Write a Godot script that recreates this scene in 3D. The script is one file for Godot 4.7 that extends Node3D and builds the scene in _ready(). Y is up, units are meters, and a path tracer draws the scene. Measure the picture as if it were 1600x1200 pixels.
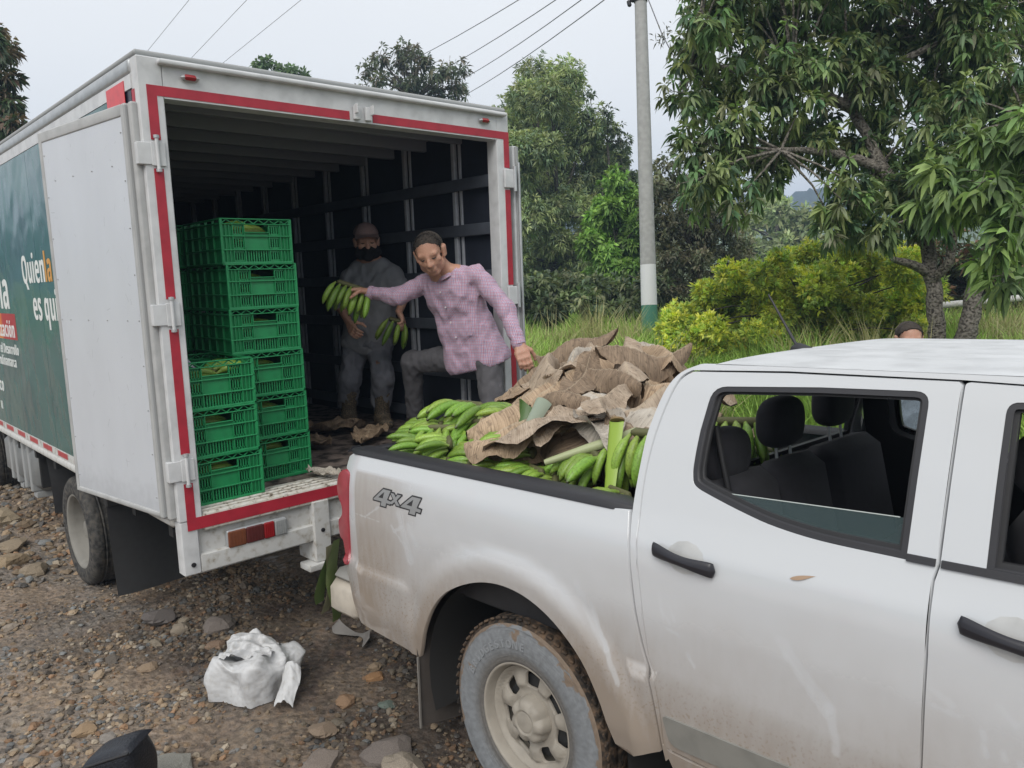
extends Node3D

var rng := RandomNumberGenerator.new()
var nz := FastNoiseLite.new()
var M := {}
var LW := Vector3(1, 1, 1)

class MB:
	var v := PackedVector3Array()
	var n := PackedVector3Array()
	var t := PackedVector2Array()
	var c := PackedColorArray()
	var ix := PackedInt32Array()
	var col := Color.WHITE
	func vt(p: Vector3, uv := Vector2.ZERO, nn := Vector3.ZERO) -> int:
		v.append(p); n.append(nn); t.append(uv); c.append(col)
		return v.size() - 1
	func tri(a: int, b: int, d: int) -> void:
		ix.append(a); ix.append(d); ix.append(b)
	func quad(a: int, b: int, d: int, e: int) -> void:
		tri(a, b, d); tri(a, d, e)
	func trio(a: int, b: int, d: int, out: Vector3) -> void:
		if (v[b] - v[a]).cross(v[d] - v[a]).dot(out) >= 0: tri(a, b, d)
		else: tri(a, d, b)
	func qo(a: int, b: int, d: int, e: int, out: Vector3) -> void:
		if (v[d] - v[a]).cross(v[e] - v[b]).dot(out) >= 0: quad(a, b, d, e)
		else: quad(a, e, d, b)
	func flat(ps: Array, out: Vector3) -> void:
		var o: Array = []
		for p in ps: o.append(vt(p, Vector2(p.x + p.z, p.y)))
		for i in range(1, o.size() - 1): trio(o[0], o[i], o[i + 1], out)
	func box(at: Vector3, size: Vector3, b := Basis.IDENTITY, bev := 0.0) -> void:
		var h := size * 0.5
		var bb := minf(bev, minf(h.x, minf(h.y, h.z)) * 0.9)
		var id := {}
		for k in 3:
			var i := (k + 1) % 3
			var j := (k + 2) % 3
			for s: int in [-1, 1]:
				var q: Array = []
				var out := Vector3.ZERO
				out[k] = s
				for e in [[-1, -1], [1, -1], [1, 1], [-1, 1]]:
					var p := Vector3.ZERO
					p[k] = s * h[k]; p[i] = e[0] * (h[i] - bb); p[j] = e[1] * (h[j] - bb)
					var sg := Vector3i.ZERO
					sg[k] = s; sg[i] = e[0]; sg[j] = e[1]
					var m := vt(at + b * p, Vector2(p[i], p[j]))
					id[[k, sg]] = m
					q.append(m)
				qo(q[0], q[1], q[2], q[3], b * out)
		if bb <= 0: return
		for k in 3:
			var i := (k + 1) % 3
			var j := (k + 2) % 3
			for si in [-1, 1]:
				for sj in [-1, 1]:
					var a := Vector3i.ZERO
					a[i] = si; a[j] = sj; a[k] = -1
					var e := a
					e[k] = 1
					qo(id[[i, a]], id[[i, e]], id[[j, e]], id[[j, a]], b * Vector3(a + e))
		for sx in [-1, 1]:
			for sy in [-1, 1]:
				for sz in [-1, 1]:
					var a := Vector3i(sx, sy, sz)
					trio(id[[0, a]], id[[1, a]], id[[2, a]], b * Vector3(a))
	func tube(ps: Array, rs: Array, sides := 8, cap := true) -> void:
		var rings: Array = []
		var up := Vector3.UP
		var u := Vector3.ZERO
		var w := 0.0
		for i in ps.size():
			var d: Vector3 = (ps[mini(i + 1, ps.size() - 1)] - ps[maxi(i - 1, 0)]).normalized()
			if i == 0:
				u = d.cross(up if absf(d.y) < 0.9 else Vector3.RIGHT).normalized()
			else:
				u = (u - d * u.dot(d)).normalized()
				w += (ps[i] - ps[i - 1]).length()
			var x := d.cross(u)
			var ring: Array = []
			var r: float = rs[mini(i, rs.size() - 1)]
			for k in sides + 1:
				var a := TAU * k / sides
				ring.append(vt(ps[i] + (u * cos(a) + x * sin(a)) * r, Vector2(float(k) / sides, w), u * cos(a) + x * sin(a)))
			rings.append(ring)
		for i in rings.size() - 1:
			for k in sides: quad(rings[i][k], rings[i][k + 1], rings[i + 1][k + 1], rings[i + 1][k])
		if cap:
			for e in [0, ps.size() - 1]:
				var d: Vector3 = (ps[e] - ps[1 if e == 0 else e - 1]).normalized()
				var m := vt(ps[e] + d * float(rs[mini(e, rs.size() - 1)]) * 0.2)
				for k in sides:
					trio(m, vt(v[rings[e][k]]), vt(v[rings[e][k + 1]]), d)
	func lathe(pr: Array, segs: int, xf := Transform3D.IDENTITY) -> void:
		var rings: Array = []
		for q in pr:
			var ring: Array = []
			for k in segs + 1:
				var a := TAU * k / segs
				ring.append(vt(xf * Vector3(q.x * cos(a), q.y, q.x * sin(a)), Vector2(float(k) / segs, float(rings.size()) / pr.size())))
			rings.append(ring)
		for i in rings.size() - 1:
			if pr[i] == pr[i + 1]: continue
			for k in segs:
				quad(rings[i][k], rings[i + 1][k], rings[i + 1][k + 1], rings[i][k + 1])
		# weld the seam normals
		seams.append(rings)
	var seams: Array = []
	func grid(nu: int, nv: int, f: Callable, us := 1.0, vs := 1.0) -> void:
		var s := v.size()
		for i in nu + 1:
			for j in nv + 1:
				vt(f.call(float(i) / nu, float(j) / nv), Vector2(us * i / nu, vs * j / nv))
		for i in nu:
			for j in nv:
				var a := s + i * (nv + 1) + j
				quad(a, a + nv + 1, a + nv + 2, a + 1)
	func add(o: MB, xf: Transform3D) -> void:
		var s := v.size()
		for i in o.v.size():
			v.append(xf * o.v[i]); n.append(xf.basis * o.n[i]); t.append(o.t[i]); c.append(o.c[i])
		for i in o.ix: ix.append(s + i)
	func mesh() -> ArrayMesh:
		var acc := PackedVector3Array()
		acc.resize(v.size())
		for i in range(0, ix.size(), 3):
			var a := ix[i]
			var d := ix[i + 1]
			var b := ix[i + 2]
			var f := (v[b] - v[a]).cross(v[d] - v[a])
			acc[a] += f; acc[b] += f; acc[d] += f
		for rings in seams:
			for r in rings:
				var q: Vector3 = acc[r[0]] + acc[r[-1]]
				acc[r[0]] = q; acc[r[-1]] = q
		for i in v.size():
			acc[i] = n[i].normalized() if n[i] != Vector3.ZERO else acc[i].normalized()
		var ar := []
		ar.resize(Mesh.ARRAY_MAX)
		ar[Mesh.ARRAY_VERTEX] = v
		ar[Mesh.ARRAY_NORMAL] = acc
		ar[Mesh.ARRAY_TEX_UV] = t
		ar[Mesh.ARRAY_COLOR] = c
		ar[Mesh.ARRAY_INDEX] = ix
		var m := ArrayMesh.new()
		m.add_surface_from_arrays(Mesh.PRIMITIVE_TRIANGLES, ar)
		return m

func put(called: String, g, material: Material, parent: Node = self) -> MeshInstance3D:
	var o := MeshInstance3D.new()
	o.name = called
	o.mesh = g.mesh() if g is MB else g
	o.material_override = material
	parent.add_child(o, true)
	return o

func thing(called: String, label: String, category: String, xf := Transform3D.IDENTITY, group := "") -> Node3D:
	var o := Node3D.new()
	o.name = called
	add_child(o, true)
	o.transform = xf
	return tag(o, label, category, group)

func tag(o: Node3D, label: String, category: String, group := "") -> Node3D:
	o.set_meta("label", label)
	o.set_meta("category", category)
	if group: o.set_meta("group", group)
	return o

func kind(o: Node3D, k: String) -> Node3D:
	o.set_meta("kind", k)
	return o

func bx(at: Vector3, size: Vector3, bev := 0.0, b := Basis.IDENTITY) -> MB:
	var m := MB.new()
	m.box(at, size, b, bev)
	return m

# box from two corners
func bc(a: Vector3, b: Vector3, bev := 0.0) -> MB:
	return bx((a + b) * 0.5, (b - a).abs(), bev)

func tb(ps: Array, rs: Array, sides := 8) -> MB:
	var m := MB.new()
	m.tube(ps, rs, sides)
	return m

func mat(r: float, g: float, b: float, rough := 0.6, metal := 0.0) -> StandardMaterial3D:
	var m := StandardMaterial3D.new()
	m.albedo_color = Color(r, g, b).linear_to_srgb()
	m.roughness = rough
	m.metallic = metal
	return m

func vmat(rough := 0.7) -> StandardMaterial3D:
	var m := mat(1, 1, 1, rough)
	m.vertex_color_use_as_albedo = true
	return m

func ntex(freq: float, sd: int, cols: Array, offs: Array, octaves := 5, kindn := FastNoiseLite.TYPE_SIMPLEX_SMOOTH, size := 512) -> NoiseTexture2D:
	var f := FastNoiseLite.new()
	f.seed = sd; f.frequency = freq; f.fractal_octaves = octaves; f.noise_type = kindn
	var x := NoiseTexture2D.new()
	x.width = size; x.height = size; x.seamless = true; x.noise = f
	if cols.size():
		var g := Gradient.new()
		g.colors = PackedColorArray(cols); g.offsets = PackedFloat32Array(offs)
		x.color_ramp = g
	return x

func tri_(m: StandardMaterial3D, tex: Texture2D, scale: float, world := false) -> StandardMaterial3D:
	m.albedo_texture = tex
	m.uv1_triplanar = true
	m.uv1_world_triplanar = world
	m.uv1_scale = Vector3.ONE * scale
	return m

func relief(m: StandardMaterial3D, tex: Texture2D, cm: float) -> StandardMaterial3D:
	m.heightmap_enabled = true
	m.heightmap_texture = tex
	m.heightmap_scale = cm
	return m

func gr(x: float) -> Color: return Color(x, x, x)

func lin(pts: Array, x: float) -> float:
	if x <= pts[0].x: return pts[0].y
	for i in range(1, pts.size()):
		if x <= pts[i].x:
			var w: float = (x - pts[i - 1].x) / (pts[i].x - pts[i - 1].x)
			return lerpf(pts[i - 1].y, pts[i].y, w)
	return pts[-1].y

func sm(pts: Array, x: float) -> float:  # smooth interpolation
	return (lin(pts, x - 0.014) + lin(pts, x - 0.007) + lin(pts, x) + lin(pts, x + 0.007) + lin(pts, x + 0.014)) / 5.0

func spline(pts: Array, k := 4, closed := false) -> Array:
	var o: Array = []
	var m := pts.size()
	for i in (m if closed else m - 1):
		var a = pts[(i - 1 + m) % m] if closed or i > 0 else pts[0]
		var b = pts[i]
		var c = pts[(i + 1) % m]
		var d = pts[(i + 2) % m] if closed or i + 2 < m else pts[m - 1]
		for j in k:
			var s := float(j) / k
			o.append(0.5 * (2.0 * b + (c - a) * s + (2.0 * a - 5.0 * b + 4.0 * c - d) * s * s + (3.0 * b - a - 3.0 * c + d) * s * s * s))
	if not closed: o.append(pts[m - 1])
	return o

# polygon with rounded corners: entries Vector3(x, y, radius)
func fillet(pts: Array, k := 5) -> PackedVector2Array:
	var o := PackedVector2Array()
	var m := pts.size()
	for i in m:
		var p := Vector2(pts[i].x, pts[i].y)
		var r: float = pts[i].z
		if r <= 0.0:
			o.append(p)
			continue
		var a := Vector2(pts[(i - 1 + m) % m].x, pts[(i - 1 + m) % m].y)
		var b := Vector2(pts[(i + 1) % m].x, pts[(i + 1) % m].y)
		var s := p + (a - p).normalized() * minf(r, (a - p).length() * 0.49)
		var e := p + (b - p).normalized() * minf(r, (b - p).length() * 0.49)
		for j in k + 1:
			var w := float(j) / k
			o.append(s * (1 - w) * (1 - w) + p * 2 * w * (1 - w) + e * w * w)
	return o

# a sheet z = f(x, y) over a polygon with holes, with turned-in edges
func panel(poly: PackedVector2Array, holes: Array, f: Callable, cell := 0.03, thick := 0.015, sgn := 1.0, uvf = null) -> MB:
	var mb := MB.new()
	var lo := poly[0]
	var hi := poly[0]
	for p in poly:
		lo = lo.min(p); hi = hi.max(p)
	var cx := int(ceil((hi.x - lo.x) / cell))
	var cy := int(ceil((hi.y - lo.y) / cell))
	for i in cx:
		for j in cy:
			var a := lo + Vector2(i, j) * cell
			var sq := PackedVector2Array([a, a + Vector2(cell, 0), a + Vector2(cell, cell), a + Vector2(0, cell)])
			var pieces: Array = Geometry2D.intersect_polygons(sq, poly)
			for h in holes:
				var nx: Array = []
				for q in pieces: nx.append_array(Geometry2D.clip_polygons(q, h))
				pieces = nx
			for q in pieces:
				if q.size() < 3: continue
				var tr := Geometry2D.triangulate_polygon(q)
				var ids: Array = []
				for p in q: ids.append(_pv(mb, p, f, sgn, uvf))
				for k in range(0, tr.size(), 3): mb.trio(ids[tr[k]], ids[tr[k + 1]], ids[tr[k + 2]], Vector3(0, 0, sgn))
	if thick > 0.0:
		var loops: Array = [poly]
		loops.append_array(holes)
		for li in loops.size():
			var lp: PackedVector2Array = loops[li]
			var cw := Geometry2D.is_polygon_clockwise(lp)
			for i in lp.size():
				var p := lp[i]
				var q := lp[(i + 1) % lp.size()]
				if p.distance_to(q) < 1e-5: continue
				var e := (q - p).normalized()
				var on := Vector3(e.y, -e.x, 0) * (-1.0 if cw else 1.0) * (1.0 if li == 0 else -1.0)
				var a := _pv(mb, p, f, sgn, uvf)
				var b := _pv(mb, q, f, sgn, uvf)
				mb.n[a] = (mb.n[a] + on * 0.6).normalized()
				mb.n[b] = (mb.n[b] + on * 0.6).normalized()
				var d := mb.vt(mb.v[b] - Vector3(0, 0, thick * sgn), mb.t[b], on)
				var g := mb.vt(mb.v[a] - Vector3(0, 0, thick * sgn), mb.t[a], on)
				mb.qo(a, b, d, g, on)
	return mb

func _pv(mb: MB, p: Vector2, f: Callable, sgn: float, uvf) -> int:
	var h := 0.004
	var z: float = f.call(p.x, p.y)
	var dx: float = (f.call(p.x + h, p.y) - f.call(p.x - h, p.y)) / (2 * h)
	var dy: float = (f.call(p.x, p.y + h) - f.call(p.x, p.y - h)) / (2 * h)
	return mb.vt(Vector3(p.x, p.y, z), uvf.call(p) if uvf != null else p, (Vector3(-dx, -dy, 1) * sgn).normalized())

# bones: [a, b, ra, rb, (slab half axis), (slab end ratio)]; negative ra cuts away
func sdf_mesh(mb: MB, bones: Array, cell: float, k: float, warp = null, keep = null) -> void:
	var lo := Vector3.ONE * 1e9
	var hi := -lo
	for b in bones:
		var s: Vector3 = b[4].abs() if b.size() > 4 else Vector3.ZERO
		for e in [0, 1]:
			var r := Vector3.ONE * absf(b[2 + e]) + s
			lo = lo.min(b[e] - r); hi = hi.max(b[e] + r)
	lo -= Vector3.ONE * cell * 4; hi += Vector3.ONE * cell * 4
	var nx := int((hi.x - lo.x) / cell) + 1
	var ny := int((hi.y - lo.y) / cell) + 1
	var nzz := int((hi.z - lo.z) / cell) + 1
	var F := PackedFloat32Array()
	F.resize(nx * ny * nzz)
	F.fill(9.0)
	for b in bones:
		var A: Vector3 = b[0]
		var ba: Vector3 = b[1] - b[0]
		var l2 := maxf(ba.length_squared(), 1e-9)
		var ra: float = b[2]
		var rb: float = b[3]
		var neg := ra < 0
		ra = absf(ra); rb = absf(rb)
		var slab = b.size() > 4
		var S: Vector3 = b[4] if slab else Vector3.ZERO
		var s2: float = b[5] if b.size() > 5 else 1.0
		var sl := maxf(S.length_squared(), 1e-9)
		var mg := Vector3.ONE * (maxf(ra, rb) + cell * 3 + k) + S.abs() * maxf(1.0, s2)
		var p0 := (A.min(b[1]) - mg - lo) / cell
		var p1 := (A.max(b[1]) + mg - lo) / cell
		for i in range(maxi(0, int(p0.x)), mini(nx - 1, int(p1.x)) + 1):
			for j in range(maxi(0, int(p0.y)), mini(ny - 1, int(p1.y)) + 1):
				var base := (i * ny + j) * nzz
				for l in range(maxi(0, int(p0.z)), mini(nzz - 1, int(p1.z)) + 1):
					var pa := lo + Vector3(i, j, l) * cell - A
					var h := clampf(pa.dot(ba) / l2, 0.0, 1.0)
					var q := pa - ba * h
					if slab:
						var m := lerpf(1.0, s2, h)
						q -= S * clampf(q.dot(S) / sl, -m, m)
					var d := q.length() - lerpf(ra, rb, h)
					var f := F[base + l]
					if neg:
						d = -d
						var w := clampf(0.5 + 0.5 * (d - f) / k, 0.0, 1.0)
						F[base + l] = lerpf(f, d, w) + k * w * (1.0 - w)
					else:
						if f > 8.0: F[base + l] = d
						else:
							F[base + l] = minf(d, f) - pow(maxf(k - absf(d - f), 0.0) / k, 2.0) * k * 0.25
	if warp != null or keep != null:
		for i in nx:
			for j in ny:
				for l in nzz:
					var m := (i * ny + j) * nzz + l
					if absf(F[m]) < 0.05:
						var p := lo + Vector3(i, j, l) * cell
						if warp != null: F[m] += warp.call(p)
						if keep != null: F[m] = maxf(F[m], keep.call(p))
	var id := {}
	var sx := ny * nzz
	var co := [0, 1, nzz, nzz + 1, sx, sx + 1, sx + nzz, sx + nzz + 1]
	var cp := [Vector3(0, 0, 0), Vector3(0, 0, 1), Vector3(0, 1, 0), Vector3(0, 1, 1), Vector3(1, 0, 0), Vector3(1, 0, 1), Vector3(1, 1, 0), Vector3(1, 1, 1)]
	var ed := [[0, 1], [2, 3], [4, 5], [6, 7], [0, 2], [1, 3], [4, 6], [5, 7], [0, 4], [1, 5], [2, 6], [3, 7]]
	for i in nx - 1:
		for j in ny - 1:
			for l in nzz - 1:
				var m := i * sx + j * nzz + l
				if absf(F[m]) > cell * 2.5: continue
				var neg := 0
				for o in co:
					if F[m + o] < 0: neg += 1
				if neg == 0 or neg == 8: continue
				var s := Vector3.ZERO
				var cnt := 0
				for e in ed:
					var fa := F[m + co[e[0]]]
					var fb := F[m + co[e[1]]]
					if (fa < 0) != (fb < 0):
						s += cp[e[0]].lerp(cp[e[1]], fa / (fa - fb))
						cnt += 1
				var p := lo + (Vector3(i, j, l) + s / cnt) * cell
				id[m] = mb.vt(p, Vector2(p.x + p.z, p.y))
	for m in id:
		var inside: bool = F[m] < 0
		# three edges from this corner; cells around the edge
		for ax in 3:
			var st: int = [sx, nzz, 1][ax]
			if m + st >= F.size(): continue
			if inside == (F[m + st] < 0): continue
			var u: int = [nzz, 1, sx][ax]
			var w: int = [1, sx, nzz][ax]
			if not (id.has(m - u) and id.has(m - w) and id.has(m - u - w)): continue
			var a: int = id[m]
			var b: int = id[m - u]
			var c: int = id[m - u - w]
			var d: int = id[m - w]
			if inside: mb.quad(a, b, c, d)
			else: mb.quad(a, d, c, b)

var blobs := {
	"mango": [Vector4(-3.18, 6.01, -7.56, 0.25), Vector4(-2.62, 5.99, -8.33, 0.33), Vector4(-2.04, 5.97, -8.68, 0.33), Vector4(-1.36, 5.76, -8.77, 0.23), Vector4(-0.86, 5.72, -9.41, 0.25), Vector4(-3.89, 5.88, -7.08, 0.34), Vector4(-3.42, 5.70, -6.80, 0.27), Vector4(-3.46, 5.88, -7.36, 0.23), Vector4(-2.71, 5.40, -6.65, 0.26), Vector4(-3.08, 5.97, -8.27, 0.26), Vector4(-2.53, 5.73, -7.85, 0.25), Vector4(-2.03, 5.37, -7.48, 0.27), Vector4(-1.54, 5.31, -7.31, 0.22), Vector4(-1.46, 5.32, -7.85, 0.24), Vector4(-1.20, 5.21, -7.59, 0.27), Vector4(-1.31, 5.56, -9.39, 0.34), Vector4(-1.37, 5.88, -10.01, 0.33), Vector4(-0.85, 5.46, -9.57, 0.32), Vector4(-3.30, 5.34, -6.28, 0.32), Vector4(-2.75, 5.12, -5.93, 0.21), Vector4(-2.70, 5.20, -6.65, 0.21), Vector4(-2.37, 5.12, -6.76, 0.20), Vector4(-2.72, 5.49, -7.71, 0.24), Vector4(-2.11, 5.12, -7.15, 0.32), Vector4(-2.30, 5.44, -8.41, 0.27), Vector4(-1.53, 5.08, -7.75, 0.25), Vector4(-1.46, 5.10, -7.85, 0.30), Vector4(-0.98, 4.92, -7.75, 0.22), Vector4(-0.98, 5.11, -8.32, 0.30), Vector4(-1.18, 5.60, -10.06, 0.30), Vector4(-3.86, 5.32, -7.06, 0.31), Vector4(-3.21, 4.98, -6.59, 0.22), Vector4(-3.48, 5.18, -7.43, 0.35), Vector4(-3.12, 5.17, -7.55, 0.31), Vector4(-2.67, 5.09, -7.63, 0.30), Vector4(-2.77, 5.17, -8.34, 0.24), Vector4(-2.17, 4.97, -8.18, 0.22), Vector4(-2.18, 5.35, -9.04, 0.32), Vector4(-1.83, 5.13, -8.48, 0.29), Vector4(-1.19, 4.69, -7.97, 0.20), Vector4(-1.36, 5.28, -9.66, 0.24), Vector4(-1.12, 5.08, -9.88, 0.30), Vector4(-0.76, 5.08, -9.71, 0.26), Vector4(-2.87, 4.50, -5.62, 0.19), Vector4(-3.49, 4.96, -7.28, 0.31), Vector4(-3.23, 4.93, -7.30, 0.29), Vector4(-3.05, 4.83, -7.63, 0.23), Vector4(-2.69, 4.91, -7.92, 0.26), Vector4(-2.65, 4.97, -8.46, 0.24), Vector4(-2.35, 4.88, -8.55, 0.29), Vector4(-1.96, 4.75, -8.65, 0.23), Vector4(-1.33, 4.63, -8.04, 0.30), Vector4(-1.08, 4.42, -7.90, 0.30), Vector4(-1.11, 4.73, -8.80, 0.25), Vector4(-0.93, 4.65, -9.56, 0.22), Vector4(-3.48, 4.47, -6.19, 0.30), Vector4(-2.98, 4.44, -6.08, 0.30), Vector4(-3.50, 4.64, -7.53, 0.32), Vector4(-2.56, 4.33, -6.68, 0.31), Vector4(-2.36, 4.25, -6.86, 0.31), Vector4(-2.21, 4.37, -7.41, 0.22), Vector4(-2.16, 4.53, -8.08, 0.23), Vector4(-2.16, 4.65, -8.50, 0.25), Vector4(-1.60, 4.46, -8.44, 0.26), Vector4(-1.30, 4.43, -8.29, 0.32), Vector4(-1.09, 4.26, -8.28, 0.24), Vector4(-1.27, 4.70, -9.84, 0.34), Vector4(-0.87, 4.48, -10.23, 0.25), Vector4(-3.58, 4.21, -6.76, 0.35), Vector4(-3.33, 4.23, -6.80, 0.31), Vector4(-2.65, 4.01, -6.50, 0.31), Vector4(-3.01, 4.31, -7.76, 0.32), Vector4(-2.28, 4.14, -6.98, 0.28), Vector4(-2.00, 4.00, -7.45, 0.25), Vector4(-1.82, 4.14, -7.70, 0.21), Vector4(-1.90, 4.19, -8.38, 0.30), Vector4(-1.57, 4.05, -8.51, 0.23), Vector4(-1.62, 4.18, -9.46, 0.36), Vector4(-0.76, 3.95, -7.95, 0.22), Vector4(-1.04, 4.13, -9.82, 0.33), Vector4(-3.26, 3.90, -5.81, 0.31), Vector4(-3.42, 3.91, -6.65, 0.29), Vector4(-2.91, 3.96, -6.80, 0.23), Vector4(-2.62, 3.92, -6.54, 0.22), Vector4(-2.37, 3.69, -6.70, 0.31), Vector4(-2.30, 3.88, -8.38, 0.32), Vector4(-1.53, 3.81, -8.18, 0.23), Vector4(-1.00, 3.66, -7.56, 0.21), Vector4(-0.99, 3.82, -8.48, 0.29), Vector4(-0.76, 3.79, -8.70, 0.26), Vector4(-0.46, 3.53, -7.99, 0.30), Vector4(-2.94, 3.47, -5.89, 0.26), Vector4(-2.73, 3.47, -5.98, 0.29), Vector4(-3.13, 3.69, -7.57, 0.35), Vector4(-2.90, 3.62, -7.56, 0.30), Vector4(-2.78, 3.69, -7.92, 0.27), Vector4(-1.99, 3.71, -8.02, 0.25), Vector4(-1.47, 3.45, -7.66, 0.31), Vector4(-1.64, 3.68, -8.93, 0.34), Vector4(-1.23, 3.48, -8.86, 0.31), Vector4(-1.23, 3.66, -9.76, 0.28), Vector4(-0.80, 3.46, -8.88, 0.28), Vector4(-3.05, 3.33, -5.66, 0.20), Vector4(-3.29, 3.29, -6.72, 0.23), Vector4(-2.84, 3.25, -6.69, 0.21), Vector4(-2.73, 3.32, -7.12, 0.22), Vector4(-2.40, 3.41, -7.11, 0.23), Vector4(-2.44, 3.27, -7.76, 0.33), Vector4(-2.11, 3.34, -7.75, 0.22), Vector4(-1.95, 3.22, -8.29, 0.33), Vector4(-1.76, 3.29, -8.60, 0.31), Vector4(-1.00, 3.19, -7.34, 0.29), Vector4(-1.15, 3.35, -9.18, 0.27), Vector4(-0.71, 3.10, -8.44, 0.28), Vector4(-0.40, 3.10, -8.00, 0.22), Vector4(-2.86, 2.92, -5.48, 0.31), Vector4(-2.78, 3.08, -5.93, 0.31), Vector4(-2.74, 2.95, -6.71, 0.22), Vector4(-1.80, 2.85, -6.67, 0.31), Vector4(-2.00, 3.01, -7.94, 0.33), Vector4(-1.45, 2.84, -7.22, 0.28), Vector4(-1.24, 2.85, -7.45, 0.22), Vector4(-1.13, 2.97, -7.99, 0.32), Vector4(-1.19, 3.08, -9.70, 0.25), Vector4(-0.97, 2.91, -9.80, 0.32), Vector4(-3.68, 2.96, -6.78, 0.32), Vector4(-2.58, 2.77, -5.88, 0.25), Vector4(-1.74, 2.60, -6.48, 0.21), Vector4(-2.05, 2.79, -7.61, 0.24), Vector4(-1.60, 2.72, -7.53, 0.29), Vector4(-1.31, 2.74, -7.79, 0.32), Vector4(-1.11, 2.74, -7.60, 0.29), Vector4(-0.97, 2.56, -8.52, 0.21), Vector4(-0.76, 2.59, -8.48, 0.22), Vector4(-0.51, 2.64, -8.66, 0.26), Vector4(-1.93, 2.41, -6.62, 0.27), Vector4(-2.20, 2.43, -7.79, 0.22), Vector4(-1.54, 2.33, -6.91, 0.20), Vector4(-1.59, 2.46, -7.68, 0.25), Vector4(-1.23, 2.46, -7.82, 0.28)],
	"mango_near": [Vector4(0.09, 3.07, -5.55, 0.13), Vector4(-0.17, 2.90, -5.47, 0.12), Vector4(-0.29, 3.03, -6.48, 0.16), Vector4(0.14, 2.92, -5.51, 0.12), Vector4(-0.68, 2.89, -5.97, 0.12), Vector4(-0.40, 2.79, -6.11, 0.11), Vector4(-0.30, 2.80, -6.49, 0.10), Vector4(-0.10, 2.84, -6.00, 0.12), Vector4(0.02, 2.80, -6.34, 0.14), Vector4(-0.50, 2.71, -5.41, 0.10), Vector4(-0.37, 2.59, -5.37, 0.11), Vector4(-0.14, 2.58, -5.31, 0.13), Vector4(-0.03, 2.53, -5.47, 0.13), Vector4(0.11, 2.61, -5.85, 0.11), Vector4(-0.65, 2.52, -5.50, 0.11), Vector4(-0.47, 2.44, -5.56, 0.13), Vector4(-0.46, 2.54, -6.20, 0.15), Vector4(-0.12, 2.38, -5.79, 0.12), Vector4(0.03, 2.46, -5.73, 0.11), Vector4(0.16, 2.42, -5.86, 0.11), Vector4(0.12, 2.30, -5.37, 0.14), Vector4(0.01, 2.24, -6.05, 0.11), Vector4(0.03, 2.13, -5.31, 0.09), Vector4(-0.00, 2.09, -6.27, 0.13), Vector4(0.12, 1.96, -5.86, 0.11), Vector4(-0.16, 1.93, -5.58, 0.11), Vector4(0.05, 1.85, -5.28, 0.11)],
	"olive": [Vector4(-17.48, 8.70, -17.98, 0.65), Vector4(-15.15, 7.96, -16.81, 0.53), Vector4(-16.13, 7.46, -16.08, 0.56), Vector4(-14.97, 7.24, -15.91, 0.65), Vector4(-16.42, 7.88, -18.27, 0.61), Vector4(-18.18, 7.45, -17.56, 0.72), Vector4(-17.37, 7.20, -18.10, 0.71), Vector4(-16.50, 7.31, -18.02, 0.70), Vector4(-17.41, 6.79, -16.30, 0.52), Vector4(-17.73, 6.51, -17.22, 0.57), Vector4(-16.88, 6.49, -17.55, 0.52), Vector4(-15.48, 6.30, -17.84, 0.54), Vector4(-14.90, 6.61, -17.74, 0.65), Vector4(-15.18, 5.70, -14.67, 0.47), Vector4(-14.66, 5.66, -15.28, 0.54), Vector4(-15.90, 5.81, -17.32, 0.66), Vector4(-15.31, 5.93, -18.31, 0.50), Vector4(-17.40, 5.40, -16.41, 0.72), Vector4(-15.68, 5.21, -15.47, 0.57), Vector4(-16.90, 5.58, -17.81, 0.67), Vector4(-15.77, 5.05, -18.17, 0.71), Vector4(-15.56, 5.30, -19.01, 0.75), Vector4(-17.49, 4.67, -17.02, 0.59), Vector4(-16.44, 4.72, -16.88, 0.54), Vector4(-15.89, 4.58, -16.99, 0.71), Vector4(-15.90, 4.36, -18.40, 0.53), Vector4(-15.55, 4.37, -19.68, 0.70), Vector4(-15.31, 3.73, -15.23, 0.67), Vector4(-15.19, 4.02, -16.10, 0.47), Vector4(-15.32, 4.06, -17.30, 0.54), Vector4(-13.72, 3.57, -16.89, 0.65), Vector4(-15.19, 4.02, -19.69, 0.49), Vector4(-17.75, 3.34, -16.64, 0.59), Vector4(-17.25, 3.49, -17.76, 0.78), Vector4(-15.07, 3.03, -16.20, 0.45), Vector4(-14.90, 3.04, -17.16, 0.60), Vector4(-14.16, 3.29, -17.41, 0.59), Vector4(-16.07, 2.61, -15.00, 0.69), Vector4(-16.97, 2.46, -16.84, 0.62), Vector4(-16.19, 2.79, -16.86, 0.68), Vector4(-14.95, 2.30, -17.18, 0.59), Vector4(-14.10, 2.70, -17.42, 0.60), Vector4(-13.14, 2.39, -17.11, 0.57), Vector4(-16.89, 2.05, -15.79, 0.58), Vector4(-16.47, 1.94, -16.47, 0.56), Vector4(-15.96, 1.93, -17.17, 0.48), Vector4(-15.79, 2.11, -18.53, 0.54), Vector4(-14.15, 2.08, -17.94, 0.53), Vector4(-15.39, 1.20, -14.27, 0.44), Vector4(-15.63, 1.33, -15.49, 0.54), Vector4(-15.28, 1.23, -15.94, 0.48), Vector4(-15.73, 0.92, -17.64, 0.68), Vector4(-13.97, 1.24, -17.19, 0.66), Vector4(-13.19, 1.09, -16.73, 0.59), Vector4(-16.17, 0.82, -16.65, 0.55), Vector4(-14.88, 0.62, -16.90, 0.73)],
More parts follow.
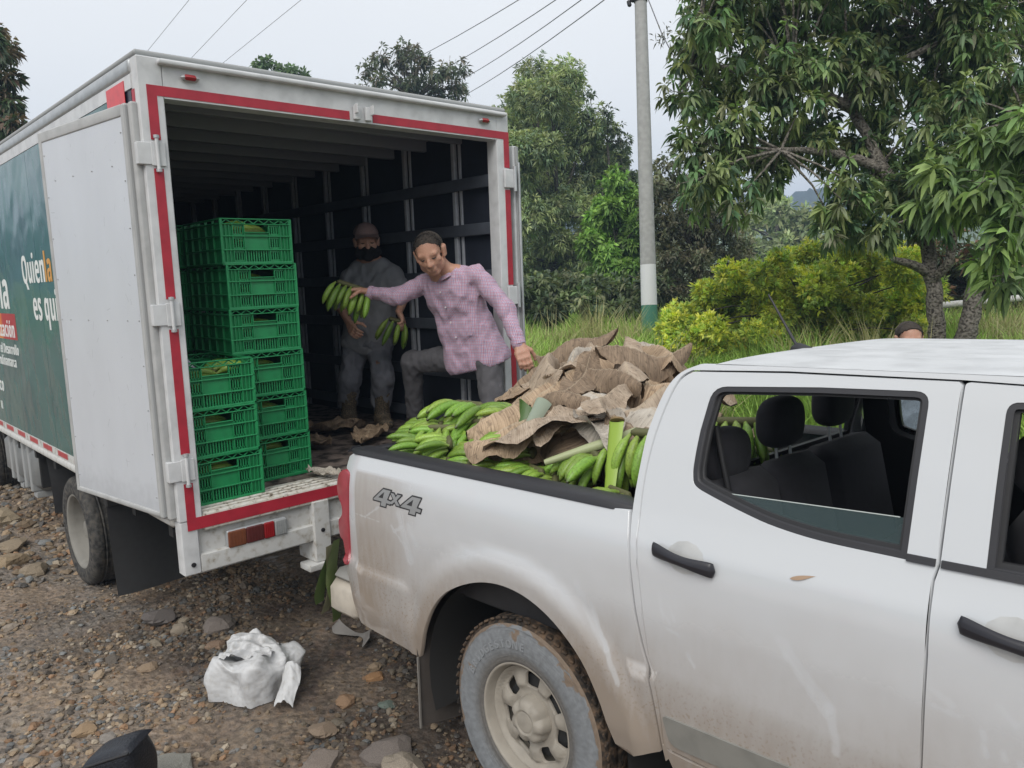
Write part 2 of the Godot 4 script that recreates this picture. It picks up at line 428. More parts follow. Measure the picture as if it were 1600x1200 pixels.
	"olive_wisps": [Vector4(-15.10, 7.58, -17.88, 0.24), Vector4(-14.69, 6.91, -17.46, 0.19), Vector4(-13.97, 6.80, -17.43, 0.24), Vector4(-14.32, 6.50, -17.82, 0.25), Vector4(-14.18, 6.39, -18.11, 0.19), Vector4(-14.61, 6.12, -18.41, 0.24), Vector4(-14.13, 6.05, -18.52, 0.26)],
	"bright": [Vector4(-11.01, 4.27, -14.08, 0.31), Vector4(-11.04, 3.83, -14.08, 0.26), Vector4(-11.00, 3.97, -14.55, 0.26), Vector4(-11.74, 3.76, -14.54, 0.24), Vector4(-10.78, 3.57, -13.68, 0.23), Vector4(-10.65, 3.69, -14.41, 0.25), Vector4(-11.40, 3.40, -13.82, 0.27), Vector4(-11.10, 3.30, -13.77, 0.25), Vector4(-10.84, 3.23, -14.28, 0.26), Vector4(-10.20, 3.20, -14.15, 0.28), Vector4(-11.16, 2.89, -13.48, 0.28), Vector4(-11.01, 2.86, -14.27, 0.33), Vector4(-10.70, 2.74, -14.27, 0.29), Vector4(-11.13, 2.69, -13.13, 0.27), Vector4(-10.81, 2.45, -13.42, 0.28), Vector4(-11.18, 2.49, -14.85, 0.32), Vector4(-10.49, 2.65, -14.64, 0.25), Vector4(-10.85, 2.28, -13.38, 0.21), Vector4(-10.48, 2.09, -13.56, 0.22), Vector4(-10.29, 2.03, -13.70, 0.27), Vector4(-11.48, 1.95, -13.85, 0.25), Vector4(-10.68, 1.85, -13.43, 0.31), Vector4(-10.86, 1.68, -14.25, 0.33), Vector4(-11.50, 1.39, -14.08, 0.26), Vector4(-10.40, 1.45, -13.43, 0.27), Vector4(-10.80, 1.43, -14.72, 0.22)],
	"dark": [Vector4(-8.43, 4.18, -12.67, 0.33), Vector4(-8.29, 3.74, -12.00, 0.30), Vector4(-8.56, 3.86, -13.11, 0.30), Vector4(-8.00, 3.83, -12.95, 0.27), Vector4(-7.96, 3.87, -13.57, 0.38), Vector4(-8.53, 3.67, -12.64, 0.28), Vector4(-7.82, 3.62, -12.61, 0.35), Vector4(-8.18, 3.66, -13.61, 0.34), Vector4(-8.31, 3.22, -12.07, 0.37), Vector4(-7.79, 3.05, -12.01, 0.30), Vector4(-7.90, 3.12, -13.00, 0.38), Vector4(-7.40, 3.20, -12.79, 0.27), Vector4(-7.08, 3.08, -13.10, 0.31), Vector4(-8.06, 2.77, -12.10, 0.37), Vector4(-8.32, 2.99, -12.94, 0.33), Vector4(-7.62, 2.80, -12.88, 0.34), Vector4(-7.73, 2.83, -13.74, 0.30), Vector4(-8.30, 2.66, -12.33, 0.27), Vector4(-8.55, 2.55, -12.98, 0.28), Vector4(-8.32, 2.43, -13.71, 0.38), Vector4(-7.74, 2.44, -13.28, 0.29), Vector4(-7.61, 2.55, -14.15, 0.39), Vector4(-7.84, 2.27, -11.94, 0.36), Vector4(-7.96, 2.24, -12.52, 0.35), Vector4(-7.35, 2.20, -12.30, 0.27), Vector4(-7.49, 2.10, -13.55, 0.39), Vector4(-7.39, 2.20, -13.77, 0.31), Vector4(-8.83, 1.91, -13.04, 0.38), Vector4(-8.02, 1.70, -12.46, 0.30), Vector4(-8.19, 1.74, -13.32, 0.36), Vector4(-7.78, 1.74, -13.64, 0.28), Vector4(-7.04, 1.77, -13.24, 0.26), Vector4(-8.36, 1.58, -11.88, 0.33), Vector4(-7.85, 1.58, -11.67, 0.29), Vector4(-7.66, 1.55, -12.37, 0.26), Vector4(-7.33, 1.40, -12.48, 0.36), Vector4(-7.09, 1.57, -12.52, 0.35), Vector4(-6.91, 1.38, -12.99, 0.28)],
	"hedge": [Vector4(-2.85, 2.28, -9.15, 0.20), Vector4(-3.62, 2.03, -8.61, 0.17), Vector4(-4.18, 2.05, -10.15, 0.19), Vector4(-3.87, 2.13, -10.20, 0.24), Vector4(-3.47, 2.00, -10.13, 0.27), Vector4(-3.15, 1.99, -10.32, 0.26), Vector4(-3.19, 2.05, -11.04, 0.28), Vector4(-2.55, 2.03, -10.40, 0.21), Vector4(-4.18, 1.86, -8.25, 0.22), Vector4(-4.35, 1.88, -9.08, 0.21), Vector4(-3.68, 1.83, -8.29, 0.22), Vector4(-3.74, 1.76, -9.19, 0.23), Vector4(-3.83, 1.78, -10.10, 0.24), Vector4(-3.02, 1.79, -8.68, 0.22), Vector4(-3.28, 1.77, -10.01, 0.23), Vector4(-3.35, 1.86, -11.01, 0.24), Vector4(-2.27, 1.90, -9.30, 0.17), Vector4(-2.23, 1.72, -9.61, 0.21), Vector4(-4.62, 1.63, -8.31, 0.19), Vector4(-4.48, 1.62, -8.86, 0.20), Vector4(-4.30, 1.53, -9.01, 0.25), Vector4(-3.75, 1.61, -8.70, 0.23), Vector4(-3.53, 1.61, -9.16, 0.24), Vector4(-2.99, 1.65, -8.47, 0.23), Vector4(-3.07, 1.52, -9.30, 0.25), Vector4(-3.20, 1.61, -10.47, 0.18), Vector4(-2.95, 1.48, -10.54, 0.21), Vector4(-2.92, 1.59, -11.11, 0.24), Vector4(-2.28, 1.54, -10.42, 0.26), Vector4(-4.55, 1.34, -7.62, 0.19), Vector4(-4.83, 1.32, -8.63, 0.25), Vector4(-4.68, 1.44, -8.83, 0.27), Vector4(-4.52, 1.37, -9.21, 0.20), Vector4(-3.96, 1.35, -8.72, 0.24), Vector4(-3.57, 1.29, -8.53, 0.21), Vector4(-3.59, 1.37, -9.19, 0.26), Vector4(-3.69, 1.37, -10.15, 0.28), Vector4(-3.43, 1.27, -10.46, 0.23), Vector4(-2.67, 1.35, -9.40, 0.19), Vector4(-2.67, 1.39, -10.07, 0.25), Vector4(-2.31, 1.38, -10.16, 0.25), Vector4(-4.43, 1.23, -7.30, 0.24), Vector4(-5.18, 1.04, -8.67, 0.21), Vector4(-4.01, 1.18, -7.46, 0.20), Vector4(-4.49, 1.09, -8.88, 0.25), Vector4(-3.64, 1.09, -8.02, 0.18), Vector4(-4.25, 1.11, -9.60, 0.27), Vector4(-3.88, 1.05, -9.84, 0.28), Vector4(-3.52, 0.96, -9.73, 0.18), Vector4(-3.23, 1.11, -9.60, 0.23), Vector4(-3.31, 1.03, -10.82, 0.20), Vector4(-2.77, 1.07, -10.19, 0.23), Vector4(-2.74, 0.99, -10.49, 0.20), Vector4(-2.21, 1.04, -9.88, 0.18), Vector4(-4.31, 0.98, -7.20, 0.18), Vector4(-4.16, 0.95, -7.54, 0.24), Vector4(-4.83, 0.80, -9.13, 0.24), Vector4(-3.91, 0.90, -8.04, 0.24), Vector4(-3.50, 0.99, -8.13, 0.22), Vector4(-3.68, 0.87, -8.95, 0.18), Vector4(-3.89, 0.71, -10.01, 0.25), Vector4(-3.27, 0.90, -9.45, 0.23), Vector4(-3.41, 0.75, -10.55, 0.26), Vector4(-3.18, 0.58, -10.82, 0.20), Vector4(-2.65, 0.74, -10.37, 0.17), Vector4(-2.37, 0.73, -9.96, 0.26)],
	"farpale": [Vector4(-24.27, 6.04, -46.27, 0.75), Vector4(-24.42, 5.40, -46.11, 0.72), Vector4(-21.40, 5.24, -41.80, 0.70), Vector4(-20.65, 4.84, -43.14, 0.59), Vector4(-22.88, 4.53, -39.64, 0.78), Vector4(-24.58, 4.70, -44.12, 0.64), Vector4(-23.67, 4.66, -45.53, 0.79), Vector4(-22.98, 4.49, -45.88, 0.76), Vector4(-20.22, 4.17, -43.08, 0.67), Vector4(-22.89, 3.10, -41.03, 0.69), Vector4(-22.99, 3.33, -43.49, 0.61), Vector4(-21.23, 3.26, -42.15, 0.73), Vector4(-21.23, 3.32, -43.44, 0.73), Vector4(-21.77, 3.51, -47.08, 0.81), Vector4(-23.04, 2.56, -41.30, 0.74), Vector4(-22.06, 2.39, -42.78, 0.79), Vector4(-22.17, 2.47, -45.08, 0.73), Vector4(-20.00, 2.59, -41.85, 0.68), Vector4(-21.08, 2.22, -46.70, 0.77), Vector4(-22.49, 1.66, -40.23, 0.84), Vector4(-22.38, 1.68, -41.85, 0.88), Vector4(-19.96, 1.64, -43.71, 0.70)],
	"back": [Vector4(-2.23, 2.22, -17.19, 0.48), Vector4(-4.36, 2.14, -14.73, 0.45), Vector4(-3.84, 2.20, -14.80, 0.44), Vector4(-3.39, 2.17, -15.10, 0.46), Vector4(-2.90, 1.98, -14.77, 0.37), Vector4(-2.91, 2.01, -15.93, 0.32), Vector4(-2.28, 2.01, -15.52, 0.40), Vector4(-2.34, 2.10, -16.88, 0.31), Vector4(-4.02, 1.66, -13.86, 0.46), Vector4(-4.22, 1.82, -15.31, 0.32), Vector4(-3.88, 1.62, -15.41, 0.49), Vector4(-3.33, 1.73, -15.62, 0.32), Vector4(-3.10, 1.63, -16.22, 0.32), Vector4(-2.38, 1.64, -14.83, 0.39), Vector4(-2.56, 1.46, -17.87, 0.34), Vector4(-1.98, 1.54, -16.69, 0.45), Vector4(-4.31, 1.39, -14.81, 0.47), Vector4(-3.53, 1.25, -13.89, 0.45), Vector4(-3.51, 1.38, -15.69, 0.48), Vector4(-3.35, 1.33, -16.16, 0.41), Vector4(-2.68, 1.38, -15.09, 0.43), Vector4(-2.61, 1.16, -16.61, 0.38), Vector4(-1.81, 1.16, -15.26, 0.39), Vector4(-3.67, 0.78, -14.19, 0.46), Vector4(-3.93, 0.73, -15.55, 0.32), Vector4(-3.76, 0.72, -16.55, 0.36), Vector4(-2.72, 0.74, -14.74, 0.43), Vector4(-2.47, 0.72, -15.61, 0.40), Vector4(-2.61, 0.79, -17.14, 0.34), Vector4(-2.17, 0.84, -17.61, 0.44), Vector4(-2.73, 0.55, -14.35, 0.41), Vector4(-2.39, 0.43, -16.01, 0.35)],
	"fill": [Vector4(-15.28, 5.86, -19.55, 0.39), Vector4(-16.25, 5.87, -20.06, 0.40), Vector4(-15.41, 5.77, -19.76, 0.39), Vector4(-15.57, 5.27, -19.94, 0.42), Vector4(-14.72, 5.01, -19.45, 0.33), Vector4(-15.22, 4.84, -18.99, 0.39), Vector4(-15.90, 4.80, -20.64, 0.36), Vector4(-15.57, 4.72, -21.29, 0.36), Vector4(-16.00, 4.56, -20.11, 0.43), Vector4(-15.50, 4.51, -20.62, 0.35), Vector4(-9.68, 1.69, -9.18, 0.27), Vector4(-9.63, 1.78, -9.81, 0.34), Vector4(-9.95, 1.72, -10.80, 0.36), Vector4(-9.23, 1.69, -10.52, 0.24), Vector4(-8.89, 1.71, -10.71, 0.24), Vector4(-9.06, 1.61, -11.59, 0.34), Vector4(-8.76, 1.50, -11.62, 0.26), Vector4(-7.95, 1.68, -11.54, 0.31), Vector4(-10.23, 1.19, -9.57, 0.32), Vector4(-9.66, 1.20, -9.63, 0.28), Vector4(-9.15, 1.31, -9.61, 0.33), Vector4(-9.24, 1.39, -10.13, 0.22), Vector4(-8.52, 1.39, -10.12, 0.33), Vector4(-8.74, 1.23, -10.71, 0.26), Vector4(-8.32, 1.18, -11.09, 0.33), Vector4(-8.16, 1.13, -11.45, 0.28)],
	"left": [Vector4(-15.67, 6.78, -1.84, 0.20), Vector4(-15.76, 6.58, -1.42, 0.16), Vector4(-15.48, 6.57, -1.73, 0.18), Vector4(-16.75, 6.83, -2.24, 0.25), Vector4(-16.05, 6.35, -1.43, 0.21), Vector4(-15.90, 6.23, -1.55, 0.20), Vector4(-16.47, 6.63, -2.09, 0.20), Vector4(-15.93, 6.13, -1.51, 0.21), Vector4(-16.63, 6.24, -1.80, 0.17), Vector4(-15.47, 5.96, -1.94, 0.18), Vector4(-16.57, 5.76, -1.37, 0.24), Vector4(-16.98, 6.07, -1.77, 0.20), Vector4(-16.00, 5.78, -1.81, 0.16), Vector4(-17.18, 5.72, -1.59, 0.17), Vector4(-15.99, 5.60, -1.67, 0.19), Vector4(-15.62, 5.52, -1.91, 0.23), Vector4(-16.56, 5.24, -1.39, 0.18), Vector4(-16.19, 5.33, -1.66, 0.21), Vector4(-16.15, 5.12, -1.85, 0.17), Vector4(-15.01, 5.02, -1.85, 0.18)],
	"roof1": [Vector4(-27.34, 10.37, -12.85, 0.23), Vector4(-27.29, 10.46, -13.23, 0.18), Vector4(-27.19, 10.27, -13.76, 0.22), Vector4(-27.26, 10.01, -13.00, 0.22), Vector4(-27.10, 9.92, -13.43, 0.26), Vector4(-26.93, 10.12, -13.84, 0.25), Vector4(-26.67, 10.04, -13.95, 0.25), Vector4(-26.48, 9.91, -14.29, 0.21), Vector4(-27.67, 9.55, -12.77, 0.19), Vector4(-26.78, 9.41, -12.96, 0.25), Vector4(-26.66, 9.66, -13.34, 0.20), Vector4(-26.46, 9.49, -13.56, 0.26), Vector4(-26.55, 9.61, -14.19, 0.17), Vector4(-26.04, 9.43, -14.34, 0.25), Vector4(-27.11, 9.23, -12.71, 0.22), Vector4(-27.00, 9.19, -13.32, 0.19), Vector4(-26.87, 9.29, -13.69, 0.23), Vector4(-26.52, 9.24, -13.81, 0.23), Vector4(-26.28, 9.30, -14.19, 0.18), Vector4(-25.40, 8.98, -14.26, 0.17)],
	"roof2": [Vector4(-23.73, 10.82, -17.35, 0.40), Vector4(-23.76, 10.28, -15.97, 0.34), Vector4(-23.63, 10.45, -16.88, 0.33), Vector4(-23.14, 10.35, -17.13, 0.36), Vector4(-22.64, 10.12, -17.43, 0.30), Vector4(-25.01, 10.19, -16.30, 0.33), Vector4(-24.15, 9.95, -16.70, 0.44), Vector4(-23.83, 10.15, -17.17, 0.30), Vector4(-22.76, 9.96, -17.05, 0.32), Vector4(-22.11, 9.55, -17.34, 0.42), Vector4(-21.76, 9.75, -17.66, 0.32), Vector4(-22.33, 10.00, -18.72, 0.37), Vector4(-25.08, 9.45, -16.05, 0.38), Vector4(-23.55, 9.34, -15.75, 0.39), Vector4(-23.85, 9.43, -16.84, 0.36), Vector4(-22.99, 9.39, -16.87, 0.28), Vector4(-23.39, 9.54, -17.95, 0.35), Vector4(-22.32, 9.54, -18.08, 0.36), Vector4(-22.11, 9.23, -18.43, 0.39), Vector4(-24.28, 8.98, -16.63, 0.30), Vector4(-23.59, 8.80, -16.68, 0.41), Vector4(-23.22, 8.93, -17.18, 0.29), Vector4(-22.76, 9.04, -17.84, 0.30), Vector4(-22.48, 8.93, -18.39, 0.39)]}

func _ready() -> void:
	rng.seed = 7
	nz.seed = 3
	nz.frequency = 1.0
	nz.fractal_octaves = 3
	var cam := Camera3D.new()
	cam.name = "camera"
	cam.transform = Transform3D(Basis(Vector3(0.6852, -0.0347, -0.7275), Vector3(-0.0754, 0.9901, -0.1183), Vector3(0.7245, 0.1359, 0.6758)).orthonormalized(), Vector3(1.9387, 1.9767, 1.7873))
	cam.fov = 52.09
	cam.near = 0.05
	cam.far = 3000.0
	add_child(cam)
	cam.current = true
	var env := Environment.new()
	env.background_mode = Environment.BG_SKY
	var sky := ProceduralSkyMaterial.new()
	sky.sky_top_color = Color(0.59, 0.607, 0.63).linear_to_srgb()
	sky.sky_horizon_color = Color(0.585, 0.60, 0.618).linear_to_srgb()
	sky.sky_curve = 0.2
	sky.ground_bottom_color = Color(0.12, 0.11, 0.09).linear_to_srgb()
	sky.ground_horizon_color = Color(0.35, 0.37, 0.36).linear_to_srgb()
	sky.sky_energy_multiplier = 1.0
	sky.sky_cover = _cloud_cover()
	sky.sky_cover_modulate = Color(1, 1, 1, 1)
	var s := Sky.new()
	s.sky_material = sky
	env.sky = s
	env.tonemap_mode = Environment.TONE_MAPPER_LINEAR
	env.tonemap_exposure = 1.62
	env.fog_enabled = true
	env.fog_density = 0.002
	env.fog_light_color = Color(0.70, 0.80, 0.92)
	env.sdfgi_enabled = true
	env.ssao_enabled = true
	env.ssil_enabled = true
	var we := WorldEnvironment.new()
	we.name = "world_environment"
	we.environment = env
	add_child(we)
	var sun := DirectionalLight3D.new()
	sun.name = "sun"
	sun.light_energy = 0.5
	sun.light_color = Color(1.0, 0.99, 0.975)
	sun.light_angular_distance = 40.0
	sun.shadow_enabled = true
	add_child(sun)
	sun.look_at_from_position(Vector3(3.0, 6.0, 5.2), Vector3.ZERO)
	materials()
	setting()
	truck()
	crates()
	pickup()
	fill_bed()
	people()
	background()
	trees()
	small_things()

func _cloud_cover() -> ImageTexture:
	var w := 256
	var h := 128
	var im := Image.create(w, h, false, Image.FORMAT_RGBAF)
	var f := FastNoiseLite.new()
	f.seed = 11; f.frequency = 1.3; f.fractal_octaves = 4
	for y in h:
		for x in w:
			var th := TAU * x / w
			var ph := PI * (0.5 - (y + 0.5) / h)
			var p := Vector3(cos(ph) * cos(th), sin(ph) * 2.2, cos(ph) * sin(th))
			var g := 0.5 + 0.5 * f.get_noise_3dv(p)
			im.set_pixel(x, y, Color(0.0, 0.0, 0.0, 0.0) if ph < 0 else Color(0.05 * g, 0.047 * g, 0.04 * g, 1.0))
	return ImageTexture.create_from_image(im)

func materials() -> void:
	var grime := ntex(0.012, 5, [gr(0.90), gr(0.965), gr(1.0)], [0.0, 0.4, 0.7])
	M.grime = grime
	var fine := ntex(0.06, 8, [gr(0.6), gr(1.0)], [0.2, 0.75])
	M.fine = fine
	M.fineh = ntex(0.05, 21, [], [])
	M.white = tri_(mat(0.60, 0.61, 0.615, 0.42), grime, 1.2)
	M.white_door = tri_(mat(0.56, 0.585, 0.625, 0.28), ntex(0.02, 7, [gr(0.985), gr(1.0)], [0.3, 0.7]), 0.5)
	M.white_old = tri_(mat(0.55, 0.55, 0.535, 0.6), ntex(0.02, 31, [Color(0.74, 0.7, 0.65), Color(0.92, 0.91, 0.89), gr(1.0)], [0.08, 0.24, 0.5]), 1.4)
	M.chipped = tri_(mat(0.62, 0.61, 0.58, 0.7), ntex(0.035, 33, [Color(0.42, 0.36, 0.32), Color(0.55, 0.5, 0.45), Color(0.9, 0.88, 0.84), gr(1.0)], [0.0, 0.22, 0.27, 0.8]), 1.1)
	M.red = tri_(mat(0.40, 0.022, 0.04, 0.45), grime, 1.5)
	M.red_lens = mat(0.32, 0.03, 0.035, 0.2)
	M.alu = tri_(mat(0.5, 0.52, 0.53, 0.45, 0.55), grime, 1.5)
	M.trim = mat(0.33, 0.34, 0.34, 0.55)
	M.roofgrey = mat(0.30, 0.31, 0.31, 0.7)
	M.black = tri_(mat(0.018, 0.018, 0.02, 0.55), grime, 2.0)
	M.rubber = tri_(mat(0.03, 0.03, 0.031, 0.75), grime, 3.0)
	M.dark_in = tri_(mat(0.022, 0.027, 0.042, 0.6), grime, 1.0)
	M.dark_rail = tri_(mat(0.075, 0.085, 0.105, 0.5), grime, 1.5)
	M.dark_steel = tri_(mat(0.42, 0.44, 0.48, 0.45), grime, 2.0)
	M.roof_steel = mat(0.20, 0.21, 0.235, 0.5)
	M.chassis = mat(0.02, 0.02, 0.02, 0.7)
	M.glass = mat(0.9, 0.95, 0.94, 0.02)
	M.glass.albedo_color = Color(0.55, 0.72, 0.68, 0.12)
	M.glass.transparency = BaseMaterial3D.TRANSPARENCY_ALPHA
	M.tint = mat(1, 1, 1, 0.03)
	M.tint.albedo_color = Color(0.17, 0.27, 0.27, 0.5)
	M.tint.transparency = BaseMaterial3D.TRANSPARENCY_ALPHA
	var barkn := ntex(0.03, 41, [Color(0.35, 0.32, 0.28), gr(0.85), gr(1.0)], [0.25, 0.5, 0.8])
	M.bark = relief(tri_(mat(0.26, 0.235, 0.20, 0.9), barkn, 1.6, true), barkn, 2.0)
	M.bark_dark = tri_(mat(0.1, 0.09, 0.075, 0.9), barkn, 1.6, true)
	M.leaf = vmat(0.42)
	M.leaf.backlight_enabled = true
	M.leaf.backlight = Color(0.85, 0.85, 0.7)
	M.leaf.metallic_specular = 0.4
	M.far_leaf = vmat(0.75)
	M.concrete = tri_(mat(0.40, 0.40, 0.39, 0.85), ntex(0.02, 51, [gr(0.90), gr(1.0)], [0.2, 0.8]), 0.8)

# ---------------------------------------------------------------- the setting
func ground_y(x: float, z: float) -> float:
	var y := 0.0
	var a := smoothstep(-3.2, -7.5, z)
	y += 0.62 * a
	y += 0.012 * maxf(0.0, -z - 8.0)
	y += 0.03 * maxf(0.0, -x - 14.0) * smoothstep(3.0, -6.0, z)
	var d := Vector2(x - 1.9, z - 1.8).length()
	y += 0.05 * maxf(0.0, d - 150.0)
	y += nz.get_noise_2d(x * 0.22, z * 0.22) * 0.10 * smoothstep(2.5, 6.0, Vector2(x + 1.2, z + 0.4).length())
	y -= 0.05 * exp(-pow((x + 4.0) / 0.8, 2.0) - pow((z - 0.3) / 0.5, 2.0))
	if d < 14.0:
		y += nz.get_noise_2d(x * 1.7, z * 1.7 + 40.0) * 0.022 + nz.get_noise_2d(x * 6.0, z * 6.0) * 0.012 - 0.012
	return y

func axis_lines(dense0: float, dense1: float, step: float, far: float) -> Array:
	var o: Array = []
	var x := dense0
	while x < dense1:
		o.append(x)
		x += step
	o.append(dense1)
	var g := step
	x = dense1
	while x < far:
		g *= 1.22
		x += g
		o.append(x)
	g = step
	x = dense0
	var front: Array = []
	while x > -far:
		g *= 1.22
		x -= g
		front.push_front(x)
	return front + o

func setting() -> void:
	var xs := axis_lines(-6.0, 1.0, 0.045, 420.0)
	var zs := axis_lines(-2.2, 1.9, 0.045, 420.0)
	var mb := MB.new()
	for x in xs:
		for z in zs:
			var g := smoothstep(-3.0, -5.0, z + nz.get_noise_2d(x * 0.5, z * 0.5) * 1.2)
			g = maxf(g, smoothstep(25.0, 60.0, absf(x)))
			var wet := smoothstep(-0.25, 0.35, nz.get_noise_2d(x * 0.7 + 9.0, z * 0.7)) * 0.55
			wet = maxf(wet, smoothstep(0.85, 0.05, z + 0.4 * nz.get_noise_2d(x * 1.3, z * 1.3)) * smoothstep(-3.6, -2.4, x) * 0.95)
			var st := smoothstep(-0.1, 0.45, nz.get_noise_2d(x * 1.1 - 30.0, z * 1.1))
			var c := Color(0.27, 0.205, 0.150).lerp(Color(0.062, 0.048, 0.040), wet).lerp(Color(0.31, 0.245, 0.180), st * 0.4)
			c = c.lerp(Color(0.19, 0.175, 0.16), 0.65 * smoothstep(0.0, 0.4, nz.get_noise_2d(x * 0.55 + 60.0, z * 0.55)) * smoothstep(-1.2, -2.4, x))
			mb.col = c.lerp(Color(0.10, 0.16, 0.03), g)
			mb.vt(Vector3(x, ground_y(x, z), z), Vector2(x, z))
	var w := zs.size()
	for i in xs.size() - 1:
		for j in w - 1:
			var a := i * w + j
			mb.quad(a, a + 1, a + w + 1, a + w)
	var soil := ntex(0.03, 61, [gr(0.72), gr(0.88), gr(1.0), Color(1.0, 0.95, 0.87)], [0.2, 0.45, 0.6, 0.9], 5)
	var gm := tri_(vmat(0.8), soil, 1.1, true)
	gm.vertex_color_use_as_albedo = true
	gm.roughness_texture = ntex(0.012, 65, [gr(0.45), gr(0.95)], [0.3, 0.6])
	relief(gm, ntex(0.03, 62, [], [], 4), 1.2)
	kind(put("ground", mb, gm), "structure")
	gravel()
	grass()

func stone_mesh(sd: int, flatness: float, k := 5) -> ArrayMesh:
	var f := FastNoiseLite.new()
	f.seed = sd; f.frequency = 0.9
	var mb := MB.new()
	var sp := SphereMesh.new()
	sp.radial_segments = k * 2; sp.rings = k - 1; sp.radius = 1.0; sp.height = 2.0
	var ar := sp.get_mesh_arrays()
	var r2 := RandomNumberGenerator.new()
	r2.seed = sd
	var pl: Array = []
	for i in 9: pl.append([Vector3(r2.randfn(), r2.randfn(), r2.randfn()).normalized(), r2.randf_range(0.55, 0.85)])
	for p: Vector3 in ar[Mesh.ARRAY_VERTEX]:
		var r := 1.0 + 0.25 * f.get_noise_3dv(p * 1.2)
		for q in pl:
			var d := p.dot(q[0])
			if d > 0.05: r = minf(r, q[1] / d)
		mb.vt(Vector3(p.x * r, p.y * r * flatness, p.z * r))
	var id: PackedInt32Array = ar[Mesh.ARRAY_INDEX]
	var o := MB.new()
	for i in range(0, id.size(), 3):
		var a := o.vt(mb.v[id[i]])
		var b := o.vt(mb.v[id[i + 1]])
		var c := o.vt(mb.v[id[i + 2]])
		o.ix.append(a); o.ix.append(b); o.ix.append(c)
	return o.mesh()

var stone_cols := [Color(0.36, 0.26, 0.165), Color(0.28, 0.235, 0.19), Color(0.40, 0.30, 0.20), Color(0.20, 0.185, 0.17), Color(0.33, 0.20, 0.115), Color(0.24, 0.245, 0.24), Color(0.43, 0.36, 0.27), Color(0.16, 0.135, 0.11), Color(0.35, 0.26, 0.17)]

func gravel() -> void:
	var sn := ntex(0.03, 71, [gr(0.7), gr(1.0)], [0.25, 0.7])
	var sm_ := tri_(vmat(0.85), sn, 0.8)
	M.stone = sm_
	for variant in 3:
		var mm := MultiMesh.new()
		mm.transform_format = MultiMesh.TRANSFORM_3D
		mm.use_colors = true
		mm.mesh = stone_mesh(100 + variant, [0.55, 0.4, 0.7][variant], 4)
		var xf: Array = []
		var cl: Array = []
		for i in 17000:
			var x := rng.randf_range(-9.5, 0.9)
			var z := rng.randf_range(-3.2, 2.2)
			if rng.randf() < 0.45:
				x = rng.randf_range(-3.6, 0.6); z = rng.randf_range(-0.6, 1.8)
			var den := nz.get_noise_2d(x * 0.9 + 5.0, z * 0.9)
			if rng.randf() > maxf(smoothstep(-0.25, 0.3, den), smoothstep(-3.8, -4.8, x)) * 0.95 + 0.1: continue
			var r := 0.004 + 0.021 * pow(rng.randf(), 3.2)
			if x < -4.2: r *= 2.1
			if rng.randf() < 0.03: r *= 2.0
			var b := Basis(Vector3.UP, rng.randf() * TAU).rotated(Vector3.RIGHT, rng.randf_range(-0.5, 0.5)).scaled(Vector3.ONE * r)
			xf.append(Transform3D(b, Vector3(x, ground_y(x, z) + r * 0.15, z)))
			var c: Color = stone_cols[rng.randi() % stone_cols.size()]
			var k := rng.randf_range(0.55, 1.25)
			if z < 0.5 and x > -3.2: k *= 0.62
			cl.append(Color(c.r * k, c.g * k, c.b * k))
		mm.instance_count = xf.size()
		for i in xf.size():
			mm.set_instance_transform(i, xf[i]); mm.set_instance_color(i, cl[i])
		var o := MultiMeshInstance3D.new()
		o.name = "gravel"
		o.multimesh = mm
		o.material_override = sm_
		add_child(o, true)
		kind(o, "stuff")
		tag(o, "loose brown and grey gravel strewn over the muddy track", "gravel")

func blades(count: int, h: float, spread: float, w: float, bend: float, c0: Color, c1: Color) -> ArrayMesh:
	var mb := MB.new()
	for i in count:
		var a := rng.randf() * TAU
		var o := Vector3(cos(a), 0, sin(a)) * spread * sqrt(rng.randf())
		var l := h * rng.randf_range(0.5, 1.1)
		var lean := Vector3(cos(a + rng.randf_range(-1, 1)), 0, sin(a + rng.randf_range(-1, 1))) * bend * rng.randf_range(0.3, 1.2) * l
		var side := Vector3(-sin(a), 0, cos(a)).rotated(Vector3.UP, rng.randf_range(-1.2, 1.2)) * w
		mb.col = c0.lerp(c1, rng.randf())
		var p: Array = []
		for s in 3:
			var u := s / 2.0
			var q := o + Vector3.UP * l * (u - 0.25 * u * u) + lean * u * u
			if s < 2:
				p.append(mb.vt(q - side * (1.0 - u * 0.5))); p.append(mb.vt(q + side * (1.0 - u * 0.5)))
			else: p.append(mb.vt(q))
		mb.quad(p[0], p[1], p[3], p[2])
		mb.tri(p[2], p[3], p[4])
	return mb.mesh()

func scatter(called: String, mesh: Mesh, material: Material, xf: Array, cl: Array, label: String, cat: String) -> void:
	var mm := MultiMesh.new()
	mm.transform_format = MultiMesh.TRANSFORM_3D
	mm.use_colors = true
	mm.mesh = mesh
	mm.instance_count = xf.size()
	for i in xf.size():
		mm.set_instance_transform(i, xf[i]); mm.set_instance_color(i, cl[i])
	var o := MultiMeshInstance3D.new()
	o.name = called
	o.multimesh = mm
	o.material_override = material
	add_child(o, true)
	kind(o, "stuff")
	tag(o, label, cat)

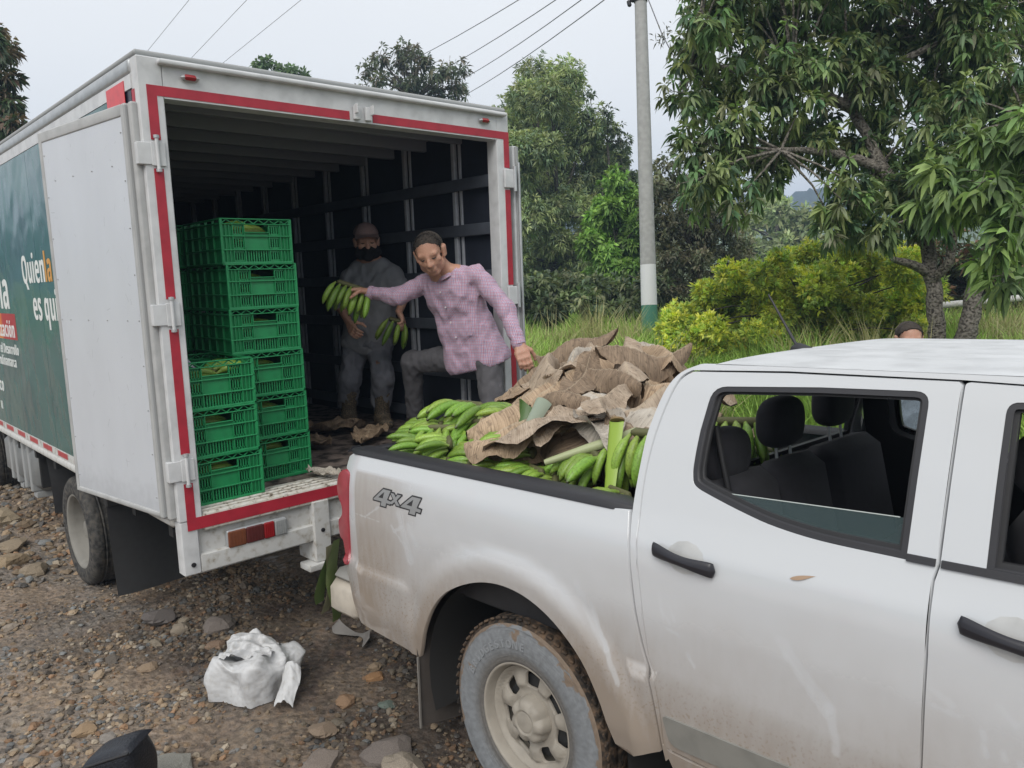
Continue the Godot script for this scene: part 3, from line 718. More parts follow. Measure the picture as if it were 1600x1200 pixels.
func grass() -> void:
	var m1 := blades(26, 0.55, 0.22, 0.006, 0.55, Color(0.22, 0.40, 0.06), Color(0.42, 0.60, 0.14))
	var m2 := blades(20, 0.8, 0.2, 0.006, 0.5, Color(0.34, 0.35, 0.13), Color(0.46, 0.42, 0.21))
	var xf: Array = []
	var cl: Array = []
	var xd: Array = []
	var cd: Array = []
	for i in 9000:
		var z := -4.2 - 16.0 * pow(rng.randf(), 1.6)
		var x := rng.randf_range(-20.0, 5.0)
		var q := nz.get_noise_2d(x * 0.5, z * 0.5)
		var s := rng.randf_range(0.6, 1.3) * (0.75 + 0.6 * smoothstep(-0.3, 0.4, q)) * smoothstep(-3.8, -5.5, z)
		var t := Transform3D(Basis(Vector3.UP, rng.randf() * TAU).scaled(Vector3(1.15, s, 1.15)), Vector3(x, ground_y(x, z) - 0.02, z))
		var k := rng.randf_range(0.7, 1.25)
		if nz.get_noise_2d(x * 0.35 + 77.0, z * 0.35) > 0.24 and rng.randf() < 0.7:
			xd.append(t); cd.append(Color(k, k, k))
		else:
			xf.append(t); cl.append(Color(k, k, k * 0.9))
	var gm := vmat(0.6)
	gm.backlight_enabled = true
	gm.backlight = Color(0.4, 0.4, 0.3)
	scatter("grass", m1, gm, xf, cl, "tall bright green grass on the bank behind the vehicles", "grass")
	scatter("dry_grass", m2, gm, xd, cd, "pale seeding grass stalks standing in the green bank", "grass")

# ---------------------------------------------------------------- the box truck
func wheel_mesh(r: float, w: float, rim: float, lugs: int) -> MB:
	# tyre about the local y axis, outer face at +w/2
	var mb := MB.new()
	var h := w * 0.5
	var p: Array = []
	for q in [[rim, -h * 0.82], [rim * 1.05, -h * 0.95], [r * 0.82, -h], [r * 0.93, -h * 0.93], [r * 0.985, -h * 0.78], [r, -h * 0.6], [r, -h * 0.36], [r * 0.975, -h * 0.34], [r * 0.975, -h * 0.29], [r, -h * 0.27], [r, -0.022], [r * 0.975, -0.018], [r * 0.975, 0.018], [r, 0.022], [r, h * 0.27], [r * 0.975, h * 0.29], [r * 0.975, h * 0.34], [r, h * 0.36], [r, h * 0.6], [r * 0.985, h * 0.78], [r * 0.93, h * 0.93], [r * 0.82, h], [rim * 1.05, h * 0.95], [rim, h * 0.82]]:
		p.append(Vector2(q[0], q[1]))
	mb.lathe(p, 64)
	for i in lugs:
		var a := TAU * i / lugs
		for s in [-1, 1]:
			var b := Basis(Vector3.UP, -a)
			mb.box(b * Vector3(r * 0.985, s * h * 0.74, 0), Vector3(0.018, h * 0.34, TAU * r / lugs * 0.6), b.rotated(b.x.normalized(), 0.25 * s), 0.003)
	return mb

func letters(txt: String, size: float, material: Material, parent: Node3D, xf: Transform3D, called: String, bold := true, right := false) -> MeshInstance3D:
	var tm := TextMesh.new()
	var f := SystemFont.new()
	f.font_names = PackedStringArray(["Droid Sans"])
	if bold: f.font_weight = 700
	tm.font = f
	tm.text = txt
	tm.font_size = 64
	tm.pixel_size = size / 64.0
	tm.depth = 0.002
	tm.curve_step = 1.0
	tm.horizontal_alignment = HORIZONTAL_ALIGNMENT_RIGHT if right else HORIZONTAL_ALIGNMENT_LEFT
	var o := put(called, tm, material, parent)
	o.transform = xf
	return o

func door_paint() -> StandardMaterial3D:
	var im := Image.create(512, 1024, false, Image.FORMAT_RGB8)
	var q := RandomNumberGenerator.new()
	q.seed = 4
	var f := FastNoiseLite.new()
	f.seed = 6; f.frequency = 0.006; f.fractal_octaves = 4
	for x in 512:
		for y in 1024:
			var g := 0.985 + 0.02 * f.get_noise_2d(x, y * 0.4) - 0.06 * smoothstep(930.0, 1020.0, y + 40.0 * f.get_noise_2d(x * 4.0, y * 4.0))
			im.set_pixel(x, y, Color(g, g, g * 0.997))
	for k in 90:
		var p := Vector2(q.randf() * 512, q.randf() * 1024)
		var d := Vector2(q.randfn() * 0.5, q.randfn()).normalized()
		var l := int(q.randf_range(2, 28))
		var g := q.randf_range(0.72, 0.93)
		for t in l:
			p += d + Vector2(q.randf_range(-0.4, 0.4), 0)
			if p.x > 1 and p.y > 1 and p.x < 510 and p.y < 1022: im.set_pixel(int(p.x), int(p.y), Color(g, g, g))
	var m := mat(0.56, 0.585, 0.625, 0.28)
	m.albedo_texture = ImageTexture.create_from_image(im)
	m.uv1_scale = Vector3(1.0 / 0.97, -1.0 / 1.945, 1)
	m.uv1_offset = Vector3(0.5, 0.5, 0)
	return m

func truck() -> void:
	var T := thing("box_truck", "white box truck with its rear doors swung open, backed up to the pickup", "truck", Transform3D(Basis.IDENTITY, Vector3(-4.0, 0, -0.7)))
	var o := Vector3(4.0, 0, 0.7)  # world to local
	var X := -1.92
	var L := func(a: Vector3, b: Vector3, bev := 0.0) -> MB: return bc(a + o, b + o, bev)
	# outer shell
	var teal := tri_(mat(0.012, 0.105, 0.098, 0.16), ntex(0.006, 81, [Color(0.75, 0.85, 0.9), gr(1.0), Color(1.5, 1.25, 1.35)], [0.1, 0.5, 0.95]), 0.5)
	teal.clearcoat_enabled = true
	teal.clearcoat = 0.4
	var navy := mat(0.012, 0.014, 0.03, 0.35)
	var side := put("left_side", L.call(Vector3(-7.1, 0.9, 0.41), Vector3(-2.0, 2.9, 0.45)), navy, T)
	# five overlapping sheets of the printed side
	var sheet := relief(teal.duplicate(), ntex(0.006, 83, [], [], 3), 1.2)
	var x0 := -2.36
	for w in [1.75, 0.95, 0.95, 1.1]:
		put("side_sheet", L.call(Vector3(x0 - w + 0.006, 0.905, 0.45), Vector3(x0, 2.895, 0.453)), sheet, T)
		x0 -= w
	put("right_side", L.call(Vector3(-7.1, 0.79, -1.86), Vector3(-2.0, 3.03, -1.83)), M.white, T)
	put("front_wall", L.call(Vector3(-7.14, 0.79, -1.86), Vector3(-7.1, 3.03, 0.45)), M.white, T)
	put("roof", L.call(Vector3(-7.14, 3.032, -1.87), Vector3(-1.95, 3.066, 0.445), 0.01), M.roofgrey, T)
	put("top_rail", L.call(Vector3(-7.14, 2.962, 0.40), Vector3(-1.99, 3.03, 0.462), 0.012), M.alu, T)
	put("top_band", L.call(Vector3(-7.1, 2.897, 0.41), Vector3(-1.99, 2.96, 0.456)), M.white, T)
	put("red_reflector", L.call(Vector3(-2.34, 2.84, 0.4565), Vector3(-2.08, 2.945, 0.459)), tri_(mat(0.62, 0.02, 0.025, 0.3), M.grime, 2.0), T)
	put("reflector_strip", L.call(Vector3(-2.0, 2.3, 0.447), Vector3(-1.965, 2.89, 0.4525)), M.red, T)
	put("skirt_rail", L.call(Vector3(-7.1, 0.79, 0.40), Vector3(-2.0, 0.852, 0.463), 0.015), M.white_old, T)
	put("skirt_band", L.call(Vector3(-7.1, 0.852, 0.41), Vector3(-2.0, 0.904, 0.457)), M.white_old, T)
	var tape := tri_(mat(0.45, 0.06, 0.065, 0.4), M.grime, 2.0)
	for i in 12:
		put("side_tape", L.call(Vector3(-3.30 - i * 0.40, 0.862, 0.457), Vector3(-3.06 - i * 0.40, 0.898, 0.459)), tape, T)
	# lettering on the side
	var wm := mat(0.72, 0.74, 0.72, 0.5)
	var om := mat(0.62, 0.30, 0.06, 0.5)
	var face := func(x: float, y: float) -> Transform3D: return Transform3D(Basis.IDENTITY, Vector3(x, y, 0.4545) + o)
	letters("Quien", 0.262, wm, T, face.call(-4.55, 2.135), "lettering").scale.x = 0.84
	letters("la", 0.262, om, T, face.call(-3.93, 2.135), "lettering").scale.x = 0.84
	letters("es qui", 0.262, wm, T, face.call(-4.34, 1.885), "lettering").scale.x = 0.88
	letters("cia", 0.40, wm, T, face.call(-5.045, 2.0), "lettering", true, true)
	letters("ización", 0.17, wm, T, face.call(-5.0, 1.70), "lettering", true, true)
	letters("ara el Desarrollo", 0.105, wm, T, face.call(-4.945, 1.545), "lettering", true, true)
	letters("ndinamarca", 0.105, wm, T, face.call(-5.07, 1.445), "lettering", true, true)
	letters(".co", 0.15, wm, T, face.call(-5.64, 1.23), "lettering", true, true)
	letters("u", 0.12, wm, T, face.call(-5.78, 1.06), "lettering", true, true)
	var band := GradientTexture2D.new()
	var bg := Gradient.new()
	bg.colors = PackedColorArray([Color(0.93, 0.70, 0.25), Color(0.90, 0.52, 0.22), Color(0.75, 0.22, 0.22), Color(0.70, 0.20, 0.22)])
	bg.offsets = PackedFloat32Array([0.0, 0.55, 0.62, 1.0])
	band.gradient = bg
	var bandm := mat(0.8, 0.8, 0.8, 0.5)
	bandm.albedo_texture = band
	var bm := MB.new()
	bm.grid(1, 1, func(u, v): return Vector3(-6.1 + 1.16 * u, 1.625 + 0.20 * v, 0.4538) + o)
	put("colour_band", bm, bandm, T)
	# rear frame
	put("left_post", L.call(Vector3(-2.02, 0.83, 0.335), Vector3(X, 3.032, 0.45), 0.006), M.white, T)
	put("left_corner", L.call(Vector3(-2.0, 0.551, 0.36), Vector3(X - 0.002, 0.83, 0.447), 0.008), M.white, T)
	put("right_post", L.call(Vector3(-2.02, 0.5, -1.86), Vector3(X, 3.032, -1.752), 0.006), M.white, T)
	put("header", L.call(Vector3(-2.02, 2.852, -1.752), Vector3(X, 3.032, 0.335)), M.white, T)
	put("drip_rail", L.call(Vector3(X, 2.998, -1.82), Vector3(-1.885, 3.022, 0.36), 0.006), M.white, T)
	put("sill", L.call(Vector3(-2.14, 0.76, -1.752), Vector3(X, 0.858, 0.335), 0.012), M.chipped, T)
	for i in 3:
		put("sill_ridge", L.call(Vector3(-1.965 - i * 0.05, 0.856, -1.752), Vector3(-1.945 - i * 0.05, 0.868, 0.335), 0.004), M.chipped, T)
	put("lower_panel", L.call(Vector3(-1.985, 0.54, -1.752), Vector3(-1.955, 0.78, 0.36)), M.white_old, T)
	put("cross_beam", L.call(Vector3(-2.0, 0.552, -1.752), Vector3(X - 0.004, 0.645, 0.36), 0.006), M.white_old, T)
	put("right_corner", L.call(Vector3(-1.999, 0.66, -1.752), Vector3(X - 0.006, 0.79, -1.66), 0.006), M.white_old, T)
	for q in [[0.43, 2.906, 0.413, 0.369, 2.66], [0, 2.53, 0.413, 0.369, 1.925], [0, 1.78, 0.413, 0.369, 1.17], [0, 1.02, 0.413, 0.369, 0.842]]:
		put("red_tape", L.call(Vector3(X, q[4], q[3]), Vector3(X + 0.0025, q[1], q[2])), M.red, T)
	for q in [[2.906, 2.68], [2.54, 1.92], [1.78, 0.85]]:
		put("red_tape", L.call(Vector3(X, q[1], -1.857), Vector3(X + 0.0025, q[0], -1.812)), M.red, T)
	put("red_tape", L.call(Vector3(X, 2.86, -0.66), Vector3(X + 0.0025, 2.906, 0.369)), M.red, T)
	put("red_tape", L.call(Vector3(X, 2.86, -1.812), Vector3(X + 0.0025, 2.906, -0.81)), M.red, T)
	put("red_tape", L.call(Vector3(X, 0.781, -1.75), Vector3(X + 0.0025, 0.842, 0.413)), M.red, T)
	for z in [0.213, -1.643]:
		var ml := put("marker_light", L.call(Vector3(X, 2.94, z - 0.045), Vector3(X + 0.03, 2.972, z + 0.045), 0.014), M.alu, T)
		put("lens", L.call(Vector3(X + 0.012, 2.943, z - 0.03), Vector3(X + 0.036, 2.969, z + 0.034), 0.011), M.red_lens, ml)
	for z in [-0.70, -0.775]:
		var kb := MB.new()
		kb.box(Vector3(X + 0.012, 2.90, z) + o, Vector3(0.024, 0.075, 0.042), Basis.IDENTITY, 0.006)
		kb.box(Vector3(X + 0.035, 2.918, z + (0.014 if z > -0.72 else -0.014)) + o, Vector3(0.03, 0.05, 0.012), Basis.IDENTITY, 0.003)
		put("latch_keeper", kb, M.white, T)
	# tail lamp
	var tl := put("tail_lamp", L.call(Vector3(-1.955, 0.636, -0.115), Vector3(-1.925, 0.732, 0.219), 0.01), M.alu, T)
	var lens := [mat(0.17, 0.055, 0.025, 0.4), mat(0.10, 0.022, 0.02, 0.35), mat(0.28, 0.012, 0.015, 0.3), mat(0.30, 0.31, 0.31, 0.3)]
	var zz := [0.215, 0.118, 0.02, -0.04, -0.111]
	for i in 4:
		put("lens", L.call(Vector3(-1.93, 0.641, zz[i + 1] + 0.001), Vector3(-1.914 + 0.001 * i, 0.727, zz[i]), 0.006), tri_(lens[i], M.grime, 4.0), tl)
		for k in 5: put("rib", L.call(Vector3(-1.9155, 0.648, lerpf(zz[i], zz[i + 1], (k + 0.8) / 5.8)), Vector3(-1.9125 + 0.001 * i, 0.72, lerpf(zz[i], zz[i + 1], (k + 0.8) / 5.8) + 0.004)), lens[i], tl)
	var r2 := put("tail_lamp", L.call(Vector3(-1.955, 0.636, -1.6), Vector3(-1.925, 0.732, -1.27), 0.01), M.alu, T)
	put("lens", L.call(Vector3(-1.93, 0.641, -1.595), Vector3(-1.912, 0.727, -1.275), 0.006), lens[1], r2)
	for z in [-0.265, -1.2]:
		var br := put("step_bracket", L.call(Vector3(-1.975, 0.43, z - 0.1), Vector3(-1.905, 0.778, z), 0.006), M.white_old, T)
		put("bracket_web", L.call(Vector3(-2.10, 0.43, z - 0.012), Vector3(-1.975, 0.60, z + 0.0), 0.003), M.white_old, br)
		put("step_foot", L.call(Vector3(-2.0, 0.392, z - 0.105), Vector3(-1.885, 0.43, z + 0.055), 0.005), M.white_old, br)
		put("plug", tb([Vector3(-1.91, 0.61, z - 0.05) + o, Vector3(-1.9, 0.61, z - 0.05) + o], [0.012], 10), M.black, br)
	put("plug", tb([Vector3(-1.93, 0.605, 0.40) + o, Vector3(-1.916, 0.605, 0.40) + o], [0.012], 10), M.black, T)
	# hinges
	for y in [2.596, 1.851, 1.09]:
		var hb := put("hinge", L.call(Vector3(X, y - 0.055, 0.355), Vector3(X + 0.012, y + 0.055, 0.42), 0.003), M.white, T)
		put("strap", L.call(Vector3(X - 0.03, y - 0.05, 0.452), Vector3(X + 0.006, y + 0.05, 0.482), 0.004), M.white, hb)
		put("strap", L.call(Vector3(X + 0.001, y - 0.05, 0.40), Vector3(X + 0.009, y + 0.05, 0.482), 0.003), M.white, hb)
		put("pin", tb([Vector3(X + 0.018, y - 0.075, 0.395) + o, Vector3(X + 0.018, y + 0.075, 0.395) + o], [0.0085], 10), M.white, hb)
		for s in [-1, 1]: put("bolt", tb([Vector3(X + 0.018, y + s * 0.07, 0.395) + o, Vector3(X + 0.018, y + s * 0.083, 0.395) + o], [0.014], 6), M.alu, hb)
	for y in [2.611, 1.849, 1.10]:
		var hb := put("hinge", L.call(Vector3(X, y - 0.06, -1.89), Vector3(X + 0.02, y + 0.06, -1.80), 0.005), M.white, T)
		put("pin", tb([Vector3(X + 0.022, y - 0.08, -1.885) + o, Vector3(X + 0.022, y + 0.08, -1.885) + o], [0.012], 10), M.alu, hb)
	# left door swung back along the side
	var a := Vector3(-1.945, 0, 0.478)
	var e := Vector3(-3.0, 0, 0.62)
	var dx := (e - a).normalized()
	var dl := a.distance_to(e)
	var dn := dx.cross(Vector3.UP)
	if dn.z < 0: dn = -dn
	var D := Node3D.new()
	D.name = "rear_door"
	T.add_child(D, true)
	D.transform = Transform3D(Basis(-dx, Vector3.UP, dn), Vector3(a.x, 0.845, a.z) + o)
	var dh := 1.985
	# local: x from 0 at the hinge to -dl at the free edge
	put("door_skin", bc(Vector3(-dl + 0.02, 0.02, -0.04), Vector3(-0.10, dh - 0.02, 0.0)), door_paint(), D)
	var dfm := tri_(mat(0.42, 0.425, 0.42, 0.5), M.grime, 1.2)
	put("edge_trim", bc(Vector3(-dl, 0, -0.045), Vector3(-dl + 0.032, dh, 0.006), 0.006), dfm, D)
	put("bottom_trim", bc(Vector3(-dl + 0.032, 0, -0.045), Vector3(-0.10, 0.03, 0.006), 0.006), dfm, D)
	put("top_trim", bc(Vector3(-dl + 0.032, dh - 0.055, -0.045), Vector3(-0.10, dh, 0.006), 0.006), dfm, D)
	put("hinge_profile", bc(Vector3(-0.10, 0, -0.045), Vector3(-0.055, dh, 0.010), 0.010), dfm, D)
	put("door_gasket", bc(Vector3(-0.055, 0.01, -0.03), Vector3(-0.038, dh - 0.01, 0.016), 0.006), M.trim, D)
	put("hinge_stile", bc(Vector3(-0.038, 0, -0.045), Vector3(0.0, dh, 0.004), 0.010), dfm, D)
	var rivet := SphereMesh.new()
	rivet.radius = 0.005; rivet.height = 0.006; rivet.radial_segments = 8; rivet.rings = 3
	for i in 26:
		var q := Vector2.ZERO
		if i < 9: q = Vector2(-dl + 0.05, 0.1 + i * 0.22)
		elif i < 18: q = Vector2(-0.125, 0.1 + (i - 9) * 0.22)
		else: q = Vector2(-dl + 0.16 + (i - 18) % 4 * 0.22, 0.98 if i < 22 else 1.72)
		put("rivet", rivet, M.trim, D).position = Vector3(q.x, q.y, 0.001)
	# right door folded along the far side
	var E := Node3D.new()
	E.name = "rear_door"
	T.add_child(E, true)
	put("door_skin", L.call(Vector3(-3.0, 0.845, -1.955), Vector3(-1.94, 2.83, -1.91), 0.006), M.white, E)
	put("door_gasket", L.call(Vector3(-1.94, 0.85, -1.95), Vector3(-1.925, 2.825, -1.925), 0.004), M.trim, E)
	put("lock_rod", tb([Vector3(-1.915, 0.8, -1.935) + o, Vector3(-1.915, 2.72, -1.935) + o], [0.010], 8), M.alu, E)
	# inside
	put("floor", L.call(Vector3(-7.1, 0.80, -1.83), Vector3(-2.14, 0.86, 0.41)), relief(tri_(mat(0.19, 0.15, 0.128, 0.8), ntex(0.015, 91, [gr(0.35), gr(0.8), gr(1.0)], [0.2, 0.45, 0.8]), 1.0), M.fineh, 0.5), T)
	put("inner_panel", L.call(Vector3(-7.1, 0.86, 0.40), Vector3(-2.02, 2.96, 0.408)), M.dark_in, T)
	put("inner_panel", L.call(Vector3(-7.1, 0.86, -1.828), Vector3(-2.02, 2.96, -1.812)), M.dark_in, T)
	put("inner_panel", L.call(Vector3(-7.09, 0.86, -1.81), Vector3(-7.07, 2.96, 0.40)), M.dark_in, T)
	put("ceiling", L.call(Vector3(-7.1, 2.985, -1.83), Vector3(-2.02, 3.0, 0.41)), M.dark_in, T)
	for i in 9:
		var x := -2.42 - i * 0.58
		var pm := MB.new()
		pm.box(Vector3(x, 1.91, -1.80) + o, Vector3(0.035, 2.1, 0.03), Basis.IDENTITY, 0.004)
		pm.box(Vector3(x + 0.055, 1.91, -1.807) + o, Vector3(0.022, 2.1, 0.016), Basis.IDENTITY, 0.003)
		put("wall_post", pm, M.dark_steel, T)
		put("wall_post", L.call(Vector3(x - 0.02, 0.86, 0.375), Vector3(x + 0.02, 2.96, 0.40), 0.004), M.dark_steel, T)
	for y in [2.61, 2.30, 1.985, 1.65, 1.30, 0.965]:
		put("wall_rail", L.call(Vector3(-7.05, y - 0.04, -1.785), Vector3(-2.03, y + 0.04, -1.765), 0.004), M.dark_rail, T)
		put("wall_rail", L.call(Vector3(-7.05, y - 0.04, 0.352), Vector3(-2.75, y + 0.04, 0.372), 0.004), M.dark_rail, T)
	for i in 12:
		var x := -2.34 - i * 0.40
		put("roof_beam", L.call(Vector3(x - 0.022, 2.885, -1.80), Vector3(x + 0.022, 2.985, 0.39), 0.006), M.roof_steel, T)
	# underneath
	for z in [-0.30, -1.12]:
		put("chassis_rail", L.call(Vector3(-8.6, 0.5, z - 0.04), Vector3(-2.05, 0.68, z + 0.04), 0.01), M.chassis, T)
	for i in 9: put("floor_bearer", L.call(Vector3(-6.9 + i * 0.58, 0.68, -1.80), Vector3(-6.84 + i * 0.58, 0.79, 0.39)), M.chassis, T)
	put("axle", tb([Vector3(-4.03, 0.34, 0.1) + o, Vector3(-4.03, 0.34, -1.5) + o], [0.07], 10), M.chassis, T)
	var tyrem := relief(tri_(mat(0.10, 0.097, 0.092, 0.85), ntex(0.02, 95, [gr(0.4), gr(0.75), Color(1.0, 0.96, 0.9)], [0.2, 0.5, 0.8]), 2.0), M.fineh, 0.2)
	M.truck_tyre = tyrem
	var rimm := tri_(mat(0.24, 0.23, 0.205, 0.7), M.grime, 2.0)
	var tm := wheel_mesh(0.385, 0.225, 0.255, 0)
	for q in [[-4.03, 0.305, 1], [-4.03, 0.05, 1], [-4.03, -1.45, -1], [-4.03, -1.715, -1], [-7.6, 0.22, 1], [-7.6, -1.63, -1]]:
		var W := Node3D.new()
		W.name = "wheel"
		T.add_child(W, true)
		W.transform = Transform3D(Basis(Vector3.RIGHT, PI * 0.5 * q[2]), Vector3(q[0], 0.318, q[1]) + o)
		put("tyre", tm, tyrem, W)
		var rm := MB.new()
		rm.lathe([Vector2(0.0, -0.02), Vector2(0.085, -0.02), Vector2(0.085, -0.02), Vector2(0.09, -0.065), Vector2(0.19, -0.075), Vector2(0.222, -0.03), Vector2(0.232, 0.06), Vector2(0.245, 0.095), Vector2(0.26, 0.104), Vector2(0.268, 0.096), Vector2(0.266, 0.08)] as Array, 40)
		var rm2 := MB.new()
		rm2.lathe([Vector2(0.266, 0.08), Vector2(0.266, -0.08)] as Array, 32)
		rm.add(rm2, Transform3D.IDENTITY)
		put("rim", rm, rimm, W)
		put("hub", tb([Vector3(0, -0.04, 0), Vector3(0, 0.05, 0)], [0.075, 0.06], 16), rimm, W)
		for k in 6:
			var an := TAU * k / 6
			put("wheel_nut", tb([Vector3(cos(an) * 0.11, -0.07, sin(an) * 0.11), Vector3(cos(an) * 0.11, -0.04, sin(an) * 0.11)], [0.014], 6), M.trim, W)
	var fl := MB.new()
	fl.grid(8, 8, func(u, v): return Vector3(-3.2 + 0.05 * pow(1 - v, 2) + 0.012 * sin(u * 7.0) * (1 - v), 0.1 + 0.66 * v, 0.43 - 0.62 * u) + o)
	put("mud_flap", fl, M.rubber, T)
	put("flap_hanger", L.call(Vector3(-3.24, 0.66, -0.25), Vector3(-3.18, 0.8, 0.43), 0.006), M.chassis, T)
	var f2 := MB.new()
	f2.grid(4, 4, func(u, v): return Vector3(-4.66 - 0.1 * v * v, 0.32 + 0.46 * v, 0.40 - 0.5 * u) + o)
	put("mud_flap", f2, M.rubber, T)
	for q in [[-5.2, -5.62], [-5.68, -6.3]]:
		var tk := put("fuel_tank", L.call(Vector3(q[1], 0.37, -0.15), Vector3(q[0], 0.76, 0.40), 0.07), tri_(mat(0.30, 0.31, 0.31, 0.45, 0.4), M.grime, 1.5), T)
		put("tank_end", L.call(Vector3(q[0] - 0.01, 0.41, -0.11), Vector3(q[0] + 0.012, 0.72, 0.36), 0.012), M.chassis, tk)
		for s in [0.1, 0.3]: put("tank_strap", L.call(Vector3(q[0] - s - 0.04, 0.362, -0.16), Vector3(q[0] - s, 0.768, 0.412), 0.07), M.trim, tk)
		put("tank_bracket", L.call(Vector3(q[0] - 0.2, 0.31, -0.1), Vector3(q[0] - 0.1, 0.365, 0.38), 0.006), M.trim, tk)
	# cab ahead of the box
	var cab := MB.new()
	var prof := spline([Vector2(-7.35, 0.7), Vector2(-9.15, 0.7), Vector2(-9.25, 1.3), Vector2(-9.05, 2.1), Vector2(-8.7, 2.35), Vector2(-7.4, 2.4)], 4, true)
	var ring: Array = []
	for z in [0.2, 0.24, -1.64, -1.60]:
		pass
	for i in prof.size():
		var p: Vector2 = prof[i]
		var q: Vector2 = prof[(i + 1) % prof.size()]
		cab.qo(cab.vt(Vector3(p.x, p.y, 0.22) + o), cab.vt(Vector3(q.x, q.y, 0.22) + o), cab.vt(Vector3(q.x, q.y, -1.62) + o), cab.vt(Vector3(p.x, p.y, -1.62) + o), Vector3(-(q - p).y, (q - p).x, 0) * -1.0)
		for z in [0.22, -1.62]:
			cab.trio(cab.vt(Vector3(p.x, p.y, z) + o), cab.vt(Vector3(q.x, q.y, z) + o), cab.vt(Vector3(-8.2, 1.5, z) + o), Vector3(0, 0, 1 if z > 0 else -1))
	put("cab", cab, M.white, T)
	put("cab_window", L.call(Vector3(-8.75, 1.5, 0.221), Vector3(-7.7, 2.15, 0.226)), M.black, T)
	# dents and scuffs left on the green side are in the sheet; a scuffed patch low down
	pass

# ---------------------------------------------------------------- crates
func crate_end(w: float, h: float) -> MB:
	var mb := MB.new()
	# frame
	var hw := w * 0.5
	var bars := [
		[-hw, hw, 0.0, 0.018], [-hw, hw, 0.078, 0.086], [-hw, hw, 0.152, 0.160], [-hw, hw, h - 0.034, h - 0.028], [-hw, hw, h - 0.007, h],
		[-hw, -hw + 0.012, 0, h], [hw - 0.012, hw, 0, h]]
	for b in bars:
		mb.box(Vector3((b[0] + b[1]) * 0.5, (b[2] + b[3]) * 0.5, 0.004), Vector3(b[1] - b[0], b[3] - b[2], 0.018), Basis.IDENTITY, 0.002)
	# solid ribbed corners
	for s in [-1, 1]:
		mb.box(Vector3(s * (hw - 0.038), h * 0.43, -0.004), Vector3(0.066, h * 0.86, 0.004))
		for k in 3: mb.box(Vector3(s * (hw - 0.03 - k * 0.02), h * 0.43, 0.003), Vector3(0.004, h * 0.86, 0.012))
		# slotted columns
		var c: float = s * (hw - 0.103)
		for row in 3:
			var y0: float = [0.018, 0.086, 0.160][row]
			var y1: float = [0.078, 0.152, h - 0.034][row]
			mb.box(Vector3(c, y0 + 0.004, -0.002), Vector3(0.064, 0.012, 0.006))
			mb.box(Vector3(c, y1 - 0.004, -0.002), Vector3(0.064, 0.012, 0.006))
			for k in 5: mb.box(Vector3(c - 0.028 + k * 0.014, (y0 + y1) * 0.5, -0.002), Vector3(0.0062, y1 - y0, 0.006))
		mb.box(Vector3(s * (hw - 0.071), h * 0.43, 0.003), Vector3(0.005, h * 0.86, 0.014))
		mb.box(Vector3(s * (hw - 0.136), h * 0.43, 0.003), Vector3(0.005, h * 0.86, 0.014))
	var mw := w - 2 * 0.136
	mb.box(Vector3(0, 0.119, -0.002), Vector3(mw, 0.074, 0.006))
	mb.box(Vector3(0, 0.168, -0.002), Vector3(mw, 0.018, 0.006))
	mb.box(Vector3(0, 0.176, 0.004), Vector3(mw, 0.006, 0.018), Basis.IDENTITY, 0.002)
	for k in 10: mb.box(Vector3(-mw * 0.5 + 0.006 + k * (mw - 0.012) / 9.0, 0.048, -0.002), Vector3(0.0072, 0.064, 0.006))
	# zigzag under the rim
	var nz_ := 13
	for k in nz_:
		var x0 := -hw + 0.01 + k * (w - 0.02) / nz_
		var d := (w - 0.02) / nz_
		var b := Basis(Vector3(0, 0, 1), atan2(0.022, d) * (1 if k % 2 == 0 else -1))
		mb.box(Vector3(x0 + d * 0.5, h - 0.0175, 0.003), Vector3(sqrt(d * d + 0.022 * 0.022), 0.004, 0.010), b)
	return mb

func crate_side(w: float, h: float) -> MB:
	var mb := MB.new()
	mb.box(Vector3(0, h * 0.46, -0.004), Vector3(w - 0.02, h * 0.92, 0.004))
	for y in [0.009, 0.085, 0.158, h - 0.03, h - 0.005]: mb.box(Vector3(0, y, 0.004), Vector3(w, 0.009, 0.018), Basis.IDENTITY, 0.002)
	for k in 6: mb.box(Vector3(-w * 0.5 + 0.006 + k * (w - 0.012) / 5.0, h * 0.5, 0.003), Vector3(0.008, h * 0.98, 0.016), Basis.IDENTITY, 0.002)
	mb.box(Vector3(-w * 0.1, 0.12, 0.0), Vector3(0.05, 0.035, 0.005), Basis.IDENTITY, 0.002)
	return mb

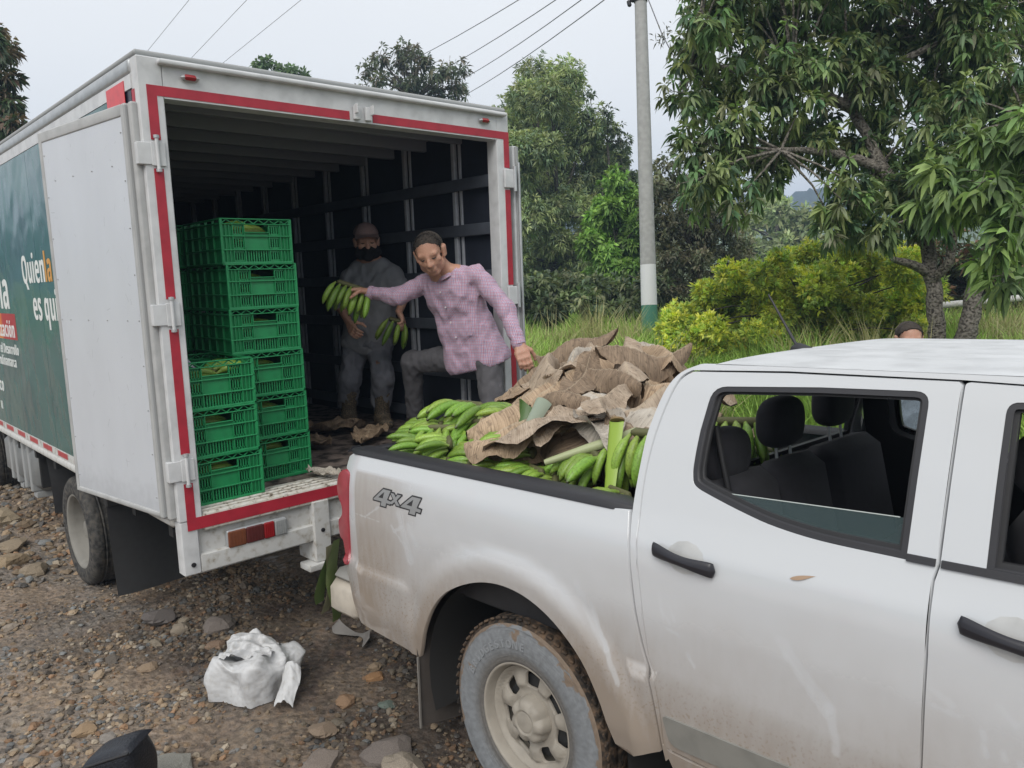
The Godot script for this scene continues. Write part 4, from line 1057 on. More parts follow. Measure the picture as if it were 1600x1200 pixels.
func crates() -> void:
	var green := tri_(mat(0.016, 0.25, 0.085, 0.4), M.grime, 2.5)
	green.rim_enabled = false
	var w := 0.417
	var d := 0.52
	var h := 0.252
	var em := crate_end(w, h).mesh()
	var sm_ := crate_side(d, h).mesh()
	var bot := MB.new()
	for k in 9: bot.box(Vector3(0, 0.008, -d * 0.5 + 0.03 + k * (d - 0.06) / 8.0), Vector3(w - 0.02, 0.006, 0.03))
	for k in 3: bot.box(Vector3((k - 1) * 0.17, 0.003, 0), Vector3(0.03, 0.006, d - 0.02))
	var bm := bot.mesh()
	var c0 := Node3D.new()
	c0.name = "crate"
	for s in [0, 1]:
		var e := put("end_panel", em, green, c0)
		e.transform = Transform3D(Basis(Vector3.UP, PI * s), Vector3(0, 0, (d * 0.5 - 0.012) * (1 - 2 * s)))
		var q := put("side_panel", sm_, green, c0)
		q.transform = Transform3D(Basis(Vector3.UP, PI * 0.5 + PI * s), Vector3((w * 0.5 - 0.012) * (1 - 2 * s), 0, 0))
	put("crate_floor", bm, green, c0)
	var ord := ["lowest", "second from the floor", "third from the floor", "fourth from the floor", "fifth from the floor", "topmost"]
	# local z of a crate end faces +x in the world
	for st in [["front stack of three", -2.01, 0.168, 3], ["tall stack of six", -2.24, -0.253, 6], ["dim rear stack by the left wall", -2.82, 0.128, 6]]:
		for i in st[3]:
			var c: Node3D = c0.duplicate()
			c.name = "crate"
			add_child(c, true)
			var lvl: String = ord[5] if i == st[3] - 1 else ord[i]
			tag(c, "green crate, %s of the %s" % [lvl, st[0]], "crate", "green crates stacked in the truck")
			c.transform = Transform3D(Basis(Vector3.UP, PI * 0.5 + rng.randf_range(-0.012, 0.012)), Vector3(st[1] - d * 0.5, 0.861 + i * 0.2455, st[2] + rng.randf_range(-0.006, 0.006) + (i * 0.005 if st[3] == 6 else 0.0)))
	c0.free()

# ---------------------------------------------------------------- the pickup
const PW := 1.80
var PX := Transform3D(Basis(Vector3(0.9997, 0.0194, -0.0166), Vector3(-0.0194, 0.9998, 0.0), Vector3(0.0166, 0.0003, 0.9999)).orthonormalized(), Vector3(0.0073, 0.0001, -0.0001)) * Transform3D(Basis.IDENTITY, Vector3(0, 0.8, 0)) * Transform3D(Basis(Vector3.RIGHT, -0.026), Vector3(0, -0.8, 0).rotated(Vector3.RIGHT, -0.026))
var prof_y := [Vector2(0.3, -0.09), Vector2(0.42, -0.05), Vector2(0.55, -0.02), Vector2(0.75, 0.0), Vector2(0.95, 0.006), Vector2(1.10, 0.002), Vector2(1.16, -0.008), Vector2(1.25, -0.042), Vector2(1.45, -0.105), Vector2(1.62, -0.165), Vector2(1.70, -0.20), Vector2(1.76, -0.26)]
var prof_tab := PackedFloat32Array()

func body_z(x: float, y: float) -> float:
	if prof_tab.is_empty():
		for i in 600: prof_tab.append(sm(prof_y, 0.25 + i * 0.0026))
	var q := clampf((y - 0.25) / 0.0026, 0.0, 598.0)
	var z := lerpf(prof_tab[int(q)], prof_tab[int(q) + 1], q - floorf(q))
	# wheel arch swelling
	var r := Vector2(x + 0.035, y - 0.375).length()
	if y > 0.3: z += 0.022 * smoothstep(0.66, 0.57, r) * smoothstep(0.2, 0.4, y)
	var rf := Vector2(x - 3.06, y - 0.375).length()
	if y > 0.3: z += 0.022 * smoothstep(0.66, 0.57, rf)
	# tail corner turns in
	if x < -0.96: z -= 0.9 * pow(-0.96 - x, 2.0)
	# lower part of the bed behind the wheel stands proud of a step
	if x < -0.60: z += 0.016 * smoothstep(0.738, 0.722, y - 0.03 * smoothstep(-0.95, -1.02, x)) * smoothstep(-0.60, -0.66, x)
	# sill of the doors
	if x > 0.5: z += 0.017 * smoothstep(0.771, 0.762, y)
	return z

func side_uv(p: Vector2) -> Vector2:
	return Vector2((p.x + 1.3) / 5.4, (1.85 - p.y) / 1.6)

func dirt_texture() -> Array:
	var w := 2048
	var h := 620
	var f := FastNoiseLite.new()
	f.seed = 77; f.frequency = 1.0; f.fractal_octaves = 4
	var data := PackedByteArray()
	data.resize(w * h * 3)
	var rough := PackedByteArray()
	rough.resize(w * h)
	var wipes := [ # soft wiped marks in the dust: from, to, width
		[Vector2(1.00, 1.0), Vector2(1.13, 0.86), 0.020], [Vector2(1.13, 0.86), Vector2(1.155, 0.76), 0.018], [Vector2(1.02, 0.96), Vector2(1.12, 0.84), 0.012],
		[Vector2(-0.66, 1.04), Vector2(-0.60, 0.86), 0.03], [Vector2(-0.78, 1.06), Vector2(-0.90, 0.99), 0.006], [Vector2(-0.64, 0.99), Vector2(-0.70, 0.96), 0.012], [Vector2(-0.60, 1.0), Vector2(-0.55, 0.93), 0.02], [Vector2(-0.72, 0.98), Vector2(-0.62, 0.9), 0.008], [Vector2(-1.0, 0.985), Vector2(-0.8, 0.98), 0.003],
		[Vector2(0.62, 1.03), Vector2(0.64, 0.95), 0.007], [Vector2(0.63, 0.98), Vector2(0.66, 0.945), 0.007], [Vector2(0.66, 1.0), Vector2(0.675, 0.96), 0.006], [Vector2(0.645, 0.93), Vector2(0.69, 0.92), 0.006], [Vector2(0.72, 0.87), Vector2(0.74, 0.84), 0.006],
		[Vector2(0.30, 0.98), Vector2(0.42, 0.80), 0.02], [Vector2(0.36, 0.93), Vector2(0.47, 0.70), 0.012],
		[Vector2(1.37, 0.99), Vector2(1.41, 0.97), 0.014], [Vector2(1.37, 0.955), Vector2(1.42, 0.95), 0.010], [Vector2(1.47, 0.93), Vector2(1.475, 0.915), 0.009], [Vector2(1.475, 0.895), Vector2(1.48, 0.88), 0.008], [Vector2(1.51, 0.90), Vector2(1.515, 0.885), 0.008], [Vector2(1.50, 0.955), Vector2(1.51, 0.94), 0.007], [Vector2(1.56, 0.96), Vector2(1.57, 0.93), 0.010], [Vector2(1.54, 0.89), Vector2(1.545, 0.875), 0.009], [Vector2(1.50, 1.0), Vector2(1.53, 0.97), 0.012]]
	for j in h:
		var y := 1.85 - 1.6 * (j + 0.5) / h
		for i in w:
			var x := -1.3 + 5.4 * (i + 0.5) / w
			if x > 2.2 and i % 4:
				var k := (j * w + i)
				data[k * 3] = data[k * 3 - 3]; data[k * 3 + 1] = data[k * 3 - 2]; data[k * 3 + 2] = data[k * 3 - 1]
				rough[k] = rough[k - 1]
				continue
			var n1 := f.get_noise_2d(x * 2.2, y * 2.6)
			var n2 := f.get_noise_2d(x * 26.0, y * 7.0 + 30.0)
			var d := smoothstep(1.17, 0.45, y + n1 * 0.10) * 0.90
			d += smoothstep(0.80, 0.76, y) * 0.14 * smoothstep(0.55, 0.65, x)
			# mist thrown up over the tail and the lower corners
			var tail := smoothstep(-1.005, -0.985, x) * smoothstep(-0.35, -0.9, x + 0.12 * n1) * smoothstep(1.185, 1.165, y)
			d = maxf(d, tail * (0.62 + 0.30 * smoothstep(1.1, 0.8, y)))
			d += 0.32 * smoothstep(0.0, 0.55, x) * smoothstep(0.68, 0.5, x) * smoothstep(1.0, 0.6, y + n1 * 0.1)
			var r := Vector2(x + 0.035, y - 0.375).length()
			d += 0.30 * smoothstep(0.64, 0.54, r + 0.02 * n2) * smoothstep(0.55, 0.3, x)
			d += 0.25 * smoothstep(-0.75, -1.0, x) * smoothstep(0.75, 0.5, y)
			d *= 0.90 + 0.12 * n2 + 0.10 * n1
			for q in wipes:
				if absf(x - q[0].x) > 0.32 or absf(y - q[0].y) > 0.32: continue
				var ba: Vector2 = q[1] - q[0]
				var pa: Vector2 = Vector2(x, y) - q[0]
				var t := clampf(pa.dot(ba) / ba.length_squared(), 0.0, 1.0)
				var dd := (pa - ba * t).length() + 0.006 * n2
				d *= 1.0 - 0.45 * smoothstep(q[2], q[2] * 0.4, dd)
			var m := smoothstep(0.30, 0.42, f.get_noise_2d(x * 60.0, y * 60.0)) * smoothstep(1.0, 0.4, y) * 0.55
			d = clampf(d + m * d, 0.0, 0.95)
			var c := Vector3(0.545, 0.56, 0.58).lerp(Vector3(0.265, 0.215, 0.17), d)
			var k := (j * w + i)
			var cs := Color(c.x, c.y, c.z).linear_to_srgb()
			data[k * 3] = int(cs.r * 255); data[k * 3 + 1] = int(cs.g * 255); data[k * 3 + 2] = int(cs.b * 255)
			rough[k] = int(255 * clampf(0.14 + 0.75 * d + 0.04 * n1, 0.10, 0.95))
	return [ImageTexture.create_from_image(Image.create_from_data(w, h, false, Image.FORMAT_RGB8, data)), ImageTexture.create_from_image(Image.create_from_data(w, h, false, Image.FORMAT_L8, rough))]

func pickup() -> void:
	var T := thing("pickup_truck", "muddy white four-door pickup loaded with bananas, tail to the box truck", "pickup truck", PX)
	var dt := dirt_texture()
	var paint := mat(1, 1, 1, 1.0)
	paint.albedo_texture = dt[0]
	paint.roughness_texture = dt[1]
	paint.clearcoat_enabled = true
	paint.clearcoat = 0.8
	paint.clearcoat_roughness = 0.06
	var clean := tri_(mat(0.56, 0.575, 0.59, 0.2), M.grime, 0.9)
	clean.clearcoat_enabled = true
	clean.clearcoat = 0.3
	var plastic := mat(0.024, 0.024, 0.028, 0.5)
	var well := mat(0.02, 0.019, 0.018, 0.9)
	var f1 := func(x, y): return body_z(x, y)
	var f2 := func(x, y): return -PW - body_z(x, y)
	var uvf := func(p): return side_uv(p)
	var arch: Array = []
	for p in spline([Vector2(0.435, 0.478), Vector2(0.418, 0.53), Vector2(0.387, 0.622), Vector2(0.327, 0.734), Vector2(0.236, 0.816), Vector2(0.138, 0.868), Vector2(0.032, 0.894), Vector2(-0.083, 0.893), Vector2(-0.207, 0.862), Vector2(-0.345, 0.795), Vector2(-0.44, 0.71), Vector2(-0.51, 0.61), Vector2(-0.565, 0.50), Vector2(-0.60, 0.437)], 4): arch.append(p)
	var bedp := PackedVector2Array()
	for p in spline([Vector2(0.482, 1.242), Vector2(0.505, 1.13), Vector2(0.522, 0.98), Vector2(0.549, 0.856), Vector2(0.580, 0.757), Vector2(0.605, 0.60), Vector2(0.612, 0.527)], 4): bedp.append(p)
	bedp.append(Vector2(0.52, 0.478))
	for p in arch: bedp.append(p)
	for p in spline([Vector2(-0.64, 0.438), Vector2(-0.80, 0.445), Vector2(-1.045, 0.458)], 3): bedp.append(p)
	for p in spline([Vector2(-1.062, 0.48), Vector2(-1.088, 0.64), Vector2(-1.098, 0.70), Vector2(-1.085, 0.728)], 3): bedp.append(p)
	for p in spline([Vector2(-1.066, 0.735), Vector2(-1.056, 0.85), Vector2(-1.048, 1.0), Vector2(-1.042, 1.13), Vector2(-1.052, 1.158), Vector2(-1.082, 1.166), Vector2(-1.094, 1.175), Vector2(-1.092, 1.22)], 3): bedp.append(p)
	bedp.append(Vector2(-1.05, 1.240))
	put("bed_side", panel(bedp, [], f1, 0.03, 0.02, 1.0, uvf), paint, T)
	put("bed_side", panel(bedp, [], f2, 0.08, 0.02, -1.0, uvf), paint, T)
	# rail caps, bed inside, tailgate
	for s in [0, 1]:
		var rc := MB.new()
		var zc := -0.088 if s == 0 else -PW + 0.088
		rc.grid(24, 8, func(u, v):
			var a: float = PI * (v - 0.0)
			var x: float = lerpf(-1.10, 0.488, u)
			var e: float = 1.0 - pow(absf(u * 2.0 - 1.0), 40.0) * 0.5
			return Vector3(x, 1.238 + 0.03 * pow(sin(a), 0.45) * e, zc + (0.054 * cos(a) * e)))
		rc.flat([Vector3(-1.10, 1.238, zc - 0.05), Vector3(-1.10, 1.238, zc + 0.05), Vector3(-1.10, 1.262, zc + 0.02), Vector3(-1.10, 1.262, zc - 0.02)], Vector3(-1, 0, 0))
		put("bed_rail", rc, plastic, T)
		put("bed_inner_wall", bc(Vector3(-1.05, 0.75, zc - 0.035), Vector3(0.47, 1.238, zc + 0.01)), M.black, T)
	put("bed_floor", bc(Vector3(-1.06, 0.72, -PW + 0.12), Vector3(0.47, 0.75, -0.12)), M.black, T)
	put("bed_front_wall", bc(Vector3(0.44, 0.75, -PW + 0.1), Vector3(0.47, 1.238, -0.1)), clean, T)
	var tg := put("tailgate", bc(Vector3(-1.105, 0.70, -PW + 0.135), Vector3(-1.06, 1.225, -0.135), 0.015), clean, T)
	put("gate_cap", bc(Vector3(-1.108, 1.225, -PW + 0.135), Vector3(-1.055, 1.245, -0.135), 0.008), plastic, tg)
	# tail lamps
	var lp := PackedVector2Array()
	for p in spline([Vector2(-1.044, 1.125), Vector2(-1.052, 0.97), Vector2(-1.064, 0.76), Vector2(-1.076, 0.735), Vector2(-1.098, 0.742), Vector2(-1.108, 0.80), Vector2(-1.118, 0.835), Vector2(-1.148, 0.845), Vector2(-1.16, 0.88), Vector2(-1.155, 0.92), Vector2(-1.12, 0.945), Vector2(-1.105, 0.97), Vector2(-1.115, 1.005), Vector2(-1.145, 1.03), Vector2(-1.158, 1.075), Vector2(-1.145, 1.13), Vector2(-1.10, 1.162), Vector2(-1.062, 1.155)], 3, true): lp.append(p)
	for s in [1.0, -1.0]:
		var lf := func(x, y): return (body_z(maxf(x, -1.05), y) + 0.006 - 1.2 * pow(maxf(-1.05 - x, 0.0), 2.0)) if s > 0 else -PW - (body_z(maxf(x, -1.05), y) + 0.006 - 1.2 * pow(maxf(-1.05 - x, 0.0), 2.0))
		var lm := mat(0.34, 0.03, 0.045, 0.22)
		lm.clearcoat_enabled = true
		put("tail_lamp", panel(lp, [], lf, 0.02, 0.11, s), tri_(lm, M.grime, 3.0), T)
	# bumper
	var bmp := put("rear_bumper", bc(Vector3(-1.26, 0.46, -PW + 0.02), Vector3(-1.07, 0.595, -0.3), 0.035), tri_(mat(0.50, 0.46, 0.40, 0.5), ntex(0.05, 131, [Color(0.5, 0.42, 0.34), gr(1.0)], [0.4, 0.62]), 3.0), T)
	put("bumper_step", bc(Vector3(-1.275, 0.605, -PW + 0.05), Vector3(-1.07, 0.665, -0.03), 0.028), tri_(mat(0.27, 0.265, 0.25, 0.7), M.grime, 2.0), bmp)
	put("bumper_end", bc(Vector3(-1.30, 0.445, -0.40), Vector3(-1.06, 0.615, -0.012), 0.035), tri_(mat(0.50, 0.45, 0.38, 0.55), M.grime, 2.0), bmp)
	# decal
	var dk := mat(0.03, 0.03, 0.033, 0.5)
	var dg := mat(0.26, 0.265, 0.27, 0.45)
	var four := [Vector2(0.0, 0.30), Vector2(0.55, 1.0), Vector2(0.98, 1.0), Vector2(0.80, 0.45), Vector2(1.0, 0.42), Vector2(0.95, 0.20), Vector2(0.74, 0.22), Vector2(0.70, 0.0), Vector2(0.40, 0.0), Vector2(0.46, 0.24), Vector2(0.0, 0.24)]
	var ex := [Vector2(0.0, 0.25), Vector2(0.3, 0.25), Vector2(0.46, 0.42), Vector2(0.56, 0.25), Vector2(0.86, 0.25), Vector2(0.64, 0.56), Vector2(0.95, 0.9), Vector2(0.66, 0.9), Vector2(0.55, 0.74), Vector2(0.42, 0.9), Vector2(0.14, 0.9), Vector2(0.38, 0.56)]
	var hole := PackedVector2Array([Vector2(0.30, 0.46), Vector2(0.62, 0.84), Vector2(0.55, 0.46)])
	var dx := -0.845
	for g in [[four, 0.13, 0.0], [ex, 0.10, 0.108], [four, 0.14, 0.195]]:
		for lay in 2:
			var pl := PackedVector2Array()
			var hl := PackedVector2Array()
			for p in g[0]: pl.append(Vector2(dx + g[2] + p.x * g[1] * 1.0, 1.052 + p.y * 0.075))
			for p in hole: hl.append(Vector2(dx + g[2] + p.x * g[1], 1.052 + p.y * 0.075))
			var grown: Array = Geometry2D.offset_polygon(pl, 0.0045 if lay == 0 else -0.0015, Geometry2D.JOIN_MITER)
			var off := 0.0008 + lay * 0.0008
			put("decal_outline" if lay == 0 else "decal_figure", panel(grown[0], [hl] if g[0] == four and lay == 1 else [], func(x, y): return body_z(x, y) + off, 0.03, 0.0, 1.0), dk if lay == 0 else dg, T)
	# cab side: pillar strip and roof edge behind the doors, then the doors
	var door := spline([Vector2(0.631, 0.552), Vector2(0.627, 0.653), Vector2(0.613, 0.755), Vector2(0.584, 0.82), Vector2(0.557, 1.019), Vector2(0.531, 1.217), Vector2(0.524, 1.35), Vector2(0.535, 1.473), Vector2(0.558, 1.574), Vector2(0.586, 1.640), Vector2(0.622, 1.665)], 4)
	var cabp := PackedVector2Array()
	for p in spline([Vector2(0.628, 0.50), Vector2(0.618, 0.60), Vector2(0.594, 0.757), Vector2(0.563, 0.856), Vector2(0.535, 0.984), Vector2(0.512, 1.15), Vector2(0.496, 1.26), Vector2(0.499, 1.441), Vector2(0.513, 1.527), Vector2(0.540, 1.612), Vector2(0.580, 1.662), Vector2(0.64, 1.688)], 4): cabp.append(p)
	cabp.append_array(PackedVector2Array([Vector2(1.0, 1.692), Vector2(1.8, 1.688), Vector2(2.1, 1.65)]))
	cabp.append_array(PackedVector2Array([Vector2(2.1, 1.62), Vector2(1.8, 1.665), Vector2(1.355, 1.677), Vector2(0.92, 1.679)]))
	door.reverse()
	for p in door: cabp.append(p - Vector2(0.006, -0.005))
	cabp.append(Vector2(0.66, 0.535))
	var lowp := PackedVector2Array([Vector2(0.632, 0.542), Vector2(0.70, 0.538), Vector2(2.4, 0.53), Vector2(2.4, 0.45), Vector2(0.66, 0.46)])
	door.reverse()
	var rd := PackedVector2Array()
	for p in door: rd.append(p)
	rd.append_array(PackedVector2Array([Vector2(0.92, 1.673), Vector2(1.346, 1.672), Vector2(1.354, 1.664), Vector2(1.353, 1.30), Vector2(1.354, 1.265), Vector2(1.347, 1.23), Vector2(1.349, 1.07), Vector2(1.344, 0.80), Vector2(1.338, 0.552), Vector2(0.8, 0.548)]))
	var win := PackedVector2Array()
	var wf := fillet([Vector3(0.697, 1.627, 0.05), Vector3(1.02, 1.642, 0.0), Vector3(1.290, 1.647, 0.035), Vector3(1.288, 1.263, 0.0), Vector3(0.683, 1.42, 0.0)], 5)
	for k in wf.size() - 1: win.append(wf[k])
	for p in spline([Vector2(1.25, 1.2635), Vector2(1.085, 1.266), Vector2(0.96, 1.278), Vector2(0.87, 1.296), Vector2(0.76, 1.325), Vector2(0.70, 1.346), Vector2(0.685, 1.375), Vector2(0.682, 1.42), Vector2(0.684, 1.50)], 4): win.append(p)
	var fd := fillet([Vector3(1.362, 1.672, 0.01), Vector3(1.8, 1.66, 0.1), Vector3(2.45, 1.27, 0.03), Vector3(2.47, 1.1, 0.0), Vector3(2.47, 0.56, 0.04), Vector3(1.345, 0.552, 0.0), Vector3(1.350, 0.80, 0.0), Vector3(1.356, 1.07, 0.0), Vector3(1.354, 1.23, 0.0), Vector3(1.361, 1.265, 0.0)], 5)
	var fwin := fillet([Vector3(1.452, 1.636, 0.03), Vector3(1.78, 1.622, 0.09), Vector3(2.32, 1.275, 0.03), Vector3(1.452, 1.266, 0.006)], 5)
	for s in [1.0, -1.0]:
		var f := f1 if s > 0 else f2
		var cell := 0.03 if s > 0 else 0.07
		put("cab_side", panel(cabp, [], f, cell, 0.03, s, uvf), paint, T)
		put("sill", panel(lowp, [], f, cell, 0.03, s, uvf), paint, T)
		var win_s: PackedVector2Array = win if s > 0 else Geometry2D.offset_polygon(win, 0.0)[0]
		if s < 0:
			for k in win_s.size(): win_s[k] += Vector2(-0.02, -0.06 * smoothstep(1.55, 1.35, win_s[k].y))
		for q in [[rd, win_s, "rear_door", 0.598, 0.813], [fd, fwin, "front_door", 1.413, 1.63]]:
			var dr := put(q[2], panel(q[0], [q[1]], f, cell, 0.03, s, uvf), paint, T)
			# seal round the window
			var seal: Array = Geometry2D.offset_polygon(q[1], 0.001)
			var inner: Array = Geometry2D.offset_polygon(q[1], -0.0145)
			put("window_seal", panel(seal[0], [inner[0]], func(x, y): return f.call(x, y) - 0.002 * s, 0.05, 0.028, s), plastic, dr)
			var inner2: Array = Geometry2D.offset_polygon(q[1], -0.0155)
			put("window_channel", panel(inner[0], [Geometry2D.offset_polygon(q[1], -0.024)[0]], func(x, y): return f.call(x, y) - 0.016 * s, 0.06, 0.02, s), M.black, dr)
			# belt moulding
			var bl: PackedVector2Array
			if q[2] == "rear_door": bl = PackedVector2Array([Vector2(1.289, 1.2625), Vector2(1.351, 1.2625), Vector2(1.351, 1.278), Vector2(1.289, 1.278)])
			else: bl = PackedVector2Array([Vector2(1.364, 1.262), Vector2(2.40, 1.268), Vector2(2.38, 1.285), Vector2(1.364, 1.278)])
			put("belt_moulding", panel(bl, [], func(x, y): return f.call(x, y) + 0.007 * s, 0.05, 0.012, s), plastic, dr)
			# glass, wound most of the way down on the near rear door
			var gp: Array = [inner2[0]]
			if q[2] == "rear_door":
				var cut := PackedVector2Array([Vector2(0.6, 1.33), Vector2(0.84, 1.336), Vector2(1.35, 1.352), Vector2(1.35, 1.1), Vector2(0.6, 1.1)])
				if s > 0: gp = Geometry2D.intersect_polygons(inner2[0], cut)
			elif s > 0: gp = []
			if gp.size():
				put("window_glass", panel(gp[0], [], func(x, y): return f.call(x, y) - 0.022 * s, 0.08, 0.0, s), M.tint if s > 0 else M.glass, dr)
				if s > 0:
					put("glass_edge", tb([Vector3(0.80, 1.3355, body_z(0.8, 1.3355) - 0.022), Vector3(1.255, 1.3492, body_z(1.2, 1.349) - 0.022)], [0.0016], 6), mat(0.45, 0.5, 0.48, 0.3), dr)
			# inner face of the door
			var inn: Array = Geometry2D.offset_polygon(q[0], -0.02)
			put("door_lining", panel(inn[0], [Geometry2D.offset_polygon(q[1], 0.012)[0]], func(x, y): return f.call(x, y) - 0.075 * s, 0.1, 0.012, -s), mat(0.02, 0.02, 0.023, 0.7), dr)
			# handle
			var hx0: float = q[3]
			var hx1: float = q[4]
			var yy := 1.158
			var cup := MB.new()
			cup.grid(10, 12, func(u, v):
				var an: float = TAU * v
				var rr: float = u
				var x: float = (hx0 + hx1) * 0.5 + 0.062 * rr * cos(an)
				var y: float = yy - 0.008 + 0.046 * rr * sin(an)
				return Vector3(x, y, f.call(x, y) + s * 0.0012 * smoothstep(1.0, 0.8, rr)))
			put("handle_cup", cup, tri_(mat(0.48, 0.485, 0.48, 0.35), M.grime, 2.0), dr)
			var hd := MB.new()
			hd.grid(26, 12, func(u, v):
				var an: float = TAU * v * s
				var x: float = lerpf(hx0, hx1, u)
				var y: float = lerpf(yy + 0.002, yy - 0.02, u)
				var k: float = pow(maxf(0.0, 1.0 - pow(absf(2 * u - 1), 24.0)), 0.3)
				var off: float = 0.012 + 0.016 * sin(PI * u)
				return Vector3(x, y + sin(an) * 0.019 * k * (1.0 + 0.18 * cos(TAU * u)), f.call(x, y) + s * (off + cos(an) * 0.011 * k)))
			put("handle", hd, mat(0.02, 0.02, 0.026, 0.38), dr)
		# grey moulding along the foot of the rear and front doors
		for q in [[0.64, 1.332], [1.353, 2.44]]:
			var st := fillet([Vector3(q[0] - 0.004, 0.660, 0.015), Vector3(q[1], 0.672, 0.01), Vector3(q[1], 0.578, 0.01), Vector3(q[0] + 0.018, 0.572, 0.03)], 4)
			put("door_moulding", panel(st, [], func(x, y): return f.call(x, y) + 0.008 * s, 0.05, 0.012, s, uvf), tri_(mat(0.21, 0.205, 0.185, 0.7), M.grime, 1.5), T)
		# a front wing
		var wing := PackedVector2Array([Vector2(2.475, 0.56), Vector2(2.475, 1.24), Vector2(3.3, 1.16), Vector2(3.8, 1.05), Vector2(3.86, 0.6), Vector2(3.52, 0.5)])
		for k in 11:
			var an := lerpf(0.15, PI - 0.15, k / 10.0)
			wing.append(Vector2(3.06 + cos(an) * 0.46, 0.40 + sin(an) * 0.47))
		wing.append(Vector2(2.58, 0.5))
		put("front_wing", panel(wing, [], f, 0.08, 0.03, s, uvf), paint, T)
	# leaf scrap stuck on the rear door is a thing of its own, see small_things()
	# roof with ribs
	var rf := MB.new()
	rf.grid(34, 60, func(u, v):
		var x: float = lerpf(0.565, 2.1, pow(u, 1.15))
		var z: float = lerpf(-0.1955, -PW + 0.1955, v)
		var e: float = absf(2.0 * v - 1.0)
		var y: float = 1.704 - 0.009 * pow(e, 6.0) - 0.004 * pow(e, 2.0)
		y -= 0.10 * pow(maxf(0.0, 0.72 - x) / 0.155, 2.4)
		y -= 0.12 * pow(maxf(0.0, x - 1.6) / 0.6, 2.0)
		var rib: float = 0.0
		for zr in [-0.42, -0.62, -0.82, -1.02, -1.22]:
			rib = maxf(rib, smoothstep(0.045, 0.02, absf(z - zr)))
		y += 0.0035 * rib * smoothstep(0.72, 0.86, x) * smoothstep(1.9, 1.7, x)
		return Vector3(x, y, z))
	put("roof", rf, tri_(mat(0.60, 0.615, 0.63, 0.55), M.grime, 0.9), T)
	var ant := put("antenna", tb([Vector3(0.670, 1.70, -0.77), Vector3(0.655, 1.722, -0.77), Vector3(0.555, 1.89, -0.77)], [0.007, 0.006, 0.0035], 8), plastic, T)
	var ab := MB.new()
	ab.grid(8, 12, func(u, v): return Vector3(0.682 + 0.045 * cos(TAU * v) * (1.0 - u * 0.9) - 0.015 * u, 1.694 + 0.026 * sqrt(u), -0.77 + 0.020 * -sin(TAU * v) * (1.0 - u * 0.85)))
	put("antenna_base", ab, plastic, ant)
	# back of the cab with its window
	var backp := fillet([Vector3(-PW + 0.06, 0.75, 0), Vector3(-0.06, 0.75, 0), Vector3(-0.06, 1.25, 0.02), Vector3(-0.20, 1.66, 0.06), Vector3(-PW + 0.20, 1.66, 0.06), Vector3(-PW + 0.06, 1.25, 0.02)])
	var bw := fillet([Vector3(-PW + 0.24, 1.27, 0.04), Vector3(-0.24, 1.27, 0.04), Vector3(-0.31, 1.60, 0.05), Vector3(-PW + 0.31, 1.60, 0.05)])
	var swing := Transform3D(Basis(Vector3(0, 0, 1), Vector3.UP, Vector3(-1, 0, 0)), Vector3.ZERO)
	var bf := func(_x, y): return -0.50 - 0.14 * smoothstep(1.25, 1.75, y)
	var bk := MB.new()
	bk.add(panel(backp, [bw], bf, 0.08, 0.03, 1.0), swing)
	var bo := put("cab_back", bk, clean, T)
	var bs := MB.new()
	bs.add(panel(bw, [Geometry2D.offset_polygon(bw, -0.025)[0]], func(x, y): return bf.call(x, y) - 0.004, 0.08, 0.02, 1.0), swing)
	put("window_seal", bs, plastic, bo)
	var bg := MB.new()
	bg.add(panel(Geometry2D.offset_polygon(bw, -0.02)[0], [], func(x, y): return bf.call(x, y) - 0.012, 0.1, 0.0, 1.0), swing)
	put("window_glass", bg, M.glass, bo)
	# windscreen, bonnet, nose
	var ws := MB.new()
	ws.grid(4, 6, func(u, v): return Vector3(lerpf(2.08, 2.72, u), lerpf(1.61, 1.24, u) - 0.02 * pow(2 * v - 1, 2.0), lerpf(-0.24 + 0.14 * u, -PW + 0.24 - 0.14 * u, v)))
	put("windscreen", ws, M.glass, T)
	var bn := MB.new()
	bn.grid(8, 10, func(u, v): return Vector3(lerpf(2.5, 3.8, u), lerpf(1.24, 1.04, pow(u, 1.6)) + 0.03 * (1.0 - pow(2 * v - 1, 4.0)), lerpf(-0.04, -PW + 0.04, v)))
	put("bonnet", bn, clean, T)
	put("front_bumper", bc(Vector3(3.72, 0.45, -PW + 0.05), Vector3(3.92, 1.04, -0.05), 0.08), clean, T)
	# cab inside
	var cloth := tri_(mat(0.028, 0.028, 0.034, 0.9), M.grime, 4.0)
	cloth.rim_enabled = true
	cloth.rim = 0.25
	put("cab_floor", bc(Vector3(0.55, 0.55, -PW + 0.08), Vector3(2.6, 0.60, -0.08)), M.black, T)
	put("dashboard", bc(Vector3(2.2, 0.9, -PW + 0.12), Vector3(2.6, 1.24, -0.12), 0.06), M.black, T)
	var head := MB.new()
	head.grid(8, 10, func(u, v): return Vector3(lerpf(0.66, 2.0, u), 1.662 - 0.03 * pow(2 * v - 1, 2.0), lerpf(-0.22, -PW + 0.22, v)))
	put("headliner", head, mat(0.2, 0.2, 0.19, 0.9), T)
	var seat := Node3D.new()
	seat.name = "rear_seat"
	T.add_child(seat, true)
	put("cushion", bc(Vector3(0.72, 0.62, -PW + 0.18), Vector3(1.20, 0.94, -0.18), 0.06), cloth, seat)
